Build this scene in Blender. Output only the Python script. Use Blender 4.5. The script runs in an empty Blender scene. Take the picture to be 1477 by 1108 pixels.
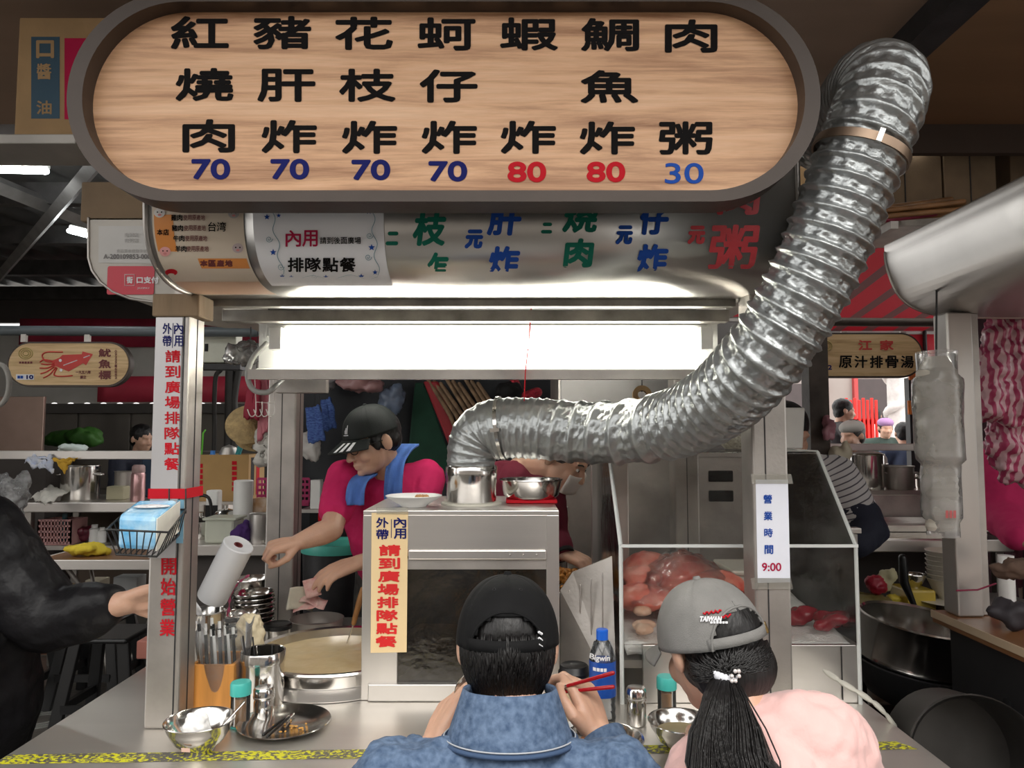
import bpy, bmesh, math, random
from mathutils import Vector, Matrix, Euler, noise
random.seed(7)
SC = bpy.context.scene; COL = SC.collection
R = math.radians; PI = math.pi; sin = math.sin; cos = math.cos; V = Vector

# ---------------------------------------------------------------- camera, world, lights, exposure
F = 1050.0; CX, CY = 738.5, 554.0; PITCH = math.atan(70 / F); EYE = V((0, 0, 1.5))
cd = bpy.data.cameras.new('camera'); cam = bpy.data.objects.new('camera', cd); COL.objects.link(cam)
cam.location = EYE; cam.rotation_euler = (PI / 2 + PITCH, 0, 0)
cd.sensor_width = 36; cd.lens = F * 36 / 1477; cd.clip_start = 0.02
SC.camera = cam
w = bpy.data.worlds.new('overcast'); SC.world = w; w.use_nodes = True
bg = w.node_tree.nodes['Background']
bg.inputs[0].default_value = (1.0, 0.985, 0.96, 1); bg.inputs[1].default_value = 1.1
sd = bpy.data.lights.new('overcast_sun', 'SUN'); sd.energy = 1.0; sd.angle = R(40); sd.color = (1.0, 0.96, 0.9)
so = bpy.data.objects.new('overcast_sun', sd); COL.objects.link(so); so.location = (1, -4, 6)
so.rotation_euler = (R(38), 0, R(12))
SC.view_settings.view_transform = 'Standard'; SC.view_settings.look = 'None'
SC.view_settings.gamma = 1; SC.view_settings.use_curve_mapping = False
SC.view_settings.exposure = 1.1
TUBE_POWER = 13.0

# ---------------------------------------------------------------- photo pixel -> direction -> point on a known plane
def ray(x, y):
    u = (x - CX) / F; v = (CY - y) / F
    return V((u, cos(PITCH) - v * sin(PITCH), sin(PITCH) + v * cos(PITCH)))
def P(x, y, d):
    r = ray(x, y); return EYE + r * (d / r.y)
def G(x, y, z):
    r = ray(x, y); return EYE + r * ((z - 1.5) / r.z)
def XP(x, d): return (x - CX) / F * d          # small helpers for level things
def ZP(y, d): return P(CX, y, d).z

# ---------------------------------------------------------------- materials
MATS = {}
def mat(name, col, rough=0.5, metal=0.0, var=0.08, vscale=6.0, bump=0.0, bscale=60.0, stretch=(1, 1, 1), spec=0.5,
        emit=None, estr=0.0, sss=0.0, sheen=0.0, coat=0.0, col2=None, trans=0.0, alpha=1.0, bdist=0.01):
    if name in MATS: return MATS[name]
    m = bpy.data.materials.new(name); m.use_nodes = True; nt = m.node_tree; N = nt.nodes; L = nt.links
    b = N['Principled BSDF']
    b.inputs['Roughness'].default_value = rough; b.inputs['Metallic'].default_value = metal
    b.inputs['Specular IOR Level'].default_value = spec
    if sss: b.inputs['Subsurface Weight'].default_value = sss; b.inputs['Subsurface Radius'].default_value = (.012, .005, .003)
    if sheen: b.inputs['Sheen Weight'].default_value = sheen
    if coat: b.inputs['Coat Weight'].default_value = coat
    if trans: b.inputs['Transmission Weight'].default_value = trans
    if alpha < 1: b.inputs['Alpha'].default_value = alpha
    if emit: b.inputs['Emission Color'].default_value = (*emit, 1); b.inputs['Emission Strength'].default_value = estr
    tc = N.new('ShaderNodeTexCoord'); mp = N.new('ShaderNodeMapping'); mp.inputs['Scale'].default_value = stretch
    L.new(tc.outputs['Object'], mp.inputs[0])
    nz = N.new('ShaderNodeTexNoise'); nz.inputs['Scale'].default_value = vscale; nz.inputs['Detail'].default_value = 5
    L.new(mp.outputs[0], nz.inputs['Vector'])
    cr = N.new('ShaderNodeValToRGB'); cr.color_ramp.elements[0].position = .3; cr.color_ramp.elements[1].position = .7
    c2 = col2 or tuple(min(1, c * (1 + var)) for c in col); c1 = col if col2 else tuple(c * (1 - var) for c in col)
    cr.color_ramp.elements[0].color = (*c1, 1); cr.color_ramp.elements[1].color = (*c2, 1)
    L.new(nz.outputs['Fac'], cr.inputs[0]); L.new(cr.outputs[0], b.inputs['Base Color'])
    if bump:
        n2 = N.new('ShaderNodeTexNoise'); n2.inputs['Scale'].default_value = bscale; n2.inputs['Detail'].default_value = 4
        L.new(mp.outputs[0], n2.inputs['Vector'])
        bp = N.new('ShaderNodeBump'); bp.inputs['Strength'].default_value = bump; bp.inputs['Distance'].default_value = bdist
        L.new(n2.outputs['Fac'], bp.inputs['Height']); L.new(bp.outputs[0], b.inputs['Normal'])
    MATS[name] = m; return m
def clear(name, tint=(1, 1, 1), haze=0.06, gloss=0.05, hazecol=(.8, .8, .8), ior=1.45, scr=0.0):
    """thin clear sheet: transparent, with a Fresnel gloss and a little dusty haze"""
    if name in MATS: return MATS[name]
    m = bpy.data.materials.new(name); m.use_nodes = True; nt = m.node_tree; N = nt.nodes; L = nt.links
    N.remove(N['Principled BSDF']); out = N['Material Output']
    t = N.new('ShaderNodeBsdfTransparent'); t.inputs[0].default_value = (*tint, 1)
    g = N.new('ShaderNodeBsdfGlossy'); g.inputs['Roughness'].default_value = gloss
    d = N.new('ShaderNodeBsdfDiffuse'); d.inputs[0].default_value = (*hazecol, 1)
    fr = N.new('ShaderNodeFresnel'); fr.inputs[0].default_value = ior
    m1 = N.new('ShaderNodeMixShader'); m2 = N.new('ShaderNodeMixShader'); m1.inputs[0].default_value = haze
    L.new(t.outputs[0], m1.inputs[1]); L.new(d.outputs[0], m1.inputs[2])
    L.new(fr.outputs[0], m2.inputs[0]); L.new(m1.outputs[0], m2.inputs[1]); L.new(g.outputs[0], m2.inputs[2])
    L.new(m2.outputs[0], out.inputs[0])
    if scr:
        tc = N.new('ShaderNodeTexCoord'); nz = N.new('ShaderNodeTexNoise'); nz.inputs['Scale'].default_value = 14; nz.inputs['Detail'].default_value = 8
        mr = N.new('ShaderNodeMapRange'); mr.inputs[1].default_value = .45; mr.inputs[2].default_value = .75
        mr.inputs[3].default_value = haze; mr.inputs[4].default_value = haze + scr
        L.new(tc.outputs['Object'], nz.inputs['Vector']); L.new(nz.outputs['Fac'], mr.inputs[0]); L.new(mr.outputs[0], m1.inputs[0])
        bp = N.new('ShaderNodeBump'); bp.inputs['Strength'].default_value = .5; bp.inputs['Distance'].default_value = .01
        L.new(nz.outputs['Fac'], bp.inputs['Height']); L.new(bp.outputs[0], g.inputs['Normal'])
    MATS[name] = m; return m

steel = mat('brushed_stainless', (.62, .59, .56), .36, .9, .10, 5, .05, 300, (1, 1, .06), bdist=.002)
steel_h = mat('brushed_stainless_level', (.68, .65, .62), .33, .9, .12, 4, .05, 260, (.05, 1, 1), bdist=.002)
steel_d = mat('dull_stainless', (.46, .43, .40), .45, .85, .2, 7, .06, 90)
steel_p = mat('polished_stainless', (.70, .68, .65), .16, 1.0, .08, 20)
countersteel = mat('worn_counter_steel', (.70, .67, .62), .36, .8, .14, 3.5, .07, 160, (.12, 1, 1), bdist=.003)
iron = mat('dark_iron', (.035, .034, .036), .5, .3, .3, 9, .1, 80)
blackplastic = mat('black_plastic', (.006, .006, .0065), .4, 0, .2)
black = mat('matt_black', (.006, .006, .0065), .8, 0, .2)
white = mat('white_plastic', (.78, .78, .76), .35, 0, .05)
whitepaint = mat('white_enamel', (.80, .80, .77), .35, 0, .05, 5)
paper = mat('white_paper', (.82, .82, .84), .8, 0, .03)
cardboard = mat('cardboard', (.36, .23, .11), .85, 0, .15, 7, .1, 90)
cardboard_d = mat('grey_cardboard', (.20, .14, .085), .85, 0, .18, 7, .1, 90)
red = mat('red_print', (.50, .012, .022), .7, 0, .08, spec=.12)
crimson = mat('crimson_print', (.42, .012, .06), .7, 0, .08, spec=.12)
navy = mat('navy_print', (.012, .015, .12), .7, 0, .08, spec=.12)
blue = mat('blue_print', (.018, .075, .36), .7, 0, .08, spec=.12)
blackprint = mat('black_print', (.007, .006, .006), .8, 0, .1, spec=.12)
greenprint = mat('green_print', (.01, .15, .10), .55, 0, .1, spec=.12)
woodblock = mat('bamboo_wood', (.62, .27, .06), .5, 0, .22, 5, .05, 60, (8, 8, .8))

# ---------------------------------------------------------------- mesh builder
class MB:
    def __init__(s): s.v = []; s.f = []
    def add(s, vs, fs):
        n = len(s.v); s.v += [V(a) for a in vs]; s.f += [tuple(n + i for i in f) for f in fs]; return s
    def box(s, x0, x1, y0, y1, z0, z1, M=None):
        vs = [V((x, y, z)) for z in (z0, z1) for y in (y0, y1) for x in (x0, x1)]
        if M is not None: vs = [M @ a for a in vs]
        return s.add(vs, [(0, 2, 3, 1), (4, 5, 7, 6), (0, 1, 5, 4), (2, 6, 7, 3), (0, 4, 6, 2), (1, 3, 7, 5)])
    def cbox(s, c, size, M=None):
        a, b, d = (q / 2 for q in size); c = V(c)
        T = Matrix.Translation(c) @ (M.to_4x4() if M is not None else Matrix())
        return s.box(-a, a, -b, b, -d, d, T)
    def tube(s, pts, rad, seg=10, cap='round', flat=1.0, up=None):
        pts = [V(p) for p in pts]; n = len(pts)
        if not isinstance(rad, (list, tuple)): rad = [rad] * n
        rings = []; T0 = None; Nn = None
        tang = []
        for i in range(n):
            a = pts[max(i - 1, 0)]; b = pts[min(i + 1, n - 1)]; t = (b - a)
            tang.append(t.normalized() if t.length > 1e-9 else V((0, 0, 1)))
        t = tang[0]; Nn = (V(up) if up else (V((0, 0, 1)) if abs(t.z) < .9 else V((1, 0, 0))))
        Nn = (Nn - t * Nn.dot(t)).normalized()
        seq = []
        if cap == 'round':
            for k in (75, 50, 25): seq.append((pts[0] - tang[0] * rad[0] * sin(R(k)), tang[0], rad[0] * cos(R(k))))
        for i in range(n): seq.append((pts[i], tang[i], rad[i]))
        if cap == 'round':
            for k in (25, 50, 75): seq.append((pts[-1] + tang[-1] * rad[-1] * sin(R(k)), tang[-1], rad[-1] * cos(R(k))))
        vs = []; prev = tang[0]
        for c, t, r in seq:
            ax = prev.cross(t)
            if ax.length > 1e-7: Nn = Matrix.Rotation(prev.angle(t), 3, ax) @ Nn
            Nn = (Nn - t * Nn.dot(t)).normalized(); B = t.cross(Nn); prev = t
            vs += [c + (Nn * cos(2 * PI * k / seg) * flat + B * sin(2 * PI * k / seg)) * r for k in range(seg)]
        m = len(seq); fs = []
        for i in range(m - 1):
            for k in range(seg):
                k2 = (k + 1) % seg; fs.append((i * seg + k, i * seg + k2, (i + 1) * seg + k2, (i + 1) * seg + k))
        if cap: fs.append(tuple(reversed(range(seg)))); fs.append(tuple((m - 1) * seg + k for k in range(seg)))
        return s.add(vs, fs)
    def lathe(s, prof, c=(0, 0, 0), seg=32, M=None, sx=1.0, sy=1.0):
        c = V(c); T = Matrix.Translation(c) @ (M.to_4x4() if M is not None else Matrix()); vs = []; fs = []; idx = []
        for r, z in prof:
            if r < 1e-6: idx.append((len(vs),)); vs.append(T @ V((0, 0, z)))
            else:
                b = len(vs); vs += [T @ V((r * sx * cos(2 * PI * k / seg), r * sy * sin(2 * PI * k / seg), z)) for k in range(seg)]
                idx.append(tuple(range(b, b + seg)))
        for a, b in zip(idx, idx[1:]):
            if len(a) == 1 and len(b) == 1: continue
            for k in range(seg):
                k2 = (k + 1) % seg
                if len(a) == 1: fs.append((a[0], b[k2], b[k]))
                elif len(b) == 1: fs.append((a[k], a[k2], b[0]))
                else: fs.append((a[k], a[k2], b[k2], b[k]))
        return s.add(vs, fs)
    def prism(s, pts, ext):
        pts = [V(p) for p in pts]; ext = V(ext); n = len(pts)
        vs = pts + [p + ext for p in pts]
        fs = [tuple(range(n)), tuple(reversed(range(n, 2 * n)))]
        fs += [(i, i + n, (i + 1) % n + n, (i + 1) % n) for i in range(n)]
        return s.add(vs, fs)
    def ell(s, c, r, M=None, seg=16, rings=10):
        c = V(c); T = Matrix.Translation(c) @ (M.to_4x4() if M is not None else Matrix())
        r = (r, r, r) if not isinstance(r, (list, tuple)) else r
        prof = [(cos(R(a)), sin(R(a))) for a in [-90 + 180 * i / rings for i in range(rings + 1)]]
        vs = []; t = MB(); t.lathe([(0 if abs(q) < 1e-6 else q, z) for q, z in prof], seg=seg)
        return s.add([T @ V((a.x * r[0], a.y * r[1], a.z * r[2])) for a in t.v], t.f)
    def grid(s, fn, nu, nv, cu=False):
        vs = [V(fn(i / (nu if cu else nu - 1), j / (nv - 1))) for j in range(nv) for i in range(nu)]
        fs = []
        for j in range(nv - 1):
            for i in range(nu if cu else nu - 1):
                i2 = (i + 1) % nu; fs.append((j * nu + i, j * nu + i2, (j + 1) * nu + i2, (j + 1) * nu + i))
        return s.add(vs, fs)
    def build(s, name, m, parent=None, smooth=None, bevel=0, solid=0, sub=0, off=-1, fix=True):
        me = bpy.data.meshes.new(name); me.from_pydata([tuple(a) for a in s.v], [], s.f); me.update()
        if fix:
            bm = bmesh.new(); bm.from_mesh(me); bmesh.ops.recalc_face_normals(bm, faces=bm.faces); bm.to_mesh(me); bm.free()
        o = bpy.data.objects.new(name, me); COL.objects.link(o)
        if m: me.materials.append(m)
        if smooth:
            for p in me.polygons: p.use_smooth = True
            if smooth is not True: me.set_sharp_from_angle(angle=R(smooth))
        if solid:
            q = o.modifiers.new('solid', 'SOLIDIFY'); q.thickness = solid; q.offset = off
        if bevel:
            q = o.modifiers.new('bevel', 'BEVEL'); q.width = bevel; q.segments = 2; q.limit_method = 'ANGLE'; q.angle_limit = R(40)
        if sub:
            q = o.modifiers.new('sub', 'SUBSURF'); q.levels = sub; q.render_levels = sub
        if parent: hang(o, parent)
        return o
def hang(o, parent):
    o.parent = parent
    if parent.type == 'EMPTY': o.matrix_parent_inverse = Matrix.Translation(-parent.location)
def thing(name, label, cat, loc=(0, 0, 0), group=None):
    o = bpy.data.objects.new(name, None); COL.objects.link(o); o.location = loc; o.empty_display_size = .05
    return tag(o, label, cat, group)
def tag(o, label, cat, group=None):
    o['label'] = label; o['category'] = cat
    if group: o['group'] = group
    return o
def struct(o): o['kind'] = 'structure'; return o
def stuff(o): o['kind'] = 'stuff'; return o
def dup(root, loc, label=None, rz=0, scale=1.0):
    r = root.copy(); COL.objects.link(r); r.location = loc; r.rotation_euler = (0, 0, rz); r.scale = (scale,) * 3
    if label: r['label'] = label
    for ch in list(root.children):
        c = ch.copy(); COL.objects.link(c); c.parent = r; c.matrix_parent_inverse = ch.matrix_parent_inverse.copy()
        for g in list(ch.children):
            e = g.copy(); COL.objects.link(e); e.parent = c; e.matrix_parent_inverse = g.matrix_parent_inverse.copy()
    return r
def B(x0, x1, y0, y1, z0, z1): return MB().box(x0, x1, y0, y1, z0, z1)
def smoothpath(pts, n=8):
    """Catmull-Rom through the points"""
    pts = [V(p) for p in pts]; q = [pts[0] * 2 - pts[1]] + pts + [pts[-1] * 2 - pts[-2]]; out = []
    for i in range(1, len(q) - 2):
        a, b, c, d = q[i - 1], q[i], q[i + 1], q[i + 2]
        for k in range(n):
            t = k / n; out.append(.5 * ((2 * b) + (c - a) * t + (2 * a - 5 * b + 4 * c - d) * t * t + (3 * b - a - 3 * c + d) * t ** 3))
    out.append(pts[-1]); return out

# ---------------------------------------------------------------- lettering: flat print laid on a surface given by hit(px, py)
GLYPH = {}
def glyph(s, res=3):
    if s not in GLYPH:
        c = bpy.data.curves.new('glyph', 'FONT'); c.body = s; c.size = 1; c.resolution_u = res
        o = bpy.data.objects.new('glyph', c); COL.objects.link(o); me = bpy.data.meshes.new_from_object(o)
        vs = [V((a.co.x, a.co.y, 0)) for a in me.vertices]; fs = [tuple(p.vertices) for p in me.polygons]
        bpy.data.objects.remove(o); bpy.data.meshes.remove(me)
        x0 = min(a.x for a in vs); x1 = max(a.x for a in vs); y0 = min(a.y for a in vs); y1 = max(a.y for a in vs)
        GLYPH[s] = ([V(((a.x - x0) / (x1 - x0) - .5, (a.y - y0) / (y1 - y0) - .5, 0)) for a in vs], fs)
    return GLYPH[s]
def letters(items, hit, m, parent, bold=0.0, name='lettering', lift=0.0006, skew=0.0, cut=0, normal=None):
    """items: (text, centre px, centre py, width px, height px); one mesh for all items"""
    if name == 'lettering':
        its = []
        for s, cx, cy, wd, ht in items:
            if len(s) > 1 and not s.isascii() and ht >= 8:
                n = len(s); its += [(c, cx - wd / 2 + wd * (k + .5) / n, cy, wd / n * .93, ht) for k, c in enumerate(s) if c != ' ']
            else: its.append((s, cx, cy, wd, ht))
        if len(its) > 1 or its != list(items):
            return [letters([i], hit, m, parent, bold, 'character', lift, skew, cut, normal) for i in its]
    mb = MB()
    for s, cx, cy, wd, ht in items:
        vs, fs = glyph(s, 6 if s.isascii() else 2)
        if cut:
            bm = bmesh.new(); bv = [bm.verts.new(a) for a in vs]
            for f in fs:
                try: bm.faces.new([bv[i] for i in f])
                except ValueError: pass
            for k in range(1, cut):
                bmesh.ops.bisect_plane(bm, geom=bm.verts[:] + bm.edges[:] + bm.faces[:], plane_co=(0, -.5 + k / cut, 0), plane_no=(0, 1, 0))
            bm.verts.index_update(); vs = [a.co.copy() for a in bm.verts]; fs = [tuple(a.index for a in f.verts) for f in bm.faces]; bm.free()
        offs = [(0, 0)] if not bold else [(bold * cos(2 * PI * k / 8), bold * sin(2 * PI * k / 8)) for k in range(8)] + [(0, 0)]
        w2, h2 = wd - 2 * bold, ht - 2 * bold
        for k, (ox, oy) in enumerate(offs):
            pts = []
            for a in vs:
                px = cx + a.x * w2 + a.y * h2 * skew + ox; py = cy - a.y * h2 + oy
                p = hit(px, py); nn = normal if normal is not None else (EYE - p).normalized()
                pts.append(p + nn * (lift + k * .00004))
            mb.add(pts, fs)
    return mb.build(name, m, parent, fix=False)
def dashes(x, y, n, pitch, w, h, hit, m, parent, name='fine_print', lift=.001, vert=False):
    """print too small to read: one little block per character"""
    for k in range(n):
        cx, cy = (x, y + k * pitch) if vert else (x + k * pitch, y)
        q = [hit(cx - w / 2, cy - h / 2), hit(cx + w / 2, cy - h / 2), hit(cx + w / 2, cy + h / 2), hit(cx - w / 2, cy + h / 2)]
        MB().add([p + (EYE - p).normalized() * lift for p in q], [(0, 1, 2, 3)]).build(name, m, parent, fix=False)
def plane(d): return lambda x, y: P(x, y, d)

# ---------------------------------------------------------------- figures: overlapping tapered limbs fused into one skin
def blob(name, caps, ells, m, parent, voxel=.006, smooth=4, disp=0, dscale=.06, cboxes=()):
    mb = MB()
    for c in caps:
        pts, rad = c[0], c[1]; mb.tube(pts, rad, 14, 'round', c[2] if len(c) > 2 else 1.0, c[3] if len(c) > 3 else None)
    for e in ells: mb.ell(e[0], e[1], e[2] if len(e) > 2 else None, 20, 14)
    for c in cboxes: mb.cbox(*c)
    o = mb.build(name, m, parent, smooth=True)
    q = o.modifiers.new('fuse', 'REMESH'); q.mode = 'VOXEL'; q.voxel_size = voxel; q.use_smooth_shade = True
    q = o.modifiers.new('smooth', 'SMOOTH'); q.iterations = smooth; q.factor = .5
    if disp:
        key = 'cloth_%g' % dscale
        t = bpy.data.textures.get(key) or bpy.data.textures.new(key, 'CLOUDS'); t.noise_scale = dscale; t.noise_depth = 2
        q = o.modifiers.new('folds', 'DISPLACE'); q.texture = t; q.strength = disp; q.mid_level = .5; q.texture_coords = 'LOCAL'
    return o
def frame(pos, x, z):
    """matrix whose X axis is x and Z axis as near z as possible"""
    x = V(x).normalized(); z = V(z); z = (z - x * z.dot(x)).normalized(); y = z.cross(x)
    M = Matrix((x, y, z)).transposed().to_4x4(); M.translation = V(pos); return M
def hand(M, curls, thumb, side=1, s=1.0):
    """wrist at origin, fingers +X, back of hand +Z, thumb on the side*Y edge. returns capsules"""
    caps = []
    T = lambda p: M @ (V((p[0], p[1] * side, p[2])) * s)
    ys = (.029, .0095, -.010, -.028); ln = (.070, .079, .073, .056); kx = (.086, .090, .086, .079)
    for i in range(4):
        caps.append(([T((-.005, ys[i] * .55, 0)), T((.045, ys[i] * .85, .002)), T((kx[i], ys[i], 0))], [.0155 * s, .0145 * s, .0115 * s]))
        p = V((kx[i], ys[i], 0)); a = 0; pts = [T(p)]; rad = [.0105]
        for j, fr in enumerate((.46, .30, .24)):
            a += R(curls[i][j]); p = p + V((cos(a), -ys[i] * .0, -sin(a))) * ln[i] * fr; pts.append(T(p)); rad.append((.0092, .0084, .0068)[j])
        caps.append((pts, [r * s for r in rad]))
    b = V((.012, .024, -.006)); pts = [T(b)]; rad = [.015, .0125, .0105, .008]; p = b
    for (d, l) in zip(thumb, (.044, .034, .028)):
        p = p + V(d).normalized() * l; pts.append(T(p))
    caps.append((pts, [r * s for r in rad])); caps.append(([T((.02, .012, -.008)), T((.05, .015, -.008))], [.014 * s, .012 * s]))
    return caps
def headcaps(M, neck=None):
    """face towards local -Y; returns (caps, ells) in world space"""
    R3 = M.to_3x3(); T = lambda *p: M @ V(p)
    e = [(T(0, .014, .026), (.076, .096, .09), R3), (T(0, -.026, -.03), (.062, .068, .082), R3), (T(0, -.045, -.078), (.044, .042, .034), R3),
         (T(0, -.079, -.094), (.017, .014, .013), R3)]
    for q in (-1, 1):
        e += [(T(q * .036, -.064, -.03), (.024, .024, .028), R3), (T(q * .012, -.101, -.034), (.009, .009, .007), R3),
              (T(q * .082, .012, -.008), (.010, .019, .031), R3 @ Matrix.Rotation(R(-q * 18), 3, 'Z'))]
    c = [([T(0, -.085, .014), T(0, -.103, -.022), T(0, -.108, -.032)], [.008, .011, .012]),
         ([T(-.036, -.074, .022), T(0, -.086, .02), T(.036, -.074, .022)], [.011, .012, .011]),
         ([T(-.021, -.083, -.062), T(0, -.094, -.059), T(.021, -.083, -.062)], [.006, .0075, .006]),
         ([T(-.018, -.082, -.071), T(0, -.091, -.071), T(.018, -.082, -.071)], [.006, .008, .006])]
    if neck is not None: c.append(([T(0, .022, -.05), V(neck)], [.054, .058]))
    return c, e
def cap(M, parent, m, r=(.096, .112, .10), opening=True, brim=.075, label=None, brimdrop=.02):
    """baseball cap as a part: crown, visor, button, strap; front is local -Y, rim at local z=0"""
    cr = MB(); nu, nv = 72, 22; vs = []; keep = []
    def pt(th, e, k=1.0):
        ce = cos(e) ** .85 if e < PI / 2 else 0
        g = abs(((th / (PI / 3)) + .5) % 1 - .5)            # six panels with a sewn seam between them
        k2 = k * (1 - .018 * math.exp(-(g / .035) ** 2))
        return M @ V((r[0] * sin(th) * ce * k2, -r[1] * cos(th) * ce * k2, r[2] * sin(e) * k2))
    for j in range(nv):
        for i in range(nu): vs.append(pt(2 * PI * i / nu, (PI / 2 - .02) * j / (nv - 1)))
    top = len(vs); vs.append(M @ V((0, 0, r[2] * .995)))
    for j in range(nv - 1):
        for i in range(nu):
            th = 2 * PI * (i + .5) / nu; e = (PI / 2) * (j + .5) / (nv - 1); d = abs(th - PI)
            if opening and (d / .72) ** 2 + (e / .56) ** 2 < 1: continue
            i2 = (i + 1) % nu; keep.append((j * nu + i, j * nu + i2, (j + 1) * nu + i2, (j + 1) * nu + i))
    for i in range(nu): keep.append(((nv - 1) * nu + i, (nv - 1) * nu + (i + 1) % nu, top))
    cr.add(vs, keep); hat = cr.build('cap', m, parent, smooth=True, solid=.003)
    MB().lathe([(.0, .006), (.006, .005), (.008, .0), (.0, 0)], M @ V((0, 0, r[2])), 12, M.to_3x3()).build('button', m, hat, smooth=40)
    def visor(u, v):
        a = R(-62 + 124 * u); ext = 1 + (brim / r[1]) * v * (cos(a) ** .6)
        x = r[0] * sin(a) * (1 + .10 * v); y = -r[1] * cos(a) * ext - (.004 if v == 0 else 0)
        return M @ V((x, y, .004 - brimdrop * v - .16 * abs(sin(a)) ** 2 * r[0] * (.6 + .4 * v)))
    MB().grid(visor, 25, 9).build('visor', m, hat, smooth=True, solid=.004)
    if opening:
        def strap(u, v):
            th = PI - .80 + 1.60 * u; return pt(th, R(1) + R(9) * v, 1.012)
        MB().grid(strap, 21, 3).build('strap', m, hat, smooth=True, solid=.003)
        def piping(k):
            a = PI * k / 20; return pt(PI + .74 * cos(a), .575 * sin(a) + .01, 1.004)
        MB().tube([piping(k) for k in range(21)], .0024, 6).build('piping', m, hat, smooth=True)
    return hat, pt, visor
def strands(name, roots, m, parent, rad=.0022, seg=4):
    """roots: list of point lists; every lock tapers"""
    mb = MB()
    for pts in roots:
        n = len(pts); mb.tube(pts, [rad * (1 - .75 * (i / (n - 1)) ** 2) for i in range(n)], seg, 'flat')
    return mb.build(name, m, parent, smooth=True, fix=False)

# ================================================================ THE SETTING
concrete = mat('wet_concrete', (.075, .068, .060), .35, 0, .35, 2.5, .25, 25)
struct(B(-9, 9, -7, 7.5, -.1, 0).build('floor', concrete))
struct(B(-9, 14, 7.5, 22, -.1, -.005).build('floor', mat('street_paving', (.42, .40, .38), .7, 0, .15, 3, .1, 20)))
struct(B(-9, 9, -4.2, -4.0, 0, 2.9).build('wall_street', mat('shopfront_across_street', (.42, .38, .34), .7, 0, .3, 1.2)))
struct(B(-9, 9, -4.0, -2.9, 2.55, 2.62).build('trim_3', mat('shop_awning', (.25, .20, .17), .7, 0, .2)))
struct(B(-6.1, -6.0, 1.2, 7.7, 0, 3.1).build('wall_left_blocker', mat('dim_block', (.10, .085, .07), .8)))  # out of view, added to keep sky light out of the aisle
struct(B(4.4, 4.5, .9, 4.6, 0, 2.9).build('wall_right_blocker', mat('dim_block', (0, 0, 0))))  # unseen too, closes the right side against stray sky light
soffit = mat('brown_soffit_board', (.30, .20, .14), .65, 0, .14, 1.2, .05, 30, (.6, 4, 1))
struct(B(-4, 1.24, .55, 2.95, 2.78, 2.83).build('ceiling', soffit))
struct(B(1.32, 4.4, .55, 2.95, 2.78, 2.83).build('ceiling', mat('warm_soffit_board', (.30, .17, .09), .6, 0, .16, 1.2, .05, 30, (.6, 4, 1))))
struct(B(-1.25, 1.2, 2.96, 4.9, 2.80, 2.84).build('ceiling', soffit))
struct(B(1.23, 1.33, .4, 3.0, 2.70, 2.775).build('trim_1', iron))
struct(B(1.33, 4.4, 2.955, 2.99, 2.66, 2.86).build('trim_2', mat('dark_brown_fascia', (.055, .035, .025), .6)))
# corrugated market roof over the neighbouring aisle, its purlins and rafters
darkroof = mat('sooty_corrugated_iron', (.10, .095, .09), .55, .5, .3, 3, .1, 30)
def corr(x0, x1, y0, y1, z0, z1, n, amp):
    return MB().grid(lambda u, v: (x0 + (x1 - x0) * u, y0 + (y1 - y0) * v, z0 + (z1 - z0) * v + amp * sin(u * n * 2 * PI)), n * 8, 2)
roof = struct(corr(-9, -1.2, 2.99, 8.6, 3.02, 3.10, 34, .02).build('ceiling', darkroof, smooth=True, solid=.004))
for k, (y, z) in enumerate(((3.35, 2.93), (4.25, 2.94), (5.2, 2.95), (6.3, 2.96), (7.5, 2.97))):
    MB().box(-9, -1.25, y, y + .07, z - .08, z + .05).build('purlin', mat('sooty_steel', (.085, .08, .078), .5, .6, .3, 8), roof)
MB().tube([(-2.95, 3.0, 2.86), (-2.35, 8.4, 2.90)], .05, 4, 'flat').build('rafter', mat('grey_steel_beam', (.24, .23, .22), .5, .5, .2, 8), roof)
MB().tube([(-1.62, 3.0, 2.80), (-4.6, 6.4, 2.84)], .04, 4, 'flat').build('rafter', mat('grey_steel_beam', (0, 0, 0)), roof)
# far wall of the aisle: stained board below, pale ribbed sheet and red sheet above
boards = mat('stained_grey_board', (.115, .10, .085), .8, 0, .35, 2, .15, 14, (1, 1, .3))
wl = struct(B(-9, -1.3, 7.6, 7.72, 0, 1.72).build('wall_back_left', boards))
for k in range(14):
    x = -8.9 + k * .55
    B(x, x + .53, 7.575, 7.6, .9, 1.70).build('board', boards, wl, bevel=.006)
B(-9, -1.3, 7.54, 7.62, 1.70, 1.80).build('board_cap', mat('dark_grey_board', (.07, .062, .055), .7), wl)
struct(corr(-9, -2.1, 7.66, 7.68, 1.8, 2.62, 40, .015).build('wall_panel_back', mat('pale_ribbed_sheet', (.50, .48, .44), .5, .2, .1, 4), smooth=True))
redsheet = mat('red_tarpaulin', (.62, .05, .09), .5, 0, .12, 3, .1, 12)
struct(B(-9, -1.3, 7.66, 7.72, 2.66, 3.05).build('wall_upper_back', mat('dark_cabinet', (.06, .05, .045), .6)))
tag(MB().grid(lambda u, v: (-4.35 + 1.9 * u, 7.632 + .01 * sin(u * 14), 1.82 + .27 * v), 20, 3).build('red_tarpaulin', redsheet, smooth=True, solid=.004),
    'bright red tarpaulin stretched low along the far aisle wall', 'tarpaulin')
tag(MB().grid(lambda u, v: (-5.2 + 3.1 * u, 7.632 + .01 * sin(u * 20), 2.40 + .30 * v), 24, 3).build('red_valance', mat('dark_red_cloth', (.30, .015, .04), .7, 0, .15), smooth=True, solid=.004),
    'dark red valance hanging below the market roof at far left', 'valance')
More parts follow.
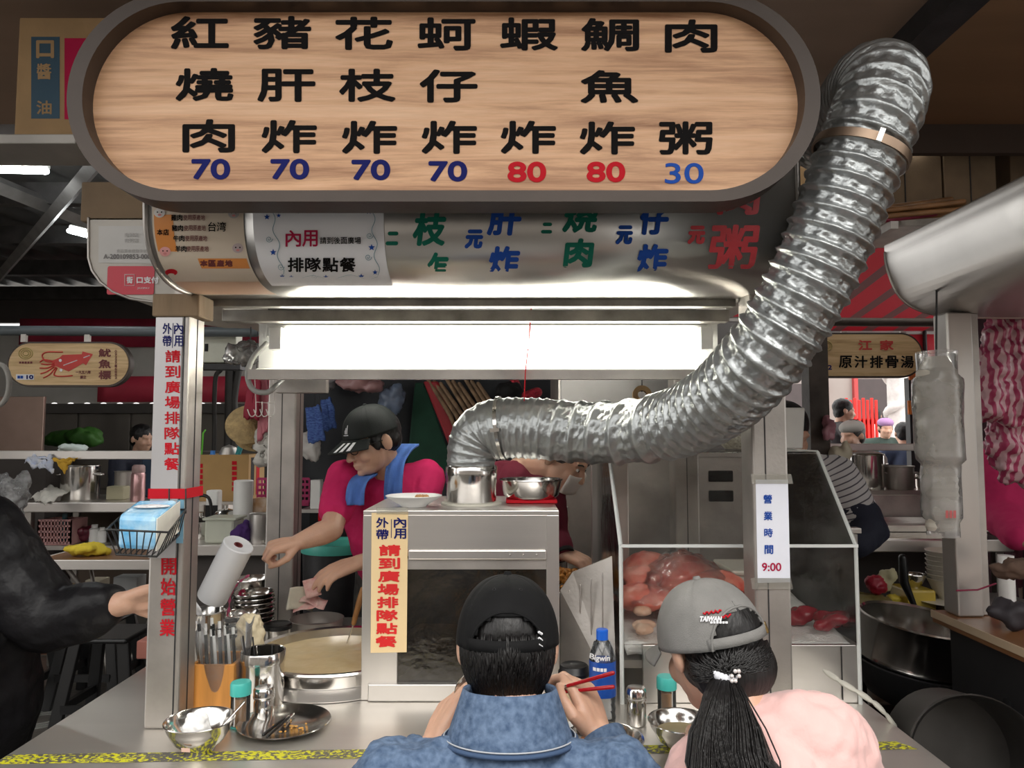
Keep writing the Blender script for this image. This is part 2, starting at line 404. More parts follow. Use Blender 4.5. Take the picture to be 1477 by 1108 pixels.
# dark tarp closing the back of the stall
struct(MB().grid(lambda u, v: (-1.36 + 1.66 * u, 4.62 + .03 * sin(u * 26 + v * 2), 0 + 2.75 * v), 50, 4).build('wall_back', mat('dark_blue_tarp', (.014, .017, .022), .6, 0, .3, 2), smooth=True, solid=.004))

# ================================================================ THE STALL
st = thing('food_stall', 'stainless steel food stall with long counter and square corner posts', 'food stall', (-.1, 2.15, 0))
B(-1.1, .92, 1.545, 2.82, .765, .80).build('counter_top', countersteel, st, bevel=.004)
B(-1.07, .89, 1.57, 1.60, .06, .765).build('front_panel', steel_h, st)
for x in (-1.07, .86): B(x, x + .03, 1.60, 2.80, .06, .765).build('side_panel', steel_h, st)
for x in (-1.05, .82):
    for y in (1.62, 2.7): B(x, x + .05, y, y + .05, 0, .06).build('foot', iron, st)
for (x0, x1, y0, y1, z1, sf) in ((-.872, -.79, 1.77, 1.86, 1.838, .85), (.582, .668, 1.77, 1.86, 2.2, .36), (-.905, -.80, 2.70, 2.80, 2.3, .5), (.60, .69, 2.70, 2.80, 2.3, .5)):
    p = B(x0, x1, y0, y1, .80, z1).build('post', steel_d, st, bevel=.006)
    B(x0 + sf * (x1 - x0) - .0015, x0 + sf * (x1 - x0) + .0015, y0 - .0012, y0, .81, z1 - .01).build('seam', iron, p)
    B(x1, x1 + .0012, (y0 + y1) / 2 - .002, (y0 + y1) / 2 + .002, .81, z1 - .01).build('seam', iron, p)
grime = mat('grimy_rail', (.34, .32, .29), .45, .7, .35, 12, .1, 60)
B(-.79, .58, 1.866, 1.90, 1.826, 1.846).build('rail', grime, st, bevel=.002)
B(-.80, .60, 1.99, 2.03, 1.806, 1.838).build('rail', grime, st, bevel=.002)
for x in (-.87, .60): B(x, x + .06, 1.862, 2.70, 1.846, 1.90).build('side_rail', steel_d, st)
B(-.80, .60, 2.72, 2.77, 1.80, 1.86).build('rail', steel_d, st)
B(-.80, .62, 1.868, 2.7, 1.905, 1.915).build('roof_sheet', mat('sooty_sheet', (.06, .058, .055), .6, .4, .3), st)
MB().cbox((-.822, 1.806, 1.811), (.115, .090, .056)).build('wood_wrap', mat('weathered_wood', (.20, .14, .085), .85, 0, .35, 9, .4, 40, (1, 1, .15)), st, bevel=.004)
# yellow caution tape printed across the counter
tp = bpy.data.materials.new('caution_tape'); tp.use_nodes = True; nt = tp.node_tree; bs = nt.nodes['Principled BSDF']; bs.inputs['Roughness'].default_value = .5
tc = nt.nodes.new('ShaderNodeTexCoord'); mp = nt.nodes.new('ShaderNodeMapping'); mp.inputs['Scale'].default_value = (1, 1.6, 1)
nz = nt.nodes.new('ShaderNodeTexNoise'); nz.inputs['Scale'].default_value = 95; nz.inputs['Detail'].default_value = 3
n3 = nt.nodes.new('ShaderNodeTexNoise'); n3.inputs['Scale'].default_value = 9
mx = nt.nodes.new('ShaderNodeMath'); mx.operation = 'ADD'; ml = nt.nodes.new('ShaderNodeMath'); ml.operation = 'MULTIPLY'; ml.inputs[1].default_value = .35
cr = nt.nodes.new('ShaderNodeValToRGB'); cr.color_ramp.interpolation = 'CONSTANT'
cr.color_ramp.elements[0].color = (.10, .095, .085, 1); cr.color_ramp.elements[1].color = (.62, .60, .02, 1); cr.color_ramp.elements[1].position = .685
for a, b in ((tc.outputs['Object'], mp.inputs[0]), (mp.outputs[0], nz.inputs['Vector']), (mp.outputs[0], n3.inputs['Vector']), (n3.outputs['Fac'], ml.inputs[0]),
             (nz.outputs['Fac'], mx.inputs[0]), (ml.outputs[0], mx.inputs[1]), (mx.outputs[0], cr.inputs[0]), (cr.outputs[0], bs.inputs['Base Color'])): nt.links.new(a, b)
MB().add([(-1.095, 1.588, .8006), (.90, 1.662, .8006), (.87, 1.702, .8006), (-1.095, 1.634, .8006)], [(0, 1, 2, 3)]).build('caution_tape', tp, st)

# ---- curved stainless hood above the counter
HP = smoothpath([(0, 1.53, 2.36), (0, 1.528, 2.12), (0, 1.530, 1.99), (0, 1.545, 1.913), (0, 1.592, 1.862), (0, 1.69, 1.838), (0, 1.862, 1.846)], 8)
HX0, HX1 = -.785, .612
hd = thing('hood', 'curved brushed stainless hood hand-lettered in green, blue and red', 'hood', (-.09, 1.7, 1.836))
MB().grid(lambda u, v: (HX0 + (HX1 - HX0) * u, HP[round(v * (len(HP) - 1))].y, HP[round(v * (len(HP) - 1))].z), 2, len(HP)).build(
    'curved_panel', mat('hood_stainless', (.60, .58, .55), .32, .88, .10, 4, .04, 240, (.05, 1, 1), bdist=.002), hd, smooth=True, solid=.003, off=0)
for x, n in ((HX0, -1), (HX1, 1)):
    MB().prism([(x, p.y, p.z) for p in HP] + [(x, 1.862, 2.36)], (n * .004, 0, 0)).build('end_plate', steel_d, hd)
    MB().tube([(x, p.y - .001, p.z - .001) for p in HP], .006, 6).build('edge_trim', steel_d, hd, smooth=True)
def hood_hit(x, y):
    r = ray(x, y); last = None
    for a, b in zip(HP, HP[1:]):
        fa = EYE.z + r.z / r.y * a.y - a.z; fb = EYE.z + r.z / r.y * b.y - b.z
        if fa * fb <= 0 and fa != fb:
            t = fa / (fa - fb); Y = a.y + (b.y - a.y) * t; last = EYE + r * (Y / r.y)
            break
    return last if last is not None else P(x, y, 1.53)
# ---- hood lettering
for its, m, sk in ((((('枝', 620, 330, 48, 50), ('乍', 631, 384, 30, 40), ('二', 566, 344, 18, 20), ('烧', 838, 312, 50, 48), ('肉', 835, 365, 42, 42), ('二', 789, 329, 16, 16))), greenprint, .12),
                   (((('肝', 728, 318, 48, 44), ('炸', 727, 377, 44, 44), ('元', 684, 345, 26, 28), ('仔', 944, 316, 42, 46), ('炸', 941, 374, 44, 44), ('元', 901, 339, 24, 28))), blue, .12),
                   (((('粥', 1058, 357, 70, 66), ('肉', 1066, 290, 60, 40), ('元', 1005, 339, 25, 27))), mat('brush_red', (.50, .04, .05), .5), .12)):
    for it in its: letters([it], hood_hit, m, hd, 1.9, 'brush_character', .0022, sk, cut=10)
# ---- fluorescent batten under the hood
fx = thing('fluorescent_batten', 'lit fluorescent tube in its white reflector under the stall hood', 'light', (-.06, 2.1, 1.86))
tubem = mat('lit_tube', (1, 1, 1), .4, emit=(1.0, .97, .86), estr=TUBE_POWER)
B(-.71, .565, 2.085, 2.125, 1.776, 1.812).build('channel', whitepaint, fx, bevel=.003)
MB().prism([(-.745, 2.128, 1.82), (-.745, 2.132, 1.69), (-.745, 2.06, 1.672), (-.745, 2.055, 1.655), (-.745, 2.14, 1.655), (-.745, 2.14, 1.82)], (1.35, 0, 0)).build('reflector', whitepaint, fx)
B(-.745, .605, 2.045, 2.055, 1.650, 1.678).build('reflector_lip', steel_d, fx)
MB().tube([(-.655, 2.07, 1.754), (.535, 2.07, 1.754)], .0145, 16).build('tube', tubem, fx, smooth=True)
for x in (-.69, .535): B(x, x + .035, 2.05, 2.09, 1.735, 1.80).build('lamp_holder', white, fx, bevel=.003)
fb = thing('fluorescent_batten', 'unseen extra tube behind the reflector, added to light the crimson-shirted vendor', 'light', (-.1, 2.62, 1.80))  # fill lamp hidden from the camera, added to brighten the vendor
MB().tube([(-.68, 2.62, 1.775), (.50, 2.62, 1.775)], .0145, 16).build('tube', mat('hidden_fill_tube', (1, 1, 1), .4, emit=(1.0, .97, .88), estr=11.0), fb, smooth=True)
B(-.72, .54, 2.60, 2.64, 1.795, 1.83).build('channel', whitepaint, fb, bevel=.003)
for x in (-.71, .505): B(x, x + .03, 2.60, 2.64, 1.755, 1.795).build('lamp_holder', white, fb, bevel=.003)
for x in (-.5, .35): B(x, x + .02, 2.61, 2.63, 1.83, 1.905).build('hanger', steel_d, fb)
tag(B(-.84, -.66, 2.58, 2.62, 1.64, 1.70).build('junction_box', steel_d, bevel=.003), 'grey metal junction box below the left end of the reflector', 'box')
tag(MB().tube(smoothpath([P(384, 496, 2.12), P(366, 515, 2.1), P(357, 540, 2.1), P(365, 562, 2.1), P(385, 566, 2.1), P(399, 556, 2.15), P(408, 548, 2.55)], 6), .008, 8).build(
    'cable', mat('grey_cable', (.33, .33, .31), .5), smooth=True), 'thick grey cable looping down from the end of the tube light', 'cable')
# ---- four-hook wire rack
hk = thing('hook_rack', 'white wire rack of curled hooks hanging by the left back post', 'rack', tuple(P(378, 545, 2.16)))
wire = mat('white_wire', (.75, .72, .68), .4)
D = 2.16
MB().tube([P(367, 536, D), P(369, 580, D), P(396, 582, D), P(394, 545, D)], .0016, 6).build('frame', wire, hk, smooth=True)
for k in range(4):
    x = 369 + k * 9
    MB().tube(smoothpath([P(x, 580, D), P(x, 594, D), P(x - 3, 600, D - .01), P(x - 8, 600, D - .025), P(x - 12, 591, D - .035)], 4), .0016, 6).build('hook', wire, hk, smooth=True)
tag(MB().tube([P(767, 435, 2.02), P(763, 490, 2.0), P(758, 535, 2.0), P(756, 578, 2.02)], .0016, 6).build('red_string', red, smooth=True), 'thin red string tying the silver duct up to the rail', 'string')

# ---- flexible exhaust duct
du = thing('exhaust_duct', 'long silver flexible foil duct curving from fryer hood up to the canopy', 'duct', (-.115, 2.13, 1.30))
foil = mat('crinkled_foil', (.42, .44, .44), .36, .85, .12, 30, .35, 160, bdist=.003)
DP = smoothpath([P(680, 676, 2.13), P(680, 652, 2.13), P(692, 628, 2.13), P(722, 618, 2.12), P(770, 618, 2.1), P(850, 624, 2.06), P(920, 622, 1.98), P(990, 605, 1.84), P(1050, 568, 1.68), P(1100, 515, 1.57),
                 P(1143, 450, 1.52), P(1180, 380, 1.49), P(1212, 300, 1.47), P(1240, 225, 1.46), P(1263, 165, 1.46), P(1272, 128, 1.50), P(1256, 124, 1.60), P(1232, 150, 1.74), P(1205, 178, 1.90), P(1180, 200, 2.05)], 26)
lens = [0.0]
for a, b in zip(DP, DP[1:]): lens.append(lens[-1] + (b - a).length)
def duct():
    n = 760; seg = 90; tot = lens[-1]; pts = []; j = 0
    for i in range(n):
        t = tot * i / (n - 1)
        while j < len(lens) - 2 and lens[j + 1] < t: j += 1
        f = (t - lens[j]) / (lens[j + 1] - lens[j]); pts.append((DP[j].lerp(DP[j + 1], f), t))
    vs = []; Nn = V((0, 1, 0)); prev = None
    for i, (c, t) in enumerate(pts):
        tg = (pts[min(i + 1, n - 1)][0] - pts[max(i - 1, 0)][0]).normalized()
        if prev is not None:
            ax = prev.cross(tg)
            if ax.length > 1e-7: Nn = Matrix.Rotation(prev.angle(tg), 3, ax) @ Nn
        Nn = (Nn - tg * Nn.dot(tg)).normalized(); Bn = tg.cross(Nn); prev = tg
        Rr = .070 + .018 * min(1, max(0, (t - .04) / .10))
        pitch = .021 if t < .30 else .021 + .013 * min(1, (t - .30) / .35); a = .0036 + .0070 * min(1, max(0, (t - .25) / .3))
        for k in range(seg):
            th = 2 * PI * k / seg; ph = (t / pitch + k / seg) % 1
            ridge = max(0, 1 - abs(ph - .5) / .22); sag = (.5 - abs(ph - .5)) * 2
            # foil pleats between the wire turns
            turn = math.floor(t / pitch + k / seg); tooth = abs(((th * 15 / (2 * PI) + turn * .5 + (ph - .5) * .9) % 1) - .5) * 2
            pl = (tooth - .5) * a * .55 * (1 - ridge) + noise.noise(V((th * 7, t * 90, 3))) * .0012 * (1 - ridge)
            vs.append(c + (Nn * cos(th) + Bn * sin(th)) * (Rr + a * (ridge ** .7 - .55) + pl))
    fs = []
    for i in range(n - 1):
        for k in range(seg):
            k2 = (k + 1) % seg; fs.append((i * seg + k, i * seg + k2, (i + 1) * seg + k2, (i + 1) * seg + k))
    return MB().add(vs, fs)
duct().build('hose', foil, du, smooth=True)
def ring_at(frac_len, r, wdt, m, name):
    i = min(range(len(lens)), key=lambda q: abs(lens[q] - frac_len)); c = DP[i]; tg = (DP[i + 1] - DP[i - 1]).normalized()
    M = tg.to_track_quat('Z', 'Y').to_matrix()
    o = MB().lathe([(r - .004, -wdt / 2), (r, -wdt / 2), (r, wdt / 2), (r - .004, wdt / 2), (r - .004, -wdt / 2)], c, 40, M).build(name, m, du, smooth=40)
    side = M @ V((0, 1, 0)); side = min([M @ V((cos(q), sin(q), 0)) for q in [k * .2 for k in range(32)]], key=lambda a: a.y + .2 * a.x)
    MB().cbox(c + side * (r + .004), (.012, .010, .026), M).build('screw', steel_p, o)
i1 = min(range(len(DP)), key=lambda q: (DP[q] - P(724, 618, 2.12)).length); i2 = min(range(len(DP)), key=lambda q: (DP[q] - P(1240, 222, 1.46)).length)
ring_at(lens[i1], .0935, .010, steel_p, 'clamp'); ring_at(lens[i2], .096, .018, mat('rusty_clamp', (.35, .25, .18), .35, .9), 'clamp')
cc = P(680, 700, 2.13); 
MB().lathe([(.066, 1.2935), (.072, 1.2935), (.072, 1.352), (.0735, 1.355), (.0735, 1.372), (.075, 1.376), (.075, 1.40), (.072, 1.405), (.066, 1.405)], (cc.x, cc.y, 0), 40).build('collar', steel_p, du, smooth=40)
MB().lathe([(.0, 1.2935), (.088, 1.2935), (.088, 1.299), (.07, 1.301), (.0, 1.301)], (cc.x, cc.y, 0), 24).build('gasket', mat('cream_sealant', (.60, .58, .50), .6), du, smooth=40)

# ---- fryer cabinet
fc = thing('fryer_cabinet', 'square stainless fryer cabinet with dark glass front on the counter', 'fryer', (-.135, 2.17, .80))
fx0, fx1, fy0, fy1, fz0, fz1 = -.396, .125, 1.955, 2.40, .801, 1.293
B(fx0, fx1, fy0, fy1, fz1 - .012, fz1).build('top_panel', steel_h, fc, bevel=.002)
B(fx0, fx0 + .095, fy0, fy0 + .03, fz0, fz1 - .012).build('stile', steel, fc, bevel=.002)
B(fx1 - .034, fx1, fy0, fy0 + .03, fz0, fz1 - .012).build('stile', steel, fc, bevel=.002)
B(fx0 + .095, fx1 - .034, fy0, fy0 + .02, 1.19, fz1 - .012).build('header_panel', steel_h, fc, bevel=.001)
B(fx0 + .122, fx1 - .034, fy0 - .008, fy0 + .02, 1.165, 1.19).build('header_rail', steel_h, fc, bevel=.003)
for k in range(3): MB().ell((fx1 - .06 - k * .035, fy0 - .009, 1.178), .0028, None, 8, 6).build('rivet', steel_d, fc)
B(fx0 + .095, fx1 - .034, fy0 + .002, fy0 + .02, 1.138, 1.165).build('header_strip', steel_d, fc, bevel=.001)
B(fx0 + .02, fx1 - .02, fy0 - .01, fy0 + .02, fz0, .845).build('sill', steel_h, fc, bevel=.003)
B(fx0 + .095, fx1 - .034, fy0 + .008, fy0 + .012, .845, 1.138).build('window_pane', clear('smoked_glass', (.40, .36, .30), .05, .04, (.25, .2, .14), 1.7, .06), fc)
for x in (fx0, fx1 - .012): B(x, x + .012, fy0 + .03, fy1, fz0, fz1 - .012).build('side_wall', steel_d, fc)
B(fx0 + .012, fx1 - .012, fy0 + .03, fy1, fz0, fz0 + .01).build('base', mat('greasy_floor', (.10, .07, .035), .3, .5, .3), fc)
bk = mat('burnt_steel', (.06, .048, .038), .4, .6, .5, 4)
B(fx0 + .012, fx1 - .012, fy1 - .01, fy1, fz0 + .01, 1.10).build('back_wall', bk, fc)
tag(MB().prism([(-.33, 2.16, .83), (-.24, 2.1, .83), (-.02, 2.15, .83), (.02, 2.3, .83), (-.3, 2.32, .83)], (0, 0, .08)).build('fryer_basket', mat('bronze_wire', (.35, .20, .09), .35, .8, .3, 30, .3, 200), bevel=.02),
    'shallow bronze frying basket behind the dark glass of the fryer', 'basket')
wp = thing('serving_plate', 'shallow white oval plate with food scraps on top of the fryer', 'plate', (XP(598, 2.05), 2.05, 1.294))
MB().lathe([(0, 0), (.035, 0), (.04, .006), (.077, .028), (.079, .031), (.076, .032), (.04, .013), (0, .010)], (XP(598, 2.05), 2.05, 1.294), 40).build('plate', white, wp, smooth=40)
mb = MB()
for k in range(9): mb.ell((XP(598, 2.05) + .01 + k * .0035, 2.05 + random.uniform(-.01, .01), 1.318), (.007, .009, .010), None, 8, 5)
mb.build('scraps', mat('fried_scrap', (.55, .30, .12), .6, 0, .3, 40), wp, smooth=True)
spn = V((XP(766, 2.2), 2.2, 1.305))
sp = thing('steel_basin', 'round stainless steel basin standing on a red tray atop the fryer', 'basin', tuple(spn))
MB().lathe([(0, 0), (.072, 0), (.083, .010), (.092, .052), (.096, .054), (.095, .057), (.088, .055), (.08, .014), (0, .006)], spn, 40).build('basin', steel_p, sp, smooth=40)
tag(MB().cbox((spn.x, spn.y, 1.299), (.15, .13, .010)).build('red_tray', red, bevel=.003), 'thin red tray under the steel basin on the fryer', 'tray')

# ---- acrylic display case
dc = thing('display_case', 'clear acrylic display case of raw meat with a sloping front', 'display case', (.6, 2.2, .80))
cx0, cx1 = .285, .905
acr = clear('scratched_acrylic', (.97, .97, .96), .004, .06, (.75, .74, .70), 1.38, .022)
edge = mat('acrylic_edge', (.72, .74, .72), .25, 0, .05)
B(cx0, cx1, 1.93, 1.934, .95, 1.204).build('front_pane', acr, dc)
MB().prism([(cx0, 1.93, 1.207), (cx0, 2.15, 1.443), (cx0, 2.153, 1.44), (cx0, 1.934, 1.204)], (cx1 - cx0, 0, 0)).build('sloped_pane', acr, dc)
B(cx0, cx1, 2.152, 2.55, 1.440, 1.444).build('top_pane', acr, dc)
for x in (cx0, cx1 - .004):
    MB().prism([(x, 1.935, .95), (x, 1.935, 1.20), (x, 2.152, 1.438), (x, 2.55, 1.438), (x, 2.55, .95)], (.004, 0, 0)).build('side_pane', acr, dc)
    for a, b in (((x, 1.932, .80), (x, 1.932, 1.204)), ((x, 1.932, 1.204), (x, 2.152, 1.442)), ((x, 2.152, 1.442), (x, 2.55, 1.442))):
        MB().tube([a, b], .0055, 4, 'flat').build('edge_strip', edge, dc)
B(cx0, cx1, 1.926, 1.932, 1.200, 1.208).build('edge_strip', edge, dc)
B(cx0 + .055, cx1, 1.936, 1.95, .801, .948).build('tray_front', steel_h, dc, bevel=.002)
B(cx0 + .008, cx1 - .008, 1.95, 2.55, .885, .905).build('tray_floor', steel_h, dc)
B(cx0 + .008, cx1 - .008, 2.54, 2.552, .905, 1.0).build('tray_back', steel_h, dc)
B(cx0, cx0 + .055, 1.93, 1.936, .801, .95).build('corner_pane', acr, dc)
B(cx1 - .05, cx1 - .048, 1.932, 1.936, .81, .945).build('tray_seam', iron, dc)
ice = MB().grid(lambda u, v: (cx0 + .012 + (cx1 - cx0 - .024) * u, 1.953 + .58 * v, .945 + .06 * v + .01 * noise.noise(V((u * 9, v * 9, 0)))), 40, 30)
tag(stuff(ice.build('crushed_ice', mat('crushed_ice', (.90, .90, .88), .35, 0, .06, 40, .5, 150), smooth=True, solid=.03)), 'bed of white crushed ice inside the acrylic display case', 'ice')
meat = mat('red_pork', (.70, .08, .055), .35, 0, .35, 18, .3, 40, sss=.15, col2=(.85, .34, .26))
lump = lambda c, r, n, s: blob(n, [], [(V(c) + V((random.uniform(-1, 1) * r[0], random.uniform(-1, 1) * r[1], random.uniform(-.3, .6) * r[2])), tuple(q * random.uniform(.4, .65) for q in r)) for k in range(9)], s, None, .007, 3, .012, .03)
tag(lump((.50, 2.23, 1.04), (.15, .13, .08), 'marinated_pork', meat), 'big slab of red marinated pork under plastic in the display case', 'meat')
tag(lump((.62, 2.10, 1.0), (.10, .10, .06), 'marinated_pork', meat), 'red pork cut nearest the glass beside the grey cap', 'meat')
pale = mat('pale_pork_skin', (.72, .42, .28), .35, 0, .3, 22, .3, 60, col2=(.80, .62, .48))
tag(lump((.405, 2.02, 0.985), (.06, .05, .035), 'pork_offal', pale), 'pale pink pile of pork offal at the front left corner of the ice', 'meat')
dk = mat('dark_red_liver', (.24, .012, .025), .25, 0, .25, 14)
for k, (x, y, lb) in enumerate(((.845, 2.02, 'dark red piece of liver at the front right of the display case'), (.79, 2.10, 'dark red liver slice lying just behind the front right piece'))):
    tag(lump((x, y, .985), (.05, .035, .03), 'liver', dk), lb, 'liver')
bgp = MB().grid(lambda u, v: (.33 + .36 * u, 2.03 + .36 * v, 1.03 + .115 * sin(PI * min(1, max(0, u))) * sin(PI * v) ** .6 + .012 * noise.noise(V((u * 14, v * 14, 5)))), 44, 40)
tag(bgp.build('plastic_sheet', clear('crinkled_bag', (.95, .93, .92), .05, .12, (.9, .85, .83), 1.45, .15), smooth=True), 'crinkled clear plastic sheet draped over the red pork', 'plastic sheet')
tb = thing('plastic_tub', 'translucent plastic tub of pink meat with a lid in the display case', 'tub', (.74, 2.28, .975))
milky = mat('milky_plastic', (.70, .68, .60), .3, 0, .05, alpha=.75)
MB().prism([(.655, 2.18, .98), (.80, 2.18, .98), (.80, 2.36, .98), (.655, 2.36, .98)], (0, 0, .10)).build('tub', milky, tb, bevel=.012)
B(.645, .81, 2.17, 2.37, 1.08, 1.095).build('lid', milky, tb, bevel=.005)
# stainless splash guard left of the case, the door behind it and its latch
MB_ = MB().prism([(.135, 2.06, .802), (.135, 2.07, 1.06), (.17, 2.07, 1.11), (.275, 2.03, 1.16), (.275, 1.96, .802)], (.0, .006, 0))
pz = thing('partition', 'low stainless partition added behind the display case to brighten it', 'partition', (1.1, 2.64, 0)); B(.95, 1.235, 2.63, 2.65, .02, 1.14).build('sheet', steel_d, pz, bevel=.003); B(.94, 1.245, 2.62, 2.66, 1.14, 1.16).build('cap_rail', steel_h, pz, bevel=.003)  # grey sheet put in so the view through the case is less black
for x in (.96, 1.2): B(x, x + .025, 2.615, 2.665, 0, .02).build('foot', iron, pz)
sg = thing('splash_guard', 'folded stainless splash guard standing between fryer and display case', 'splash guard', (.2, 2.02, .802))
MB_.build('sheet', steel_d, sg)
for k in range(4):
    x = .16 + .028 * k; y = 2.066 - .022 * k
    MB().tube([(x, y - .004, .81), (x, y - .004, 1.06 + .02 * k)], .0022, 6).build('rib', steel, sg, smooth=True)
cb = thing('steel_cabinet', 'tall stainless steel refrigerator with slot handles behind the display case', 'refrigerator', (.62, 3.2, 0))
B(.19, .99, 3.0, 3.6, 0.02, 1.98).build('body', steel_d, cb, bevel=.006)
for x0, x1 in ((.20, .42), (.43, .70), (.71, .98)): 
    d_ = B(x0, x1, 2.985, 3.0, .12, 1.40).build('door', steel_d, cb, bevel=.004)
    B(x0 + .02, x0 + .03, 2.972, 2.985, .9, 1.2).build('handle', steel_p, d_, bevel=.003)
for z in (1.22, 1.30): B(.80, .90, 2.978, 2.986, z, z + .045).build('slot', black, cb, bevel=.004)
B(.20, .98, 2.988, 3.0, 1.42, 1.96).build('upper_panel', mat('pale_steel', (.26, .25, .245), .5, .5, .1), cb, bevel=.004)
lt = thing('latch', 'small chrome toggle latch on the steel door right of the fryer', 'latch', tuple(P(872, 825, 2.44)))
dp = B(XP(852, 2.46), XP(905, 2.46), 2.455, 2.47, .802, 1.52).build('steel_door', steel, None, bevel=.003); tag(dp, 'narrow stainless door leaf standing ajar between fryer and display case', 'door panel')
MB().cbox(P(873, 800, 2.447), (.016, .012, .03)).build('plate', steel_p, lt, bevel=.002)
MB().tube(smoothpath([P(869, 800, 2.44), P(868, 825, 2.435), P(873, 830, 2.435), P(877, 824, 2.435), P(876, 800, 2.44)], 4), .003, 8).build('bail', steel_p, lt, smooth=True)
MB().tube([P(874, 803, 2.44), P(873, 785, 2.43)], [.006, .004], 8).build('lever', steel_p, lt, smooth=True)

# ================================================================ SIGNS
def stadium(x0, x1, z0, z1, y, r=None, n=18):
    r = r or (z1 - z0) / 2; pts = []
    for cx, cz, a0 in ((x1 - r, z1 - r, 90), (x1 - r, z0 + r, 0), (x0 + r, z0 + r, -90), (x0 + r, z1 - r, -180)):
        for k in range(n + 1): a = R(a0 - 90 * k / n); pts.append(V((cx + r * cos(a), y, cz + r * sin(a))))
    return pts
def woodmat(name, c1, c2, c3, sc=1.0):
    m = bpy.data.materials.new(name); m.use_nodes = True; nt = m.node_tree; N = nt.nodes; L = nt.links; b = N['Principled BSDF']; b.inputs['Roughness'].default_value = .5
    tc = N.new('ShaderNodeTexCoord'); mp = N.new('ShaderNodeMapping'); mp.inputs['Scale'].default_value = (.55 * sc, 1, 10 * sc); L.new(tc.outputs['Object'], mp.inputs[0])
    n1 = N.new('ShaderNodeTexNoise'); n1.inputs['Scale'].default_value = 3.2; n1.inputs['Detail'].default_value = 10; n1.inputs['Roughness'].default_value = .68; n1.inputs['Distortion'].default_value = .35
    L.new(mp.outputs[0], n1.inputs['Vector'])
    cr = N.new('ShaderNodeValToRGB'); e = cr.color_ramp.elements; e[0].position = .30; e[0].color = (*c1, 1); e[1].position = .52; e[1].color = (*c2, 1)
    q = cr.color_ramp.elements.new(.72); q.color = (*c3, 1); L.new(n1.outputs['Fac'], cr.inputs[0])
    mp2 = N.new('ShaderNodeMapping'); mp2.inputs['Scale'].default_value = (3 * sc, 1, 60 * sc); L.new(tc.outputs['Object'], mp2.inputs[0])
    n2 = N.new('ShaderNodeTexNoise'); n2.inputs['Scale'].default_value = 4; n2.inputs['Detail'].default_value = 4; L.new(mp2.outputs[0], n2.inputs['Vector'])
    mx = N.new('ShaderNodeMix'); mx.data_type = 'RGBA'; mx.blend_type = 'MULTIPLY'; mx.inputs[0].default_value = .28
    L.new(cr.outputs[0], mx.inputs[6]); L.new(n2.outputs['Color'], mx.inputs[7])
    hs = N.new('ShaderNodeRGBToBW'); L.new(n2.outputs['Color'], hs.inputs[0]); L.new(hs.outputs[0], mx.inputs[7])
    L.new(mx.outputs[2], b.inputs['Base Color']); return m
ms = thing('menu_sign', 'large wood-grain menu sign with rounded ends, brown frame and prices', 'sign', (-.133, 1.44, 1.94))
sx0, sx1, sz0, sz1 = -.866, .600, 1.944, 2.366
fr = mat('brown_frame', (.058, .042, .033), .45, .2, .12, 6, .06, 40)
out_ = stadium(sx0, sx1, sz0, sz1, 1.375); inn = stadium(sx0 + .030, sx1 - .030, sz0 + .022, sz1 - .022, 1.375, .189)
n = len(out_); back = [p + V((0, .075, 0)) for p in out_]; inb = [p + V((0, .045, 0)) for p in inn]
MB().add(out_ + inn + back + inb, [(i, (i + 1) % n, n + (i + 1) % n, n + i) for i in range(n)] + [(2 * n + i, 2 * n + (i + 1) % n, (i + 1) % n, i) for i in range(n)] +
         [(n + i, n + (i + 1) % n, 3 * n + (i + 1) % n, 3 * n + i) for i in range(n)] + [tuple(2 * n + i for i in reversed(range(n)))]).build('frame', fr, ms, smooth=35)
SY = 1.412
MB().prism([V((p.x, SY, p.z)) for p in inn], (0, .008, 0)).build('wood_panel', woodmat('sign_wood', (.34, .15, .065), (.78, .45, .25), (.95, .62, .39)), ms)
def sgn(x, y): 
    return P(x, y, SY)
for s, x, y in (('紅', 288, 47), ('豬', 407, 47), ('花', 525, 48), ('蚵', 644, 49), ('蝦', 763, 49), ('鯛', 880, 50), ('肉', 997, 52), ('燒', 295, 122), ('肝', 413, 123), ('枝', 530, 123), ('仔', 647, 124), ('魚', 879, 125),
                ('肉', 301, 196), ('炸', 417, 197), ('炸', 533, 198), ('炸', 648, 198), ('炸', 762, 198), ('炸', 876, 199), ('粥', 989, 199)):
    wd = {'肉': 76, '枝': 82, '炸': 80, '粥': 78}.get(s, 84); letters([(s, x, y, wd, 48)], sgn, blackprint, ms, 1.7, 'character', .001)
for s, x, y, m in (('70', 304, 244, navy), ('70', 418, 244, navy), ('70', 535, 245, navy), ('70', 646, 247, navy), ('80', 760, 248, red), ('80', 874, 248, red), ('30', 987, 250, blue)):
    letters([(s, x, y, 56, 30)], sgn, m, ms, 1.5 if s != '30' else .6, 'price', .001)
for x in (-.6, .35): B(x, x + .04, 1.45, 1.53, 2.22, 2.26).build('bracket', iron, ms)
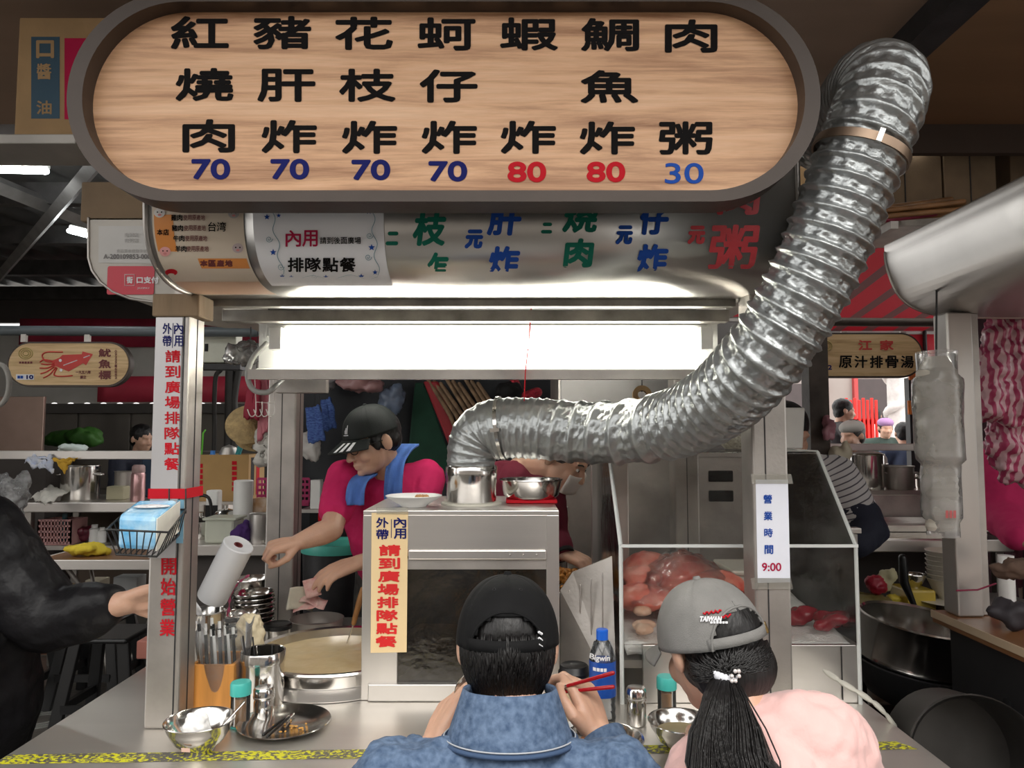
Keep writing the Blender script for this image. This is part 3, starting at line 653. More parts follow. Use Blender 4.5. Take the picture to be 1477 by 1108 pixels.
# ---- stickers on the hood
def hood_sheet(xa, xb, ta, tb, lift, n=24):
    def fn(u, v):
        t = ta + (tb - ta) * v; k = min(int(t), len(HP) - 2); p = HP[k].lerp(HP[k + 1], t - k); q = HP[k + 1] - HP[k]; nn = V((0, -abs(q.z), -q.y)).normalized() if q.length else V((0, -1, 0))
        p = p + nn * lift; return (xa + (xb - xa) * u, p.y, p.z)
    return MB().grid(fn, 6, n)
def tfor(y, x):       # curve parameter on the hood seen at photo row y
    h = hood_hit(x, y); return min([k * .1 for k in range((len(HP) - 1) * 10)], key=lambda t: (HP[int(t)].lerp(HP[int(t) + 1], t - int(t)) - V((0, h.y, h.z))).length)
ol = thing('origin_notice', 'orange meat-origin notice with animal faces stuck on the hood left end', 'notice', tuple(hood_hit(290, 420)))
xa, xb = hood_hit(220, 300).x, hood_hit(352, 320).x
cream = mat('cream_paper', (.68, .58, .46), .35, 0, .05); orange = mat('orange_print', (.72, .27, .06), .5)
hood_sheet(xa, xb, 10, tfor(424, 320), .0022, 40).build('sheet', cream, ol, smooth=True)
hood_sheet(xa + .004, xa + .045, tfor(310, 240), tfor(362, 240), .0030).build('side_band', orange, ol, smooth=True)
hood_sheet(xa + .085, xb - .004, tfor(372, 300), tfor(386, 300), .0030, 8).build('heading_band', orange, ol, smooth=True)
hood_sheet(xa + .046, xb - .006, tfor(303, 300), tfor(305, 300), .0030, 4).build('rule', orange, ol, smooth=True)
hood_sheet(xa + .002, xb - .002, tfor(405, 300), tfor(423, 300), .0028, 10).build('lower_band', mat('peach_paper', (.66, .42, .28), .4), ol, smooth=True)
hh = hood_hit
letters([('雞肉', 255, 314, 17, 9), ('豬肉', 256, 329, 17, 9), ('牛肉', 258, 344, 17, 9), ('羊肉', 261, 359, 17, 9), ('本店', 235, 335, 18, 9)], hh, blackprint, ol, .25, lift=.0042, cut=3)
letters([('使用原產地', 280, 314, 32, 8), ('使用原產地', 281, 329, 32, 8), ('使用原產地', 283, 344, 32, 8), ('使用原產地', 285, 359, 32, 8)], hh, mat('brown_print', (.16, .03, .03), .6), ol, .1, lift=.0042, cut=3)
letters([('本區產地', 312, 380, 48, 10)], hh, mat('brown_print', (0, 0, 0)), ol, .6, lift=.0045, cut=3)
letters([('台湾', 313, 327, 26, 14)], hh, blackprint, ol, .2, 'handwriting', .0042, cut=3)
letters([('本店豬肉使用原產地 台湾', 305, 413, 86, 7), ('牛肉使用原產地 羊肉使用原產地', 312, 421, 80, 6)], hh, mat('brown_print', (0, 0, 0)), ol, .3, lift=.005, cut=2)
def disc(cx, cy, rx, ry, hit, m, par, name, lift=.0045, n=20):
    c = hit(cx, cy); pts = [hit(cx + rx * cos(2 * PI * k / n), cy + ry * sin(2 * PI * k / n)) for k in range(n)]
    nn = lambda p: p + (EYE - p).normalized() * lift
    return MB().add([nn(c)] + [nn(p) for p in pts], [(0, k + 1, (k + 1) % n + 1) for k in range(n)]).build(name, m, par, fix=False)
for nm, cx, cy, m in (('cow_face', 337, 308, mat('cow_grey', (.45, .42, .40), .6)), ('pig_face', 238, 363, mat('pig_pink', (.80, .38, .36), .6)), ('sheep_face', 343, 358, mat('sheep_grey', (.52, .42, .42), .6)), ('chicken_face', 230, 307, mat('hen_white', (.75, .72, .68), .6))):
    f_ = disc(cx, cy, 8, 7, hh, m, ol, nm)
    for q in (-3, 3): disc(cx + q, cy - 1, 1.1, 1.1, hh, blackprint, f_, 'eye', .006, 8)
    disc(cx, cy + 3, 2.6, 1.6, hh, mat('snout_pink', (.7, .25, .25), .6), f_, 'snout', .006, 10)
disc(247, 393, 9, 5, hh, red, ol, 'red_flourish', .0043)
# ---- white notice with star border
wn = thing('queue_notice', 'white paper notice with a blue star border taped to the hood', 'notice', tuple(hood_hit(460, 412)))
xa, xb = hood_hit(366, 330).x, hood_hit(554, 330).x
hood_sheet(xa, xb, 10, tfor(411, 460), .0024, 40).build('sheet', paper, wn, smooth=True)
letters([('內用', 435, 344, 48, 24)], hh, crimson, wn, .5, lift=.0045, cut=4); letters([('請到後面廣場', 491, 347, 60, 10)], hh, blackprint, wn, .15, lift=.0045, cut=3); letters([('排隊點餐', 464, 382, 100, 21)], hh, blackprint, wn, .6, lift=.0050, cut=4)
vine = mat('vine_print', (.16, .30, .36), .6)
def vinepath(a, b, n=24, amp=3.2):
    pts = []
    for k in range(n + 1):
        t = k / n; x = a[0] + (b[0] - a[0]) * t; y = a[1] + (b[1] - a[1]) * t; o_ = amp * sin(t * 5 * PI)
        if abs(b[0] - a[0]) > abs(b[1] - a[1]): y += o_
        else: x += o_
        p = hh(x, y); pts.append(p + (EYE - p).normalized() * .0038)
    return pts
for a, b in (((390, 303), (545, 304)), ((392, 305), (408, 398)), ((410, 401), (545, 399)), ((537, 306), (545, 397))): MB().tube(vinepath(a, b), .0007, 5).build('border_vine', vine, wn)
def star(cx, cy, r, m, par):
    pts = [hh(cx + (r if k % 2 == 0 else r * .45) * sin(k * PI / 5), cy - (r if k % 2 == 0 else r * .45) * cos(k * PI / 5)) for k in range(10)]; c = hh(cx, cy); q = lambda p: p + (EYE - p).normalized() * .0048
    MB().add([q(c)] + [q(p) for p in pts], [(0, k + 1, (k + 1) % 10 + 1) for k in range(10)]).build('star', m, par, fix=False)
for x, y, r in ((385, 313, 4.5), (402, 311, 3.5), (460, 303, 5), (532, 305, 4.5), (394, 364, 5), (536, 357, 5), (407, 399, 4), (470, 400, 4), (521, 399, 4.5), (541, 393, 4), (420, 400, 3.5)): star(x, y, r, blue, wn)
for x, y, s_ in ((388, 345, 5), (405, 385, 5), (430, 304, 4), (500, 303, 4), (533, 340, 5), (531, 371, 5), (453, 399, 4)):
    pts = [hh(x + s_ * (1 - k / 26) * cos(k * .45), y + s_ * (1 - k / 26) * sin(k * .45)) for k in range(22)]
    MB().tube([p + (EYE - p).normalized() * .004 for p in pts], .0006, 4).build('border_curl', vine, wn)
# ---- lettering strip on the left post
pl = thing('queue_strip', 'silver strip lettered in blue and red down the left post', 'sign', (-.83, 1.768, 1.1))
B(-.871, -.806, 1.7665, 1.7688, 1.20, 1.781).build('sheet', mat('silver_film', (.60, .59, .60), .32, .55, .08, 4, 0, 60, (1, 1, .1)), pl)
h2 = plane(1.7662)
letters([('外', 241, 474, 13, 16), ('內', 257.5, 474, 13, 16), ('帶', 241, 492, 13, 16), ('用', 257.5, 492, 13, 16)], h2, navy, pl, .3); B(P(249.3, 480, 1.766).x - .0006, P(249.3, 480, 1.766).x + .0006, 1.7655, 1.7664, ZP(502, 1.766), ZP(466, 1.766)).build('divider', navy, pl)
for k, s in enumerate('請到廣場排隊點餐'): letters([(s, 249.3 - k * .25, 514 + k * 22.2, 22, 18)], h2, red, pl, .45, 'character')
ps = thing('opening_strip', 'red characters on bare steel low on the left post', 'sign', (-.84, 1.768, .9))
for k, s in enumerate('開始營業'): letters([(s, 243.5 - k * .8, 817 + k * 29.5, 22, 25)], plane(1.7685), red, ps, .5, 'character')
q = MB()
for a in ((-.876, -.786, 1.7655, 1.7668), (-.876, -.786, 1.8632, 1.8645), (-.8765, -.8752, 1.7655, 1.8645), (-.7868, -.7855, 1.7655, 1.8645)): q.box(*a, 1.341, 1.365)
tag(q.build('red_tape', red), 'red ribbon of tape wrapped round the left post', 'tape')
tag(B(-.871, -.7895, 1.7670, 1.769, 1.235, 1.338).build('blue_poster', mat('faded_blue_poster', (.22, .42, .55), .4, 0, .3, 12)), 'faded blue poster on the left post behind the tissue basket', 'poster')
# ---- yellow notice on the fryer
yn = thing('yellow_notice', 'pale yellow vertical notice with red characters taped to the fryer', 'sign', (XP(560, 1.953), 1.953, .91))
yp = [P(536, 740, 1.953), P(588.5, 739, 1.953), P(586.5, 941, 1.953), P(534.5, 942, 1.953)]
MB().prism(yp, (0, .0012, 0)).build('sheet', mat('pale_yellow_paper', (.82, .62, .34), .7, 0, .03), yn)
h3 = plane(1.9522)
letters([('外', 551.5, 754, 18, 15), ('內', 577, 754, 18, 15), ('帶', 551.5, 771, 18, 15), ('用', 577, 770, 18, 15)], h3, navy, yn, .45); B(P(564.5, 760, 1.952).x - .0008, P(564.5, 760, 1.952).x + .0008, 1.9515, 1.9524, ZP(776, 1.952), ZP(749, 1.952)).build('divider', navy, yn)
for k, s in enumerate('請到廣場排隊點餐'): letters([(s, 562.3 - k * .75, 794 + k * 18.8, 31, 16.5)], h3, mat('bright_red_print', (.68, .015, .015), .6), yn, .75, 'character')
MB().prism([P(543, 732, 1.951), P(588, 732, 1.951), P(588, 742, 1.951), P(543, 742, 1.951)], (0, .0008, 0)).build('tape', clear('sticky_tape', (.95, .95, .92), .15, .15, (.8, .78, .7)), yn)
# ---- opening hours on the right post
oh = thing('hours_notice', 'white opening hours notice taped to the right post', 'notice', tuple(P(1115, 840, 1.767)))
MB().prism([P(1090, 692, 1.7675), P(1136.5, 692, 1.7675), P(1140, 840, 1.7675), P(1093, 841, 1.7675)], (0, .0012, 0)).build('sheet', mat('notice_paper', (.80, .82, .90), .7), oh)
for k, s in enumerate('營業時間'): letters([(s, 1107.3 + k * .6, 720 + k * 24.3, 12.5, 13)], plane(1.767), blue, oh, .35, 'character')
letters([('9:00', 1113, 818, 28, 12)], plane(1.767), crimson, oh, .3, 'hours')
wrap = clear('packing_tape', (.95, .95, .93), .10, .10, (.85, .82, .75), 1.5, .15)
for a, b in ((684, 698), (834, 850)):
    MB().prism([P(1083, a, 1.766), P(1141, a, 1.766), P(1144, b, 1.766), P(1085, b, 1.766)], (0, .0006, 0)).build('tape', wrap, oh)
# ---- rounded hood end of the stall behind, with payment stickers
pe = thing('payment_panel', 'rounded white hood end carrying a red payment sticker at left', 'panel', tuple(P(190, 435, 2.0)))
cr_ = [P(x, y, 2.0) for x, y in ((128, 315), (128, 372), (133, 390), (145, 407), (163, 421), (188, 431), (222, 436), (300, 437), (300, 315))]
MB().prism(cr_, (0, .5, 0)).build('end_plate', mat('dusty_white_sheet', (.52, .49, .44), .5, 0, .12, 8), pe)
MB().tube([p + V((0, -.001, 0)) for p in cr_[:8]], .004, 6).build('edge_trim', steel_d, pe, smooth=True)
hp_ = plane(1.9985)
MB().prism([P(142, 326, 1.9985), P(226, 326, 1.9985), P(226, 380, 1.9985), P(142, 379, 1.9985)], (0, .001, 0)).build('licence_sheet', mat('grey_paper', (.55, .54, .52), .5), pe)
letters([('A-200109853-000', 183, 370, 68, 7)], plane(1.997), mat('grey_print', (.18, .17, .17), .6), pe, .25, 'licence_number')
letters([('肉粥店', 190, 339, 20, 6), ('肉粥店', 190, 347, 20, 6), ('食品業者登錄字號', 190, 362, 44, 5)], plane(1.997), mat('pale_print', (.36, .35, .34), .6), pe, 0, 'licence_text')
rs = MB().prism(stadium(P(170, 0, 1.998).x, P(236, 0, 1.998).x, ZP(425, 1.998), ZP(384, 1.998), 1.997, .006, 5), (0, .001, 0)).build('payment_sticker', mat('sticker_red', (.55, .02, .045), .4), pe)
letters([('街', 187, 404, 9, 10), ('口支付', 213, 404, 32, 10)], plane(1.9962), paper, rs, .4, 'sticker_text'); letters([('JKOPAY', 207, 416, 18, 3)], plane(1.9962), paper, rs, 0, 'sticker_text')
bx = [P(180, 396, 1.9962), P(194, 396, 1.9962), P(194, 412, 1.9962), P(180, 412, 1.9962)]
MB().tube(bx + [bx[0]], .0009, 4).build('sticker_emblem', paper, rs)
tag(B(P(128, 0, 2.0).x, P(128, 0, 2.0).x + .26, 2.0, 2.4, ZP(319, 2.0), ZP(262, 2.0)).build('carton', cardboard_d, bevel=.004), 'plain brown carton resting on the white payment panel', 'carton')
# ---- soy sauce carton on its ledge
lg = tag(B(-1.75, P(130, 0, 1.98).x, 1.94, 2.11, ZP(207, 1.94), ZP(193, 1.94)).build('steel_ledge', mat('pale_channel', (.40, .38, .35), .5, .4, .15), bevel=.003), 'grey steel ledge under the soy sauce carton at top left', 'ledge')
sc_ = thing('soy_sauce_carton', 'brown carton printed with a blue soy sauce panel at top left', 'carton', (-1.2, 2.15, ZP(193, 1.98)))
SD = 1.98; z0 = ZP(193, 1.94) + .0005
B(P(29, 0, SD).x, P(29, 0, SD).x + .34, SD, SD + .13, z0, ZP(25, SD)).build('box', cardboard, sc_, bevel=.004)
hs_ = plane(SD - .0008); inkblue = mat('ink_blue', (.025, .07, .11), .6)
MB().prism([P(45, 53, SD - .0006), P(86, 53, SD - .0006), P(86, 171, SD - .0006), P(45, 171, SD - .0006)], (0, .0005, 0)).build('blue_panel', inkblue, sc_)
MB().prism([P(93, 55, SD - .0006), P(134, 55, SD - .0006), P(134, 172, SD - .0006), P(93, 172, SD - .0006)], (0, .0005, 0)).build('red_panel', crimson, sc_)
letters([('醬', 63.5, 103, 21, 23), ('油', 63.5, 155, 22, 20)], hs_, cardboard, sc_, .5); letters([('口', 65, 71, 26, 26)], hs_, cardboard, sc_, 1.2, 'emblem')

# ================================================================ THINGS ON THE COUNTER
CZ = .8008
def bowl(name, label, cat, c, r, h, group=None, base=.42, m=steel_p):
    t = thing(name, label, cat, c, group)
    MB().lathe([(0, .006), (r * base, .006), (r * base, 0), (r * base * 1.08, 0), (r * base * 1.1, .008), (r * .72, h * .35), (r * .93, h * .75), (r, h - .002), (r * 1.03, h), (r * 1.02, h + .002), (r * .975, h),
                (r * .90, h * .75), (r * .69, h * .38), (r * .4, .013), (0, .011)], c, 40).build('bowl', m, t, smooth=50)
    return t
b1c = V((-.690, 1.655, CZ))
bowl('steel_bowl', 'steel bowl holding crumpled white tissue at the counter front left', 'bowl', b1c, .073, .066)
tis = blob('tissue', [], [(b1c + V((-.018 + .012 * (k % 3), -.01 + .012 * (k // 3), .03 + .02 * random.random())), (.016, .014, random.uniform(.02, .034))) for k in range(7)], mat('white_tissue', (.85, .85, .84), .9, 0, .03), None, .004, 2, .012, .012)
tag(tis, 'crumpled white tissue standing up in the front left bowl', 'tissue')
sp_ = thing('soup_spoon', 'clear-handled spoon leaning out of the tissue bowl', 'spoon', tuple(b1c + V((.02, 0, .02))))
MB().tube([b1c + V((.022, -.005, .022)), P(352, 1013, 1.70)], [.0042, .0036], 8, 'round', .5).build('handle', steel_p, sp_, smooth=True)
MB().ell(b1c + V((.015, -.008, .020)), (.018, .012, .005)).build('bowl', steel_p, sp_, smooth=True)
tag(MB().prism([b1c + V((-.012, -.0605, .022)), b1c + V((.006, -.0595, .021)), b1c + V((.006, -.0620, .030)), b1c + V((-.012, -.0625, .031))], (0, .001, 0)).build('bowl_sticker', mat('peach_sticker', (.75, .5, .4), .6)), 'tiny peach sticker on the side of the tissue bowl', 'sticker')
pc = V((-.540, 1.778, CZ))
pt_ = thing('steel_plate', 'dirty oval stainless plate with a few crumbs left', 'plate', pc)
MB().lathe([(0, 0), (.066, 0), (.078, .006), (.105, .015), (.108, .016), (.106, .018), (.078, .010), (.064, .004), (0, .004)], pc, 48).build('plate', steel_p, pt_, smooth=45)
for k in range(16):
    a = random.uniform(0, 6.28); q = random.uniform(0, .05)
    MB().ell(pc + V((.02 + q * cos(a) * .9, -.005 + q * sin(a), .0065)), (random.uniform(.002, .005), random.uniform(.002, .004), .002), None, 7, 5).build('crumb', mat('fried_crumb', (.55, .28, .06), .6, 0, .3, 60), pt_, smooth=True)
for k, (a, b, lb) in enumerate((((386, 1062, 1.655), (424, 1029, 1.775), 'steel-tipped black chopstick laid across the dirty plate'), ((380, 1060, 1.662), (417, 1031, 1.79), 'second black chopstick on the dirty plate, the left one'))):
    p0 = G(a[0], a[1], CZ + .0185); p1 = G(b[0], b[1], CZ + .012)
    t = thing('chopstick', lb, 'chopstick', tuple(p0), 'chopsticks on the dirty plate')
    MB().tube([p0, p0.lerp(p1, .8)], [.0036, .003], 8).build('shaft', blackplastic, t, smooth=True); MB().tube([p0.lerp(p1, .8), p1], [.0028, .0018], 8).build('tip', steel_p, t, smooth=True)
def pickjar(c, label):
    t = thing('toothpick_jar', label, 'jar', c); teal = mat('teal_plastic', (.06, .45, .40), .35)
    mb = MB()
    for k in range(26):
        a = k * 2.4; q = .016 * math.sqrt(k / 26); mb.tube([c + V((q * cos(a), q * sin(a), .004)), c + V((q * cos(a), q * sin(a), .068))], .0011, 4, 'flat')
    mb.lathe([(0, .004), (.0185, .004), (.0185, .066), (0, .066)], c, 20); mb.build('toothpicks', mat('toothpick_wood', (.55, .30, .12), .6, 0, .3, 60, 0, 60, (1, 1, .02)), t, smooth=40)
    MB().lathe([(.0225, 0), (.0225, .074), (.0205, .074), (.0205, 0)], c, 28).build('glass', clear('jar_plastic', (.95, .95, .95), .04, .03), t, smooth=40)
    MB().lathe([(0, 0), (.023, 0), (.0235, .004), (.0, .004)], c, 28).build('base', teal, t, smooth=40)
    MB().lathe([(.0245, .074), (.0245, .098), (.022, .103), (0, .104), (0, .074)], c, 28).build('lid', teal, t, smooth=40)
    return t
pickjar(V((-.650, 1.79, CZ)), 'teal-lidded toothpick jar beside the pepper shaker at left')
def shaker(c, label, h=.078):
    t = thing('pepper_shaker', label, 'shaker', c)
    MB().lathe([(0, 0), (.022, 0), (.0235, .003), (.0235, h * .55), (.0215, h * .60), (.0215, h * .66), (0, h * .66)], c, 28).build('body', steel_p, t, smooth=40)
    MB().lathe([(.0245, h * .66), (.0245, h * .92), (.021, h * .985), (0, h), (0, h * .66)], c, 28).build('lid', steel_p, t, smooth=40)
    MB().lathe([(.0248, h * .70), (.0255, h * .72), (.0248, h * .74)], c, 28).build('bead', steel, t, smooth=True)
    return t
shaker(V((-.608, 1.83, CZ)), 'silver pepper shaker beside the left teal-lidded jar')
# chopstick cup
cc2 = V((-.640, 1.915, CZ))
cu = thing('chopstick_cup', 'tall steel canister holding spoons and dark chopsticks', 'canister', cc2)
MB().lathe([(0, 0), (.052, 0), (.053, .003), (.053, .112), (.0555, .114), (.0555, .139), (.054, .141), (.051, .139), (.051, .006), (0, .006)], cc2, 40).build('canister', steel_p, cu, smooth=40)
for k in range(5):
    a = 2.2 + k * .9; q = V((cos(a) * .03, sin(a) * .03, .01)); e = V((cos(a) * .046 - .012, sin(a) * .04, random.uniform(.15, .185)))
    t = thing('spoon' if k % 2 else 'chopstick', ('steel spoon handle sticking out of the tall canister, ' if k % 2 else 'dark chopstick standing in the tall canister, ') + ('leaning back left', 'at the left rim', 'at the front rim', 'towards the right rim', 'at the far right rim')[k], 'spoon' if k % 2 else 'chopstick', tuple(cc2 + q), 'utensils in the tall canister')
    MB().tube([cc2 + q, cc2 + e], [.003, .0035], 6, 'round', .6).build('shaft', steel_p if k % 2 else iron, t, smooth=True)
# bamboo box with wrapped chopsticks
bbx = thing('bamboo_box', 'square bamboo box for wrapped chopsticks beside the left post', 'box', (-.745, 1.93, CZ))
x0, x1, y0, y1, z0, z1 = -.806, -.697, 1.868, 1.985, CZ, CZ + .118
for a in ((x0, x1, y0, y0 + .009), (x0, x1, y1 - .009, y1), (x0, x0 + .009, y0 + .009, y1 - .009), (x1 - .009, x1, y0 + .009, y1 - .009)): B(*a, z0, z1).build('side', woodblock, bbx, bevel=.0015)
B(x0, x1, y0, y1, z0, z0 + .008).build('base', woodblock, bbx)
mb = clear('thin_bag', (.92, .92, .92), .06, .35, (.75, .75, .75), 1.4, .12)
bagv = MB().grid(lambda u, v: (-.745 + (.054 + .018 * v) * cos(2 * PI * u) + .006 * noise.noise(V((cos(2 * PI * u) * 3, sin(2 * PI * u) * 3, v * 4))), 1.926 + (.056 + .018 * v) * sin(2 * PI * u) * .98, z0 + .02 + .185 * v + .016 * v * sin(2 * PI * u * 5)), 60, 14, True)
tag(bagv.build('plastic_bag', mb, smooth=True), 'thin clear plastic bag lining the bamboo box', 'bag')
for k in range(14):
    x = -.785 + .012 * (k % 7); y = 1.905 + .03 * (k // 7); h = .20 + random.uniform(-.012, .02); tx_ = -.018 + .004 * (k % 3)
    t = thing('wrapped_chopsticks', 'wrapped chopsticks in the bamboo box, %s row, %s from the left' % (('front', 'back')[k // 7], ('first', 'second', 'third', 'fourth', 'fifth', 'sixth', 'seventh')[k % 7]), 'chopsticks', (x, y, z0 + .01), 'wrapped chopsticks in the bamboo box')
    MB().tube([(x, y, z0 + .012), (x + tx_, y, z0 + h)], .0042, 4, 'flat').build('sleeve', blackplastic if k % 3 else white, t)
    MB().tube([(x + tx_ * .93, y, z0 + h * .93), (x + tx_ * 1.02, y, z0 + h * 1.02)], .0044, 4, 'flat').build('tip', white if k % 3 else blackplastic, t)
tag(blob('paper_napkins', [([(-.715, 2.03, CZ + .04), (-.715, 2.035, CZ + .17)], [.04, .034])], [], mat('cream_tissue', (.72, .62, .42), .8), None, .006, 2, .03, .02), 'crumpled cream napkins in a bag behind the wrapped chopsticks', 'napkins')
# congee cauldron set into the counter
po = V((-.515, 2.19, .70))
pt = thing('congee_cauldron', 'wide stainless cauldron of pale congee sunk into the counter', 'cauldron', tuple(po))
MB().lathe([(0, 0), (.18, 0), (.225, .04), (.232, .10), (.232, .155), (.246, .158), (.249, .163), (.246, .168), (.228, .166), (.224, .12), (.2, .03), (0, .02)], po, 64).build('pan', steel_p, pt, smooth=40)
MB().lathe([(.233, .102), (.262, .102), (.262, .104), (.238, .125), (.233, .125)], po, 64).build('collar', steel_h, pt, smooth=40)
MB().grid(lambda u, v: po + V((.2255 * v * cos(2 * PI * u), .2255 * v * sin(2 * PI * u), .142 + .0016 * noise.noise(V((v * cos(2 * PI * u) * 6, v * sin(2 * PI * u) * 6, 1))))), 64, 14, True).build('congee', mat('congee', (.62, .47, .25), .25, 0, .10, 16, .15, 30, col2=(.70, .56, .33)), pt, smooth=True)
ld = thing('ladle', 'wooden-handled ladle standing in the congee', 'ladle', tuple(G(505, 925, .845)))
a = G(503, 926, .846); b = P(523, 850, 2.33)
MB().tube([a + V((-.01, .0, -.02)), a.lerp(b, .38)], .004, 8, 'round', .6).build('shank', steel_p, ld, smooth=True)
MB().tube([a.lerp(b, .36), a.lerp(b, .75), b], [.008, .010, .008], 10).build('handle', mat('ladle_wood', (.32, .15, .05), .5, 0, .2, 20), ld, smooth=True)
# stacked rice bowls behind the cauldron: each bowl its own thing
def stack(px_, d, n, r, h, dz, labels, grp):
    c = V((XP(px_, d), d, CZ)); first = None
    for k in range(n):
        loc = c + V((random.uniform(-.003, .003), random.uniform(-.003, .003), k * dz))
        if first is None: first = bowl('rice_bowl', labels(k, n), 'bowl', c, r, h, grp)
        else:
            o = dup(first, loc, labels(k, n)); o['group'] = grp
ords = ['lowest', 'second', 'third', 'fourth', 'fifth', 'sixth', 'seventh', 'eighth']
def lab(where): return lambda k, n: 'steel rice bowl, ' + ('topmost' if k == n - 1 else ords[k] + ' from the bottom') + ' of the stack ' + where
stack(354, 2.40, 5, .058, .05, .0165, lab('nearest the cup of chopsticks'), 'steel bowls in the near stack')
stack(373, 2.56, 7, .068, .056, .0155, lab('beside the back post'), 'steel bowls in the rear stack')
bowl('steel_pan', 'empty steel pan standing behind both bowl stacks', 'pan', V((XP(372, 2.78), 2.74, CZ + .03)), .068, .13, None, .9)
# pot with a roll of plastic bags
rp = V((XP(304, 2.28), 2.28, CZ)); rpt = thing('steel_pot', 'steel pot holding a leaning roll of white plastic bags', 'pot', rp)
MB().lathe([(0, 0), (.058, 0), (.06, .004), (.062, .15), (.065, .153), (.062, .155), (.058, .15), (.056, .006), (0, .006)], rp, 36).build('pot', steel_p, rpt, smooth=40)
rl = thing('bag_roll', 'thick roll of white plastic bags leaning in the steel pot', 'roll', tuple(rp + V((0, 0, .02))))
ax_ = (P(342, 790, 2.26) - P(306, 862, 2.30)); q0 = P(306, 862, 2.30); Mx = ax_.normalized().to_track_quat('Z', 'Y').to_matrix(); L_ = ax_.length + .01
MB().lathe([(.012, 0), (.046, 0), (.047, .004), (.047, L_), (.044, L_ + .003), (.014, L_), (.012, L_ - .02)], q0, 36, Mx).build('roll', mat('white_film', (.80, .81, .83), .3, 0, .03, 5, .05, 30), rl, smooth=40)
MB().lathe([(.0135, L_ - .01), (.0135, L_ + .001), (.010, L_ + .001), (.010, L_ - .01)], q0, 20, Mx).build('core', mat('dark_core', (.18, .03, .03), .6), rl)
tag(MB().grid(lambda u, v: (XP(287, 2.2) + .022 * u, 2.215 + .01 * sin(v * 5), CZ + .13 + .075 * v * (1 - .4 * u)), 8, 8).build('paper_scrap', paper, smooth=True, solid=.001), 'white sheet poking out left of the roll of bags', 'paper')
tag(MB().tube(smoothpath([P(330, 880, 2.36), P(333, 858, 2.36), P(343, 842, 2.36), P(356, 832, 2.36)], 5), [.003 + .007 * (k % 3 == 0) for k in range(16)], 6, 'round', .5).build('pink_ribbon', mat('pink_ribbon', (.60, .10, .22), .5), smooth=True), 'knotted pink plastic ribbon over the near bowl stack', 'ribbon')
# perforated tin, cash bowl, banknotes, cloth
tnc = V((XP(407, 2.50), 2.50, CZ)); tn = thing('black_lidded_tin', 'small steel tin with black lid behind the congee', 'tin', tnc)
MB().lathe([(0, 0), (.044, 0), (.045, .003), (.045, .042), (0, .042)], tnc, 32).build('tin', steel_p, tn, smooth=40); MB().lathe([(.047, .042), (.047, .054), (.043, .058), (.038, .055), (0, .055), (0, .042)], tnc, 32).build('lid', blackplastic, tn, smooth=40)
cbc = V((XP(460, 2.58), 2.60, CZ)); cbw = thing('cash_pan', 'round metal pan used as a till for banknotes', 'pan', cbc)
MB().lathe([(0, 0), (.075, 0), (.085, .006), (.092, .048), (.094, .05), (.091, .051), (.083, .012), (0, .006)], cbc, 40).build('pan', steel_d, cbw, smooth=40)
notem = mat('red_banknote', (.62, .26, .24), .7, 0, .3, 40, 0, 60, col2=(.75, .55, .50))
for k, (px_, py_, a, lb) in enumerate(((452, 868, 15, 'red banknote lying over the rim of the cash pan'), (442, 874, -20, 'red banknote slipped beneath the others in the pan'))):
    M_ = Matrix.Rotation(R(a), 3, 'Y') @ Matrix.Rotation(R(25), 3, 'X'); c = P(px_, py_, 2.55)
    nb = MB().grid(lambda u, v: c + M_ @ V(((u - .5) * .09, (v - .5) * .04 + .004 * sin(u * 6), .004 * sin(u * 5 + k) + .01 * v)), 12, 6).build('banknote', notem, smooth=True, solid=.0006)
    tag(nb, lb, 'banknote')
tag(MB().grid(lambda u, v: P(412 + 38 * u + 6 * v, 880 - 32 * v + 12 * u * u - 10 * u, 2.52 + .06 * u), 14, 12).build('dish_cloth', mat('cream_cloth', (.66, .62, .50), .9, 0, .1, 20, .2, 60), smooth=True, solid=.006), 'folded cream cloth leaning on the cash pan', 'cloth')
# right-hand diners' things
bt = V((XP(866, 1.80), 1.80, CZ)); wb = thing('water_bottle', 'clear water bottle with blue cap and blue label', 'bottle', bt)
pet = clear('pet_bottle', (.93, .95, .97), .05, .03, (.8, .85, .9), 1.5)
MB().lathe([(0, .004), (.022, 0), (.030, .006), (.0315, .02), (.030, .03), (.0315, .04), (.030, .05), (.0315, .06), (.0315, .152), (.0300, .162), (.025, .180), (.018, .194), (.0125, .202), (.0125, .208)], bt, 36).build('bottle', pet, wb, smooth=50)
for k in range(9):
    a0 = k * 2 * PI / 9; MB().tube([bt + V(((.0312 - .012 * t ** 1.5) * cos(a0 + t * .8), (.0312 - .012 * t ** 1.5) * sin(a0 + t * .8), .152 + .042 * t)) for t in [q / 6 for q in range(7)]], .0012, 5).build('swirl_rib', pet, wb, smooth=True)
MB().lathe([(.0319, .070), (.0322, .072), (.0322, .150), (.0319, .152)], bt, 36).build('label', mat('bottle_label', (.01, .07, .36), .35), wb, smooth=40)
MB().lathe([(.0144, .200), (.0144, .222), (.0125, .224), (0, .224), (0, .200)], bt, 24).build('cap', mat('blue_cap', (.01, .12, .62), .35), wb, smooth=40)
cyl = lambda x, y: (lambda p: bt + V((p.x - bt.x, -math.sqrt(max(1e-6, .0324 ** 2 - (p.x - bt.x) ** 2)), p.z - bt.z)))(P(x, y, 1.768))
letters([('Bigwin', 866, 951, 28, 11)], cyl, paper, wb, .35, 'label_text', .0003, .1); dashes(858, 967, 4, 5, 4, 5, cyl, paper, wb, lift=.0004)
cf = V((XP(826, 1.86), 1.86, CZ)); cfc = thing('coffee_cup', 'takeaway coffee cup with black lid beside the water bottle', 'cup', cf)
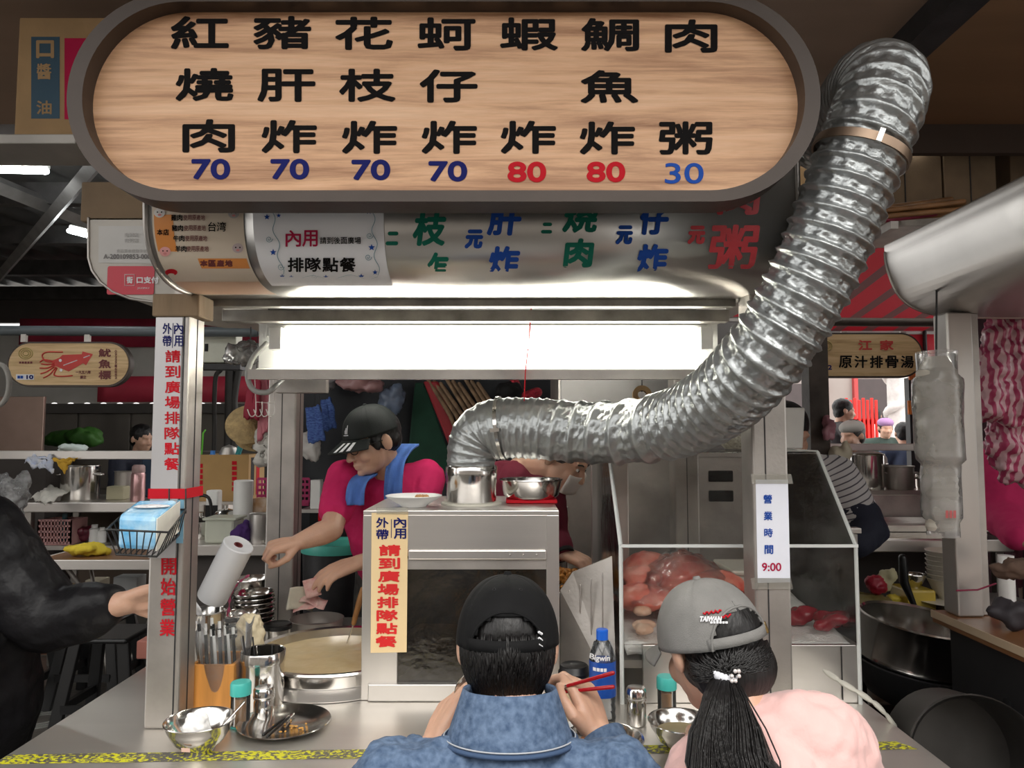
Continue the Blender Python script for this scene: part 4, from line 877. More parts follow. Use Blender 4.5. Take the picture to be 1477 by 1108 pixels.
MB().lathe([(0, 0), (.028, 0), (.029, .002), (.037, .10), (0, .10)], cf, 32).build('cup', mat('kraft_cup', (.55, .42, .26), .6), cfc, smooth=40)
MB().lathe([(.040, .098), (.040, .105), (.037, .108), (.036, .118), (.033, .121), (.028, .117), (0, .117), (0, .098)], cf, 32).build('lid', blackplastic, cfc, smooth=40)
shaker(V((XP(913, 1.80), 1.80, CZ)), 'silver pepper shaker between the bottle and the right teal-lidded jar', .088)
pickjar(V((XP(956, 1.83), 1.83, CZ)), 'teal-lidded toothpick jar in front of the grey-capped diner')
bowl('steel_bowl', 'steel soup bowl in front of the grey-capped diner', 'bowl', V((XP(976, 1.66), 1.66, CZ)), .072, .062)
sb = V((XP(976, 1.66), 1.66, CZ)); tag(MB().lathe([(0, .036), (.055, .036), (.055, .038), (0, .0385)], sb, 32).build('soup', mat('clear_soup', (.35, .29, .17), .15), smooth=40), 'cloudy broth inside the right-hand soup bowl', 'soup')
sb2 = V((XP(868, 1.60), 1.60, CZ)); bowl('steel_bowl', 'wide steel bowl beside the denim sleeve', 'bowl', sb2, .082, .05)
mbs = MB()
for k in range(12): mbs.ell(sb2 + V((random.uniform(-.05, .0), random.uniform(-.03, .03), .032 + random.uniform(0, .012))), (.011, .009, .007), None, 8, 6)
tag(stuff(mbs.build('braised_pork', mat('braised_bits', (.42, .16, .06), .4, 0, .3, 60), smooth=True)), 'bits of fried food in the wide bowl by the denim sleeve', 'food')
tc_ = V((XP(835, 1.72), 1.72, CZ)); tag(MB().lathe([(0, 0), (.022, 0), (.03, .03), (.031, .031), (.028, .03), (.02, .004), (0, .004)], tc_, 28).build('sauce_cup', white, smooth=40), 'little white sauce cup below the chopsticks', 'cup')
wt = thing('washing_hose', 'pale curved hose hanging off the right end of the counter', 'hose', tuple(P(1190, 975, 1.85)))
MB().tube(smoothpath([P(1190, 968, 1.86), P(1215, 985, 1.82), P(1245, 1003, 1.80), P(1270, 1022, 1.80), P(1290, 1046, 1.82)], 6), [.006, .010, .011, .011, .010] * 5, 8, 'round', .5).build('hose', milky, wt, smooth=True)
# pinkish storage box behind left post
tag(B(XP(208, 2.3), XP(208, 2.3) + .09, 2.30, 2.45, CZ, CZ + .055).build('salmon_box', mat('salmon_plastic', (.62, .25, .20), .5), bevel=.004), 'salmon-coloured plastic box behind the left post', 'box')
# wire basket with the tissue pack, hung on the left post
WB = 1.70
wk = thing('wire_basket', 'black wire basket hung on the left post', 'basket', tuple(P(210, 800, WB)))
blk = mat('black_wire', (.02, .02, .02), .4)
T4 = [P(153, 764, 1.60), P(243, 768, 1.58), P(268, 735, 1.76), P(185, 735, 1.78)]; B4 = [P(168, 800, 1.62), P(226, 803, 1.60), P(258, 772, 1.75), P(195, 774, 1.77)]
for quad in (T4, B4): MB().tube(quad + [quad[0]], .0024, 6).build('rim', blk, wk, smooth=True)
for i in range(4):
    j = (i + 1) % 4
    for k in range(8 if i % 2 == 0 else 6):
        t = k / (8 if i % 2 == 0 else 6); MB().tube([T4[i].lerp(T4[j], t), B4[i].lerp(B4[j], t)], .0014, 5).build('wire', blk, wk)
for k in range(1, 7): MB().tube([B4[0].lerp(B4[1], k / 7), B4[3].lerp(B4[2], k / 7)], .0014, 5).build('wire', blk, wk)
for x in (244, 268): MB().tube([P(x, 740, 1.765), P(x, 706, 1.765)], .0018, 5).build('hanger', blk, wk)
tpk = thing('tissue_pack', 'blue and white pack of tissues lying in the wire basket', 'tissue pack', tuple(P(212, 798, 1.69)))
c0 = [P(168, 796, 1.635), P(224, 799, 1.62), P(256, 770, 1.735), P(196, 771, 1.75)]; up = V((0, 0, .082)); dx = V((.0, .0, .006))
pk = MB(); vs = [p + V((0, 0, .004)) for p in c0] + [p + up for p in c0]
pk.add(vs, [(0, 1, 2, 3), (4, 7, 6, 5), (0, 4, 5, 1), (1, 5, 6, 2), (2, 6, 7, 3), (3, 7, 4, 0)]).build('pack', mat('blue_wrap', (.06, .42, .78), .22, 0, .35, 22, .25, 45, col2=(.55, .78, .92)), tpk, bevel=.012)
e = c0[1] + up * .05; MB().prism([c0[1] + V((.001, -.002, .006)), c0[2] + V((.002, 0, .006)), c0[2] + V((.002, 0, .076)), c0[1] + V((.001, -.002, .076))], (.003, -.001, 0)).build('end_panel', mat('cream_wrap', (.75, .74, .66), .3, 0, .08, 20, .2, 40), tpk)
cdo = (c0[0] + c0[1] + c0[2] + c0[3]) / 4 + up + V((.01, 0, .001)); MB().lathe([(0, .004), (.028, .003), (.034, .0), (0, 0)], cdo, 24, None, 1.2, .9).build('lace_print', mat('lace_white', (.80, .80, .82), .4, 0, .15, 160), tpk, smooth=True)

# ================================================================ PEOPLE
skin = mat('skin', (.62, .37, .26), .45, 0, .08, 12, .08, 200, sss=.12)
hairm = mat('black_hair', (.006, .005, .005), .48, 0, .3, 40, .3, 120, (1, 1, .1))
denim = mat('blue_denim', (.040, .075, .145), .85, 0, .25, 85, .55, 34, col2=(.125, .185, .29), bdist=.012)
denim_d = mat('denim_seam', (.04, .075, .15), .85)
thread = mat('pale_stitching', (.40, .42, .45), .8)
blackcap = mat('black_twill', (.008, .008, .0085), .85, 0, .2, 30, .3, 60, bdist=.003, spec=.2)
RX = lambda a: Matrix.Rotation(R(a), 4, 'X'); RY = lambda a: Matrix.Rotation(R(a), 4, 'Y'); RZ = lambda a: Matrix.Rotation(R(a), 4, 'Z'); TT = lambda *p: Matrix.Translation(V(p))
def eyes(M, parent):
    for q in (-1, 1): 
        e = MB().ell(M @ V((q * .031, -.0835, .003)), (.010, .006, .006), M.to_3x3(), 12, 8).build('eye', mat('eye_white', (.7, .68, .65), .2), parent, smooth=True)
        MB().ell(M @ V((q * .031, -.0885, .002)), (.0045, .002, .0045), M.to_3x3(), 10, 6).build('iris', black, e, smooth=True)
        MB().tube([M @ V((q * .018, -.090, .024)), M @ V((q * .031, -.089, .028)), M @ V((q * .046, -.080, .024))], .003, 6).build('eyebrow', hairm, parent, smooth=True)
def legs(hip, knee, foot, s=1.0):
    out = []
    for q in (-1, 1):
        h, k, f = (V((p[0] + q * w_, p[1], p[2])) for p, w_ in ((hip, .09), (knee, .12), (foot, .12)))
        out.append(([h, h.lerp(k, .5), k], [.085 * s, .075 * s, .058 * s])); out.append(([k, k.lerp(f, .35), f], [.056 * s, .054 * s, .036 * s]))
        out.append(([f + V((0, -.02, -.03)), f + V((0, .14, -.035))], [.035, .03]))
    return out

# ---------------------------------------------------------------- man in the denim jacket, seen from behind, eating
man = thing('person', 'diner in blue denim jacket and black cap raising red chopsticks', 'person', (0, 1.15, .0))
HM = TT(-.008, 1.372, 1.112) @ RX(-14) @ RZ(180)
hc, he = headcaps(HM, (-.004, 1.285, .985))
rw = P(863, 1056, 1.455); rf = P(838, 992, 1.49); RM = frame(rw, rf - rw, (.80, -.62, .15))
rh = hand(RM, [(28, 50, 30), (38, 58, 35), (48, 62, 35), (55, 62, 35)], [(.55, .62, .10), (.85, .10, -.15), (.85, -.40, -.20)], 1, 1.02)
lw = P(622, 1078, 1.45); lf = P(650, 1015, 1.49); LM = frame(lw, lf - lw, (-.85, -.45, .2))
lh = hand(LM, [(14, 18, 12), (18, 22, 14), (22, 26, 16), (28, 28, 18)], [(.6, .5, -.4), (.85, .2, -.3), (.9, .1, -.2)], -1, 1.0)
relb = V((.240, 1.335, .80)); lelb = V((-.275, 1.33, .79)); rsh = V((.170, 1.225, .925)); lsh = V((-.188, 1.225, .925))
body = hc + [([(0, 1.16, .50), (0, 1.19, .68), (-.004, 1.235, .84), (-.004, 1.272, .93)], [.12, .115, .12, .062]), ([lsh, (-.004, 1.255, .915), rsh], [.04, .045, .04]),
        ([rsh, relb], [.05, .042]), ([relb, rw.lerp(relb, .1), rw], [.04, .034, .027]), ([lsh, lelb], [.05, .042]), ([lelb, lw], [.04, .027])] + rh + lh + legs((0, 1.16, .48), (0, 1.48, .50), (0, 1.44, .08))
bodyo = blob('body', body, he, skin, man, .0042, 3)
eyes(HM, bodyo)
for k, p in enumerate([c[0][-1] for c in rh[1:9:2]]): pass
# jacket
jk = blob('denim_jacket', [([(0, 1.16, .50), (0, 1.185, .66), (-.004, 1.215, .82), (-.004, 1.245, .915)], [.160, .165, .165, .10]), ([lsh + V((-.01, 0, .0)), (-.10, 1.235, .937), (-.004, 1.25, .930), (.10, 1.235, .937), rsh + V((.01, 0, 0))], [.072, .062, .058, .062, .072]),
                           ([rsh, rsh.lerp(relb, .5), relb], [.080, .072, .064]), ([relb, relb.lerp(rw, .5), relb.lerp(rw, .80)], [.064, .054, .046]),
                           ([lsh, lsh.lerp(lelb, .5), lelb], [.080, .072, .064]), ([lelb, lelb.lerp(lw, .5), lelb.lerp(lw, .80)], [.064, .054, .046])],
          [((-.004, 1.20, .82), (.195, .12, .125))], denim, man, .0055, 4, .034, .07)
cd_ = (rw - relb).normalized()
for a, b in ((relb, rw), (lelb, lw)):
    d_ = (b - a).normalized(); c = a.lerp(b, .80); MB().lathe([(.040, -.02), (.047, -.02), (.0475, .024), (.045, .028), (.038, .022), (.040, -.02)], c, 28, d_.to_track_quat('Z', 'Y').to_matrix()).build('cuff', denim, jk, smooth=45)
nk = V((-.004, 1.278, 1.017))
def collar(u, v):
    a = R(-128 + 256 * u); rr = .074 + .026 * v; zz = .058 - .080 * v - .018 * (1 - cos(a)) * .6 * 1
    return nk + V((rr * 1.08 * sin(a), -rr * cos(a) * .98 - .012 * v, zz))
co = MB().grid(collar, 40, 8).build('collar', denim, jk, smooth=True, solid=.006)
for v_, m_ in ((.93, thread), (1.0, denim_d)): MB().tube([collar(k / 40, v_) + V((sin(R(-128 + 256 * k / 40)), -cos(R(-128 + 256 * k / 40)), .3)) * .0048 for k in range(41)], .0013 if v_ < 1 else .004, 5).build('stitching', m_, co, smooth=True)
# hair on the back of the head
hs = blob('hair', [], [(HM @ V((0, .016, .022)), (.078, .097, .082), HM.to_3x3()), (HM @ V((0, .045, -.035)), (.072, .064, .06), HM.to_3x3())], hairm, man, .005, 4)
rts = []
for k in range(1500):
    a = random.uniform(-1.55, 1.55); z0 = random.uniform(-.105, .02) ; L0 = random.uniform(.035, .06)
    rr = lambda z: math.sqrt(max(.0, 1 - ((z - .0) / .115) ** 2)); pts = []
    for i in range(4):
        z = z0 - L0 * i / 3; s_ = .0855 * max(.62, rr(z * 1.0)); t_ = .105 * max(.62, rr(z)); aa = a + random.uniform(-.02, .02) * i
        pts.append(HM @ V((s_ * sin(aa) * (1 + .012 * i), .014 + t_ * cos(aa) * (1 + .01 * i), z)))
    rts.append(pts)
strands('hair_strands', rts, hairm, hs, .0016)
CM = TT(-.008, 1.365, 1.117) @ RX(-5) @ RZ(180)
hat, cpt, _ = cap(CM, man, blackcap, (.0945, .109, .120))
for k in range(3):
    e0 = R(3.0 + k * 4.6); MB().tube([cpt(PI + .665 + .01 * k, e0 + R(1), 1.028), cpt(PI + .585 + .01 * k, e0 + R(3.2), 1.028)], .0022, 4, 'flat').build('stripe', paper, hat)
for q in (-1, 1): 
    c = cpt(PI + q * .42, R(56), 1.002); MB().lathe([(.002, .0012), (.0035, .0006), (.0035, 0), (.002, 0), (.002, .0012)], c, 12, (c - CM.translation).normalized().to_track_quat('Z', 'Y').to_matrix()).build('eyelet', black, hat)
# red chopsticks in the hand and the bowl at the mouth
for (a, b, da, db, lb) in (((884, 971), (792, 997), 1.435, 1.475, 'upper red chopstick in the denim diner\'s hand'), ((884, 991), (785, 1001), 1.445, 1.480, 'lower red chopstick in the denim diner\'s hand')):
    p0 = P(*a, da); p1 = P(*b, db); t = thing('chopstick', lb, 'chopstick', tuple(p0), 'red chopsticks in use')
    MB().tube([p0, p0.lerp(p1, .72)], [.0042, .0034], 8).build('shaft', mat('red_lacquer', (.38, .008, .015), .25), t, smooth=True); MB().tube([p0.lerp(p1, .72), p1], [.0036, .002], 8).build('tip', steel_p, t, smooth=True)
bwc = V((-.050, 1.525, .925)); BMx = V((.0, -.42, .9)).to_track_quat('Z', 'Y').to_matrix()
hb = thing('steel_bowl', 'steel bowl lifted to the mouth by the denim diner', 'bowl', tuple(bwc))
MB().lathe([(0, .006), (.03, .006), (.03, 0), (.033, 0), (.033, .008), (.05, .022), (.064, .05), (.066, .062), (.064, .063), (.06, .05), (.046, .025), (0, .012)], bwc, 36, BMx).build('bowl', steel_p, hb, smooth=45)

# ---------------------------------------------------------------- woman in pink with a grey cap and ponytail
pinkj = mat('pale_pink_cotton', (.80, .50, .47), .9, 0, .05, 8, .5, 22, sheen=.2, bdist=.012)
wo = thing('person', 'diner in pale pink top and grey cap with long black ponytail', 'person', (.40, 1.15, 0))
WM = TT(.368, 1.375, 1.108) @ RY(-11) @ RX(-20) @ RZ(202)
hc, he = headcaps(WM, (.40, 1.285, .99))
wl_, wr_ = V((.325, 1.265, .905)), V((.505, 1.275, .965)); we, wle = V((.60, 1.37, .88)), V((.365, 1.42, .80))
ww = V((.55, 1.56, .86)); wlw = V((.385, 1.535, .86))
wh = hand(frame(ww, (-.6, .8, 0), (.2, 0, 1)), [(20, 30, 20)] * 4, [(.6, .6, -.2), (.9, .2, -.1), (.9, 0, 0)], 1, .92) + hand(frame(wlw, (.3, .9, .1), (-.2, 0, 1)), [(20, 30, 20)] * 4, [(.6, .6, -.2), (.9, .2, -.1), (.9, 0, 0)], -1, .92)
wbody = blob('body', hc + [([(.40, 1.14, .50), (.405, 1.18, .70), (.41, 1.24, .86), (.405, 1.275, .96)], [.12, .11, .115, .08]), ([wl_, (.41, 1.26, .965), wr_], [.045, .06, .045]),
              ([wr_, we], [.045, .036]), ([we, ww], [.036, .024]), ([wl_, wle], [.045, .036]), ([wle, wlw], [.036, .024])] + wh + legs((.40, 1.14, .48), (.40, 1.46, .50), (.40, 1.42, .08), .9), he, skin, wo, .0045, 3)
eyes(WM, wbody)
blob('pink_top', [([(.40, 1.14, .48), (.405, 1.17, .66), (.415, 1.215, .80), (.41, 1.25, .90)], [.15, .155, .165, .125]), ([wl_, (.36, 1.25, .955), (.41, 1.262, .985), (.47, 1.262, .995), wr_ + V((.01, 0, .012))], [.074, .070, .066, .068, .082]),
                  ([wr_ + V((.01, 0, .005)), wr_.lerp(we, .5) + V((.01, 0, .01)), we], [.084, .082, .076]), ([we, we.lerp(ww, .5), we.lerp(ww, .85)], [.074, .062, .05]), ([wl_, wle], [.078, .064]), ([wle, wle.lerp(wlw, .8)], [.062, .048])],
     [((.425, 1.21, .84), (.165, .125, .125))], pinkj, wo, .006, 5, .032, .08)
greycap = mat('grey_twill', (.21, .205, .195), .85, 0, .12, 20, .2, 500)
CW = TT(.366, 1.365, 1.118) @ RY(-11) @ RX(-8) @ RZ(206)
hat, cpt, _ = cap(CW, wo, greycap, (.092, .106, .112))
MB().cbox(cpt(PI + .78, R(6), 1.02), (.014, .005, .020), (cpt(PI + .78, R(6)) - CW.translation).normalized().to_track_quat('Y', 'Z').to_matrix()).build('buckle', mat('brass', (.45, .30, .12), .35, .9), hat, bevel=.002)
def capface(x, y):
    r = ray(x, y); best = None
    for k in range(160):
        p = EYE + r * ((1.20 + k * .0015) / r.y); q = CW.inverted() @ p
        if (q.x / .092) ** 2 + (q.y / .106) ** 2 + (max(q.z, 0) / .112) ** 2 < 1.05: return p
    return P(x, y, 1.28)
letters([('TAIWAN', 1025, 893, 32, 8)], capface, paper, hat, .5, 'embroidery', .004, .2)
dashes(1026, 898, 6, 4.4, 3.4, 3, capface, paper, hat, 'embroidery', .004)
for x0, y0, n in ((1014, 884, 14), (1041, 889, 7)): MB().tube([capface(x0 + 1.9 * k, y0 - .25 * k + 2.2 * sin(k * 1.9)) + V((0, -.004, 0)) for k in range(n)], .0017, 5).build('embroidery', red, hat, smooth=True)
# hair: shell, tied ponytail of separate locks, scrunchie
ws = blob('hair', [], [(WM @ V((0, .016, .022)), (.080, .101, .093), WM.to_3x3()), (WM @ V((.0, .050, -.045)), (.080, .066, .062), WM.to_3x3()), (WM @ V((-.01, .01, -.03)), (.080, .07, .06), WM.to_3x3())], hairm, wo, .005, 4)
tie = P(1046, 972, 1.268)
rts = []
for k in range(700):          # combed towards the tie
    a = random.uniform(-1.7, 1.4); z0 = random.uniform(-.055, -.012); p0 = WM @ V((.083 * sin(a), .016 + .099 * cos(a), z0)); p1 = tie + V((random.uniform(-.01, .01), .008, random.uniform(-.008, .012)))
    mid = p0.lerp(p1, .5); cen = WM @ V((0, .02, -.02)); mid = cen + (mid - cen).normalized() * max(.098, (mid - cen).length)
    rts.append([p0, p0.lerp(mid, .5) + (p0.lerp(mid, .5) - cen).normalized() * .006, mid, mid.lerp(p1, .5), p1])
strands('combed_hair', rts, hairm, ws, .0017)
rts = []
CL = [(random.uniform(0, 6.28), math.sqrt(random.uniform(.1, 1)), random.uniform(0, 6.28), random.uniform(.6, 1.5), random.uniform(.7, 1.05)) for q in range(22)]
for k in range(1900):         # wavy locks: strands of one lock share a phase
    a, q, ph, cu, L0 = CL[k % 22]; sx = q * cos(a) + random.gauss(0, .16); sy = q * sin(a) + random.gauss(0, .16); L0 *= random.uniform(.95, 1.05)
    pts = []
    for i in range(9):
        t = i / 8; wdt = .013 + .040 * sin(min(1, t * 2.2) * PI / 2) - .006 * t
        c = tie + V((-.030 * t - .012 * sin(t * PI), -.225 * min(1, 1.25 * t), -.30 * L0 * t))
        pts.append(c + V((sx * wdt + .022 * cu * t * sin(t * 8 + ph) + (.085 * max(0, t - .35) if k % 22 < 5 else 0), sy * .028 * (.4 + t) + .008 * cos(t * 7 + ph), (.09 * max(0, t - .5) * cu if k % 22 < 5 else 0))))
    rts.append(pts)
for k in range(160):           # loose curls flaring to the right
    ph = random.uniform(0, 1); pts = []; y0 = random.uniform(.05, .13)
    for i in range(10):
        t = i / 9
        if k % 4 == 0: pts.append(tie + V((.010 + .03 * ph + .10 * max(0, t - .35) * (1 + ph) + .008 * sin(t * 9 + ph * 6), -.20 * min(1, 1.3 * t), -.06 * ph - .17 * t + .06 * max(0, t - .6) + .008 * cos(t * 9 + ph * 6))))
    if k % 4: continue
    for i in range(0):
        t = i / 9; pts.append(tie + V((.02 + .055 * t + .012 * sin(t * 7 + ph * 3), -.10 - .06 * t - 1.0 * (y0 - .05) + .01 * ph, -y0 - .03 * ph - .05 * t * (1 - .9 * t) + .012 * cos(t * 7 + ph))))
    rts.append(pts)
strands('ponytail', rts, hairm, ws, .0017)
sr = MB()
for k in range(14): a = k * 2 * PI / 14; sr.ell(tie + V((.017 * cos(a), .010 * sin(a) - .006, .006 * sin(a) + .003)), (.007, .007, .008), None, 10, 6)
sr.build('scrunchie', mat('white_ruffle', (.72, .73, .78), .7), ws, smooth=True)
for k in range(6): MB().ell(tie + V((.004 + .006 * (k % 3), -.024, -.004 + .008 * (k // 2))), .0036, None, 10, 6).build('bead', mat('pearl', (.75, .7, .68), .2, .3), ws, smooth=True)
# the stools they sit on
def stool(x, y, label):
    t = thing('stool', label, 'stool', (x, y, 0)); 
    MB().lathe([(0, .30), (.14, .30), (.15, .306), (.15, .32), (.14, .327), (0, .327)], (x, y, 0), 32).build('seat', mat('dark_red_stool', (.22, .02, .02), .4), t, smooth=40)
    for a in range(4): q = R(45 + 90 * a); MB().tube([(x + .10 * cos(q), y + .10 * sin(q), .302), (x + .16 * cos(q), y + .16 * sin(q), .008)], .011, 8, 'flat').build('leg', steel_d, t, smooth=True)
stool(0, 1.10, 'round red stool under the denim diner'); stool(.40, 1.08, 'round red stool under the pink diner')

# ---------------------------------------------------------------- vendor in the crimson shirt
vn = thing('person', 'vendor in crimson T-shirt and black striped cap with blue towel', 'person', (-.47, 3.0, 0))
VM = TT(*P(537, 636, 2.66)) @ RZ(-50) @ RX(20)
nb = P(562, 690, 2.78)
hc, he = headcaps(VM, nb)
vrs = P(497, 690, 2.72); vls = P(615, 688, 2.88); vre = P(478, 764, 2.54); vrw = P(428, 783, 2.46); vle = P(592, 800, 2.66); vlw = P(516, 812, 2.56)
vh1 = hand(frame(vrw, P(392, 790, 2.42) - vrw, (.0, -.35, .95)), [(55, 75, 45), (58, 78, 45), (60, 80, 45), (62, 80, 45)], [(.7, .5, -.45), (.85, -.1, -.4), (.7, -.5, -.4)], 1, 1.0)
vh2 = hand(frame(vlw, P(462, 832, 2.50) - vlw, (-.1, -.45, .9)), [(12, 22, 12), (16, 24, 14), (20, 26, 14), (24, 28, 14)], [(.7, .6, -.3), (.9, .2, -.3), (.95, 0, -.25)], -1, 1.05)
hip = V((-.45, 2.98, .86)); ch = P(556, 760, 2.84)
vb = blob('body', hc + [([hip, hip.lerp(ch, .5), ch, nb + V((0, .02, -.03))], [.125, .115, .125, .07]), ([vrs, nb + V((0, .02, -.03)), vls], [.05, .06, .05]), ([vrs, vre], [.047, .040]), ([vre, vre.lerp(vrw, .3), vrw], [.041, .042, .027]), ([vls, vle], [.047, .04]), ([vle, vle.lerp(vlw, .3), vlw], [.04, .041, .028])] + vh1 + vh2 +
     [([hip + V((q * .08, 0, 0)), hip + V((q * .09, .02, -.40)), hip + V((q * .09, .06, -.78))], [.095, .065, .045]) for q in (-1, 1)] + [([hip + V((q * .09, .06, -.82)), hip + V((q * .10, -.08, -.825))], [.034, .03]) for q in (-1, 1)], he, skin, vn, .0042, 3)
eyes(VM, vb)
shirt = mat('crimson_cotton', (.62, .014, .12), .85, 0, .08, 6, .5, 18, bdist=.015)
blob('t_shirt', [([hip, hip.lerp(ch, .5), ch, nb.lerp(ch, .35)], [.150, .145, .150, .115]), ([vrs, vrs.lerp(nb, .6) + V((0, .02, -.012)), vls.lerp(nb, .6) + V((0, .02, -.012)), vls], [.070, .066, .066, .072]), ([vrs, vrs.lerp(vre, .62)], [.072, .064]), ([vls, vls.lerp(vle, .55)], [.074, .068])],
     [(ch + V((0, 0, .03)), (.165, .13, .15))], shirt, vn, .006, 5, .014, .07)
blob('apron', [([hip + V((-.04, -.03, -.30)), hip + V((-.02, -.03, .10))], [.155, .155])], [], mat('dark_print_apron', (.02, .02, .02), .6, 0, .4, 25, .1, 60, col2=(.12, .12, .11)), vn, .01, 3)
blob('trousers', [([hip + V((q * .08, 0, .0)), hip + V((q * .09, .02, -.40)), hip + V((q * .09, .06, -.75))], [.11, .085, .065]) for q in (-1, 1)], [], black, vn, .01, 3)
blob('hair', [], [(VM @ V((0, .022, .028)), (.082, .101, .088), VM.to_3x3()), (VM @ V((0, .05, -.01)), (.076, .062, .058), VM.to_3x3()), (VM @ V((.070, -.022, -.002)), (.012, .016, .026), VM.to_3x3()), (VM @ V((-.070, -.022, -.002)), (.012, .016, .026), VM.to_3x3())], hairm, vn, .005, 4, .006, .015)
vcap = mat('dark_green_black_cap', (.007, .011, .010), .7, 0, .15, 20, .15, 500)
VC = VM @ TT(0, .006, .028) @ RX(-4)
hat, cpt, vis = cap(VC, vn, vcap, (.090, .108, .105), opening=False, brim=.072, brimdrop=.030)
for k in range(3):
    u0 = .60 + .085 * k
    MB().grid(lambda u, v: vis(u0 + .045 * u, .30 + .66 * v) + VC.to_3x3() @ V((0, 0, .0030)), 3, 8).build('stripe', paper, hat, smooth=True, solid=.0006)
for k in range(3):            # small three-bar emblem on the crown front
    a0 = -.02 + .085 * k; e1 = R(14 + 7 + 5 * k)
    MB().grid(lambda u, v: cpt(.02 + a0 + .055 * u + .03 * v, R(14) + (e1 - R(14)) * v, 1.012), 3, 5).build('emblem_bar', paper, hat, smooth=True)
MB().grid(lambda u, v: cpt(-.05 + .32 * u, R(10.5) + R(1.6) * v, 1.012), 8, 2).build('emblem_bar', paper, hat, smooth=True)
gl = MB()
for q in (-1, 1):
    c = VM @ V((q * .033, -.098, .0)); ring = [c + VM.to_3x3() @ V((.021 * cos(a) * 1.1, .004 * cos(a) * q, .016 * sin(a))) for a in [k * PI / 10 for k in range(21)]]; gl.tube(ring, .0017, 5)
    gl.tube([VM @ V((q * .056, -.095, .004)), VM @ V((q * .078, -.04, .006)), VM @ V((q * .082, .01, .004))], .0017, 5)
gl.tube([VM @ V((-.010, -.103, .002)), VM @ V((.010, -.103, .002))], .0017, 5)
gl.build('spectacles', blackplastic, vn, smooth=True)
towel = mat('blue_terry', (.10, .22, .62), .95, 0, .12, 20, .4, 300)
def strip(path, wdt, n=22, ax=V((1, 0, 0))):
    pts = smoothpath(path, 7); m_ = len(pts)
    def fn(u, v):
        k = v * (m_ - 1); i = min(int(k), m_ - 2); p = pts[i].lerp(pts[i + 1], k - i); return p + ax * ((u - .5) * wdt) + V((0, .007 * sin(u * 11 + v * 2), .0))
    return MB().grid(fn, n, m_)
strip([P(592, 640, 2.83), P(582, 648, 2.74), P(571, 668, 2.665), P(567, 700, 2.645), P(567, 727, 2.65)], .068).build('towel', towel, vn, smooth=True, solid=.008)
strip([P(532, 682, 2.68), P(520, 690, 2.61), P(513, 706, 2.575), P(511, 729, 2.57)], .068).build('towel', towel, vn, smooth=True, solid=.008)
tag(MB().grid(lambda u, v: P(436 + 22 * u + 6 * v, 838 + 26 * v - 6 * u, 2.50 + .02 * u), 8, 8).build('banknote', notem, smooth=True, solid=.0006), 'red banknote dangling from the crimson-shirted vendor\'s fingers', 'banknote')

# ---------------------------------------------------------------- second vendor bent over behind the fryer
v2 = thing('person', 'stooping vendor in maroon shirt behind the fryer, face under the duct', 'person', (.08, 3.0, 0))
M2 = TT(*P(812, 660, 2.66)) @ RZ(62) @ RX(34)
n2 = P(768, 668, 2.78); hc, he = headcaps(M2, n2); h2 = V((.02, 2.93, .84)); s2r = P(722, 690, 2.84); s2l = P(792, 705, 2.70); e2l = P(800, 770, 2.66); w2l = P(812, 798, 2.60); 
vh3 = hand(frame(w2l, P(845, 812, 2.55) - w2l, (.2, -.35, .9)), [(30, 45, 30)] * 4, [(.7, .6, -.3), (.9, .2, -.3), (.9, 0, -.2)], 1, 1.0)
b2 = blob('body', hc + [([h2, h2.lerp(n2, .5), n2 + V((-.03, .02, -.05))], [.12, .13, .08]), ([s2r, n2 + V((-.02, .02, -.04)), s2l], [.05, .06, .05]), ([s2l, e2l], [.045, .038]), ([e2l, w2l], [.038, .028]), ([s2r, s2r + V((-.02, -.05, -.26)), (.10, 2.62, 1.03)], [.045, .04, .028])] + vh3 +
     [([h2 + V((q * .08, 0, 0)), h2 + V((q * .09, .04, -.80))], [.09, .045]) for q in (-1, 1)], he, skin, v2, .005, 3)
eyes(M2, b2)
maroon = mat('maroon_cotton', (.14, .008, .025), .85, 0, .1, 6, .1, 200)
blob('maroon_shirt', [([h2, h2.lerp(n2, .5), n2 + V((-.04, .02, -.09))], [.14, .15, .11]), ([s2r, n2 + V((-.02, .02, -.07)), s2l], [.072, .07, .066]), ([s2l, e2l, w2l.lerp(e2l, .2)], [.062, .052, .044]), ([s2r, s2r + V((-.02, -.05, -.26))], [.07, .055])], [], maroon, v2, .007, 5, .014, .07)
MB().lathe([(.03, -.02), (.04, -.02), (.04, .02), (.03, .02), (.03, -.02)], w2l.lerp(e2l, .1), 20, (w2l - e2l).to_track_quat('Z', 'Y').to_matrix()).build('cuff', black, v2, smooth=40)
blob('hair', [], [(M2 @ V((0, .022, .036)), (.084, .103, .09), M2.to_3x3())], mat('greying_hair', (.06, .055, .05), .5, 0, .4, 60, .3, 120), v2, .006, 4)
MB().grid(lambda u, v: M2 @ V((.075 * sin(R(-70 + 140 * u)), -.116 * cos(R(-70 + 140 * u) * .55) + .01, -.015 - .075 * v)), 12, 6).build('face_mask', mat('mask_film', (.75, .70, .66), .5), v2, smooth=True, solid=.002)
ft = P(825, 838, 2.52)
tr = thing('fried_food_tray', 'wire tray heaped with golden fried pork right of the fryer', 'tray', (ft.x, ft.y, .985)); 
MB().cbox((ft.x, ft.y, .965), (.19, .15, .02)).build('tray', steel_d, tr, bevel=.004)
for q in (-1, 1): MB().cbox((ft.x + q * .08, ft.y, .878), (.012, .13, .155)).build('leg', steel_d, tr)
mbf = MB()
for k in range(130): mbf.ell((ft.x + random.uniform(-.085, .085), ft.y + random.uniform(-.065, .065), .985 + random.uniform(0, .045)), (random.uniform(.008, .016), random.uniform(.006, .012), random.uniform(.005, .010)), Euler((random.random() * 3, random.random() * 3, 0)).to_matrix(), 8, 5)
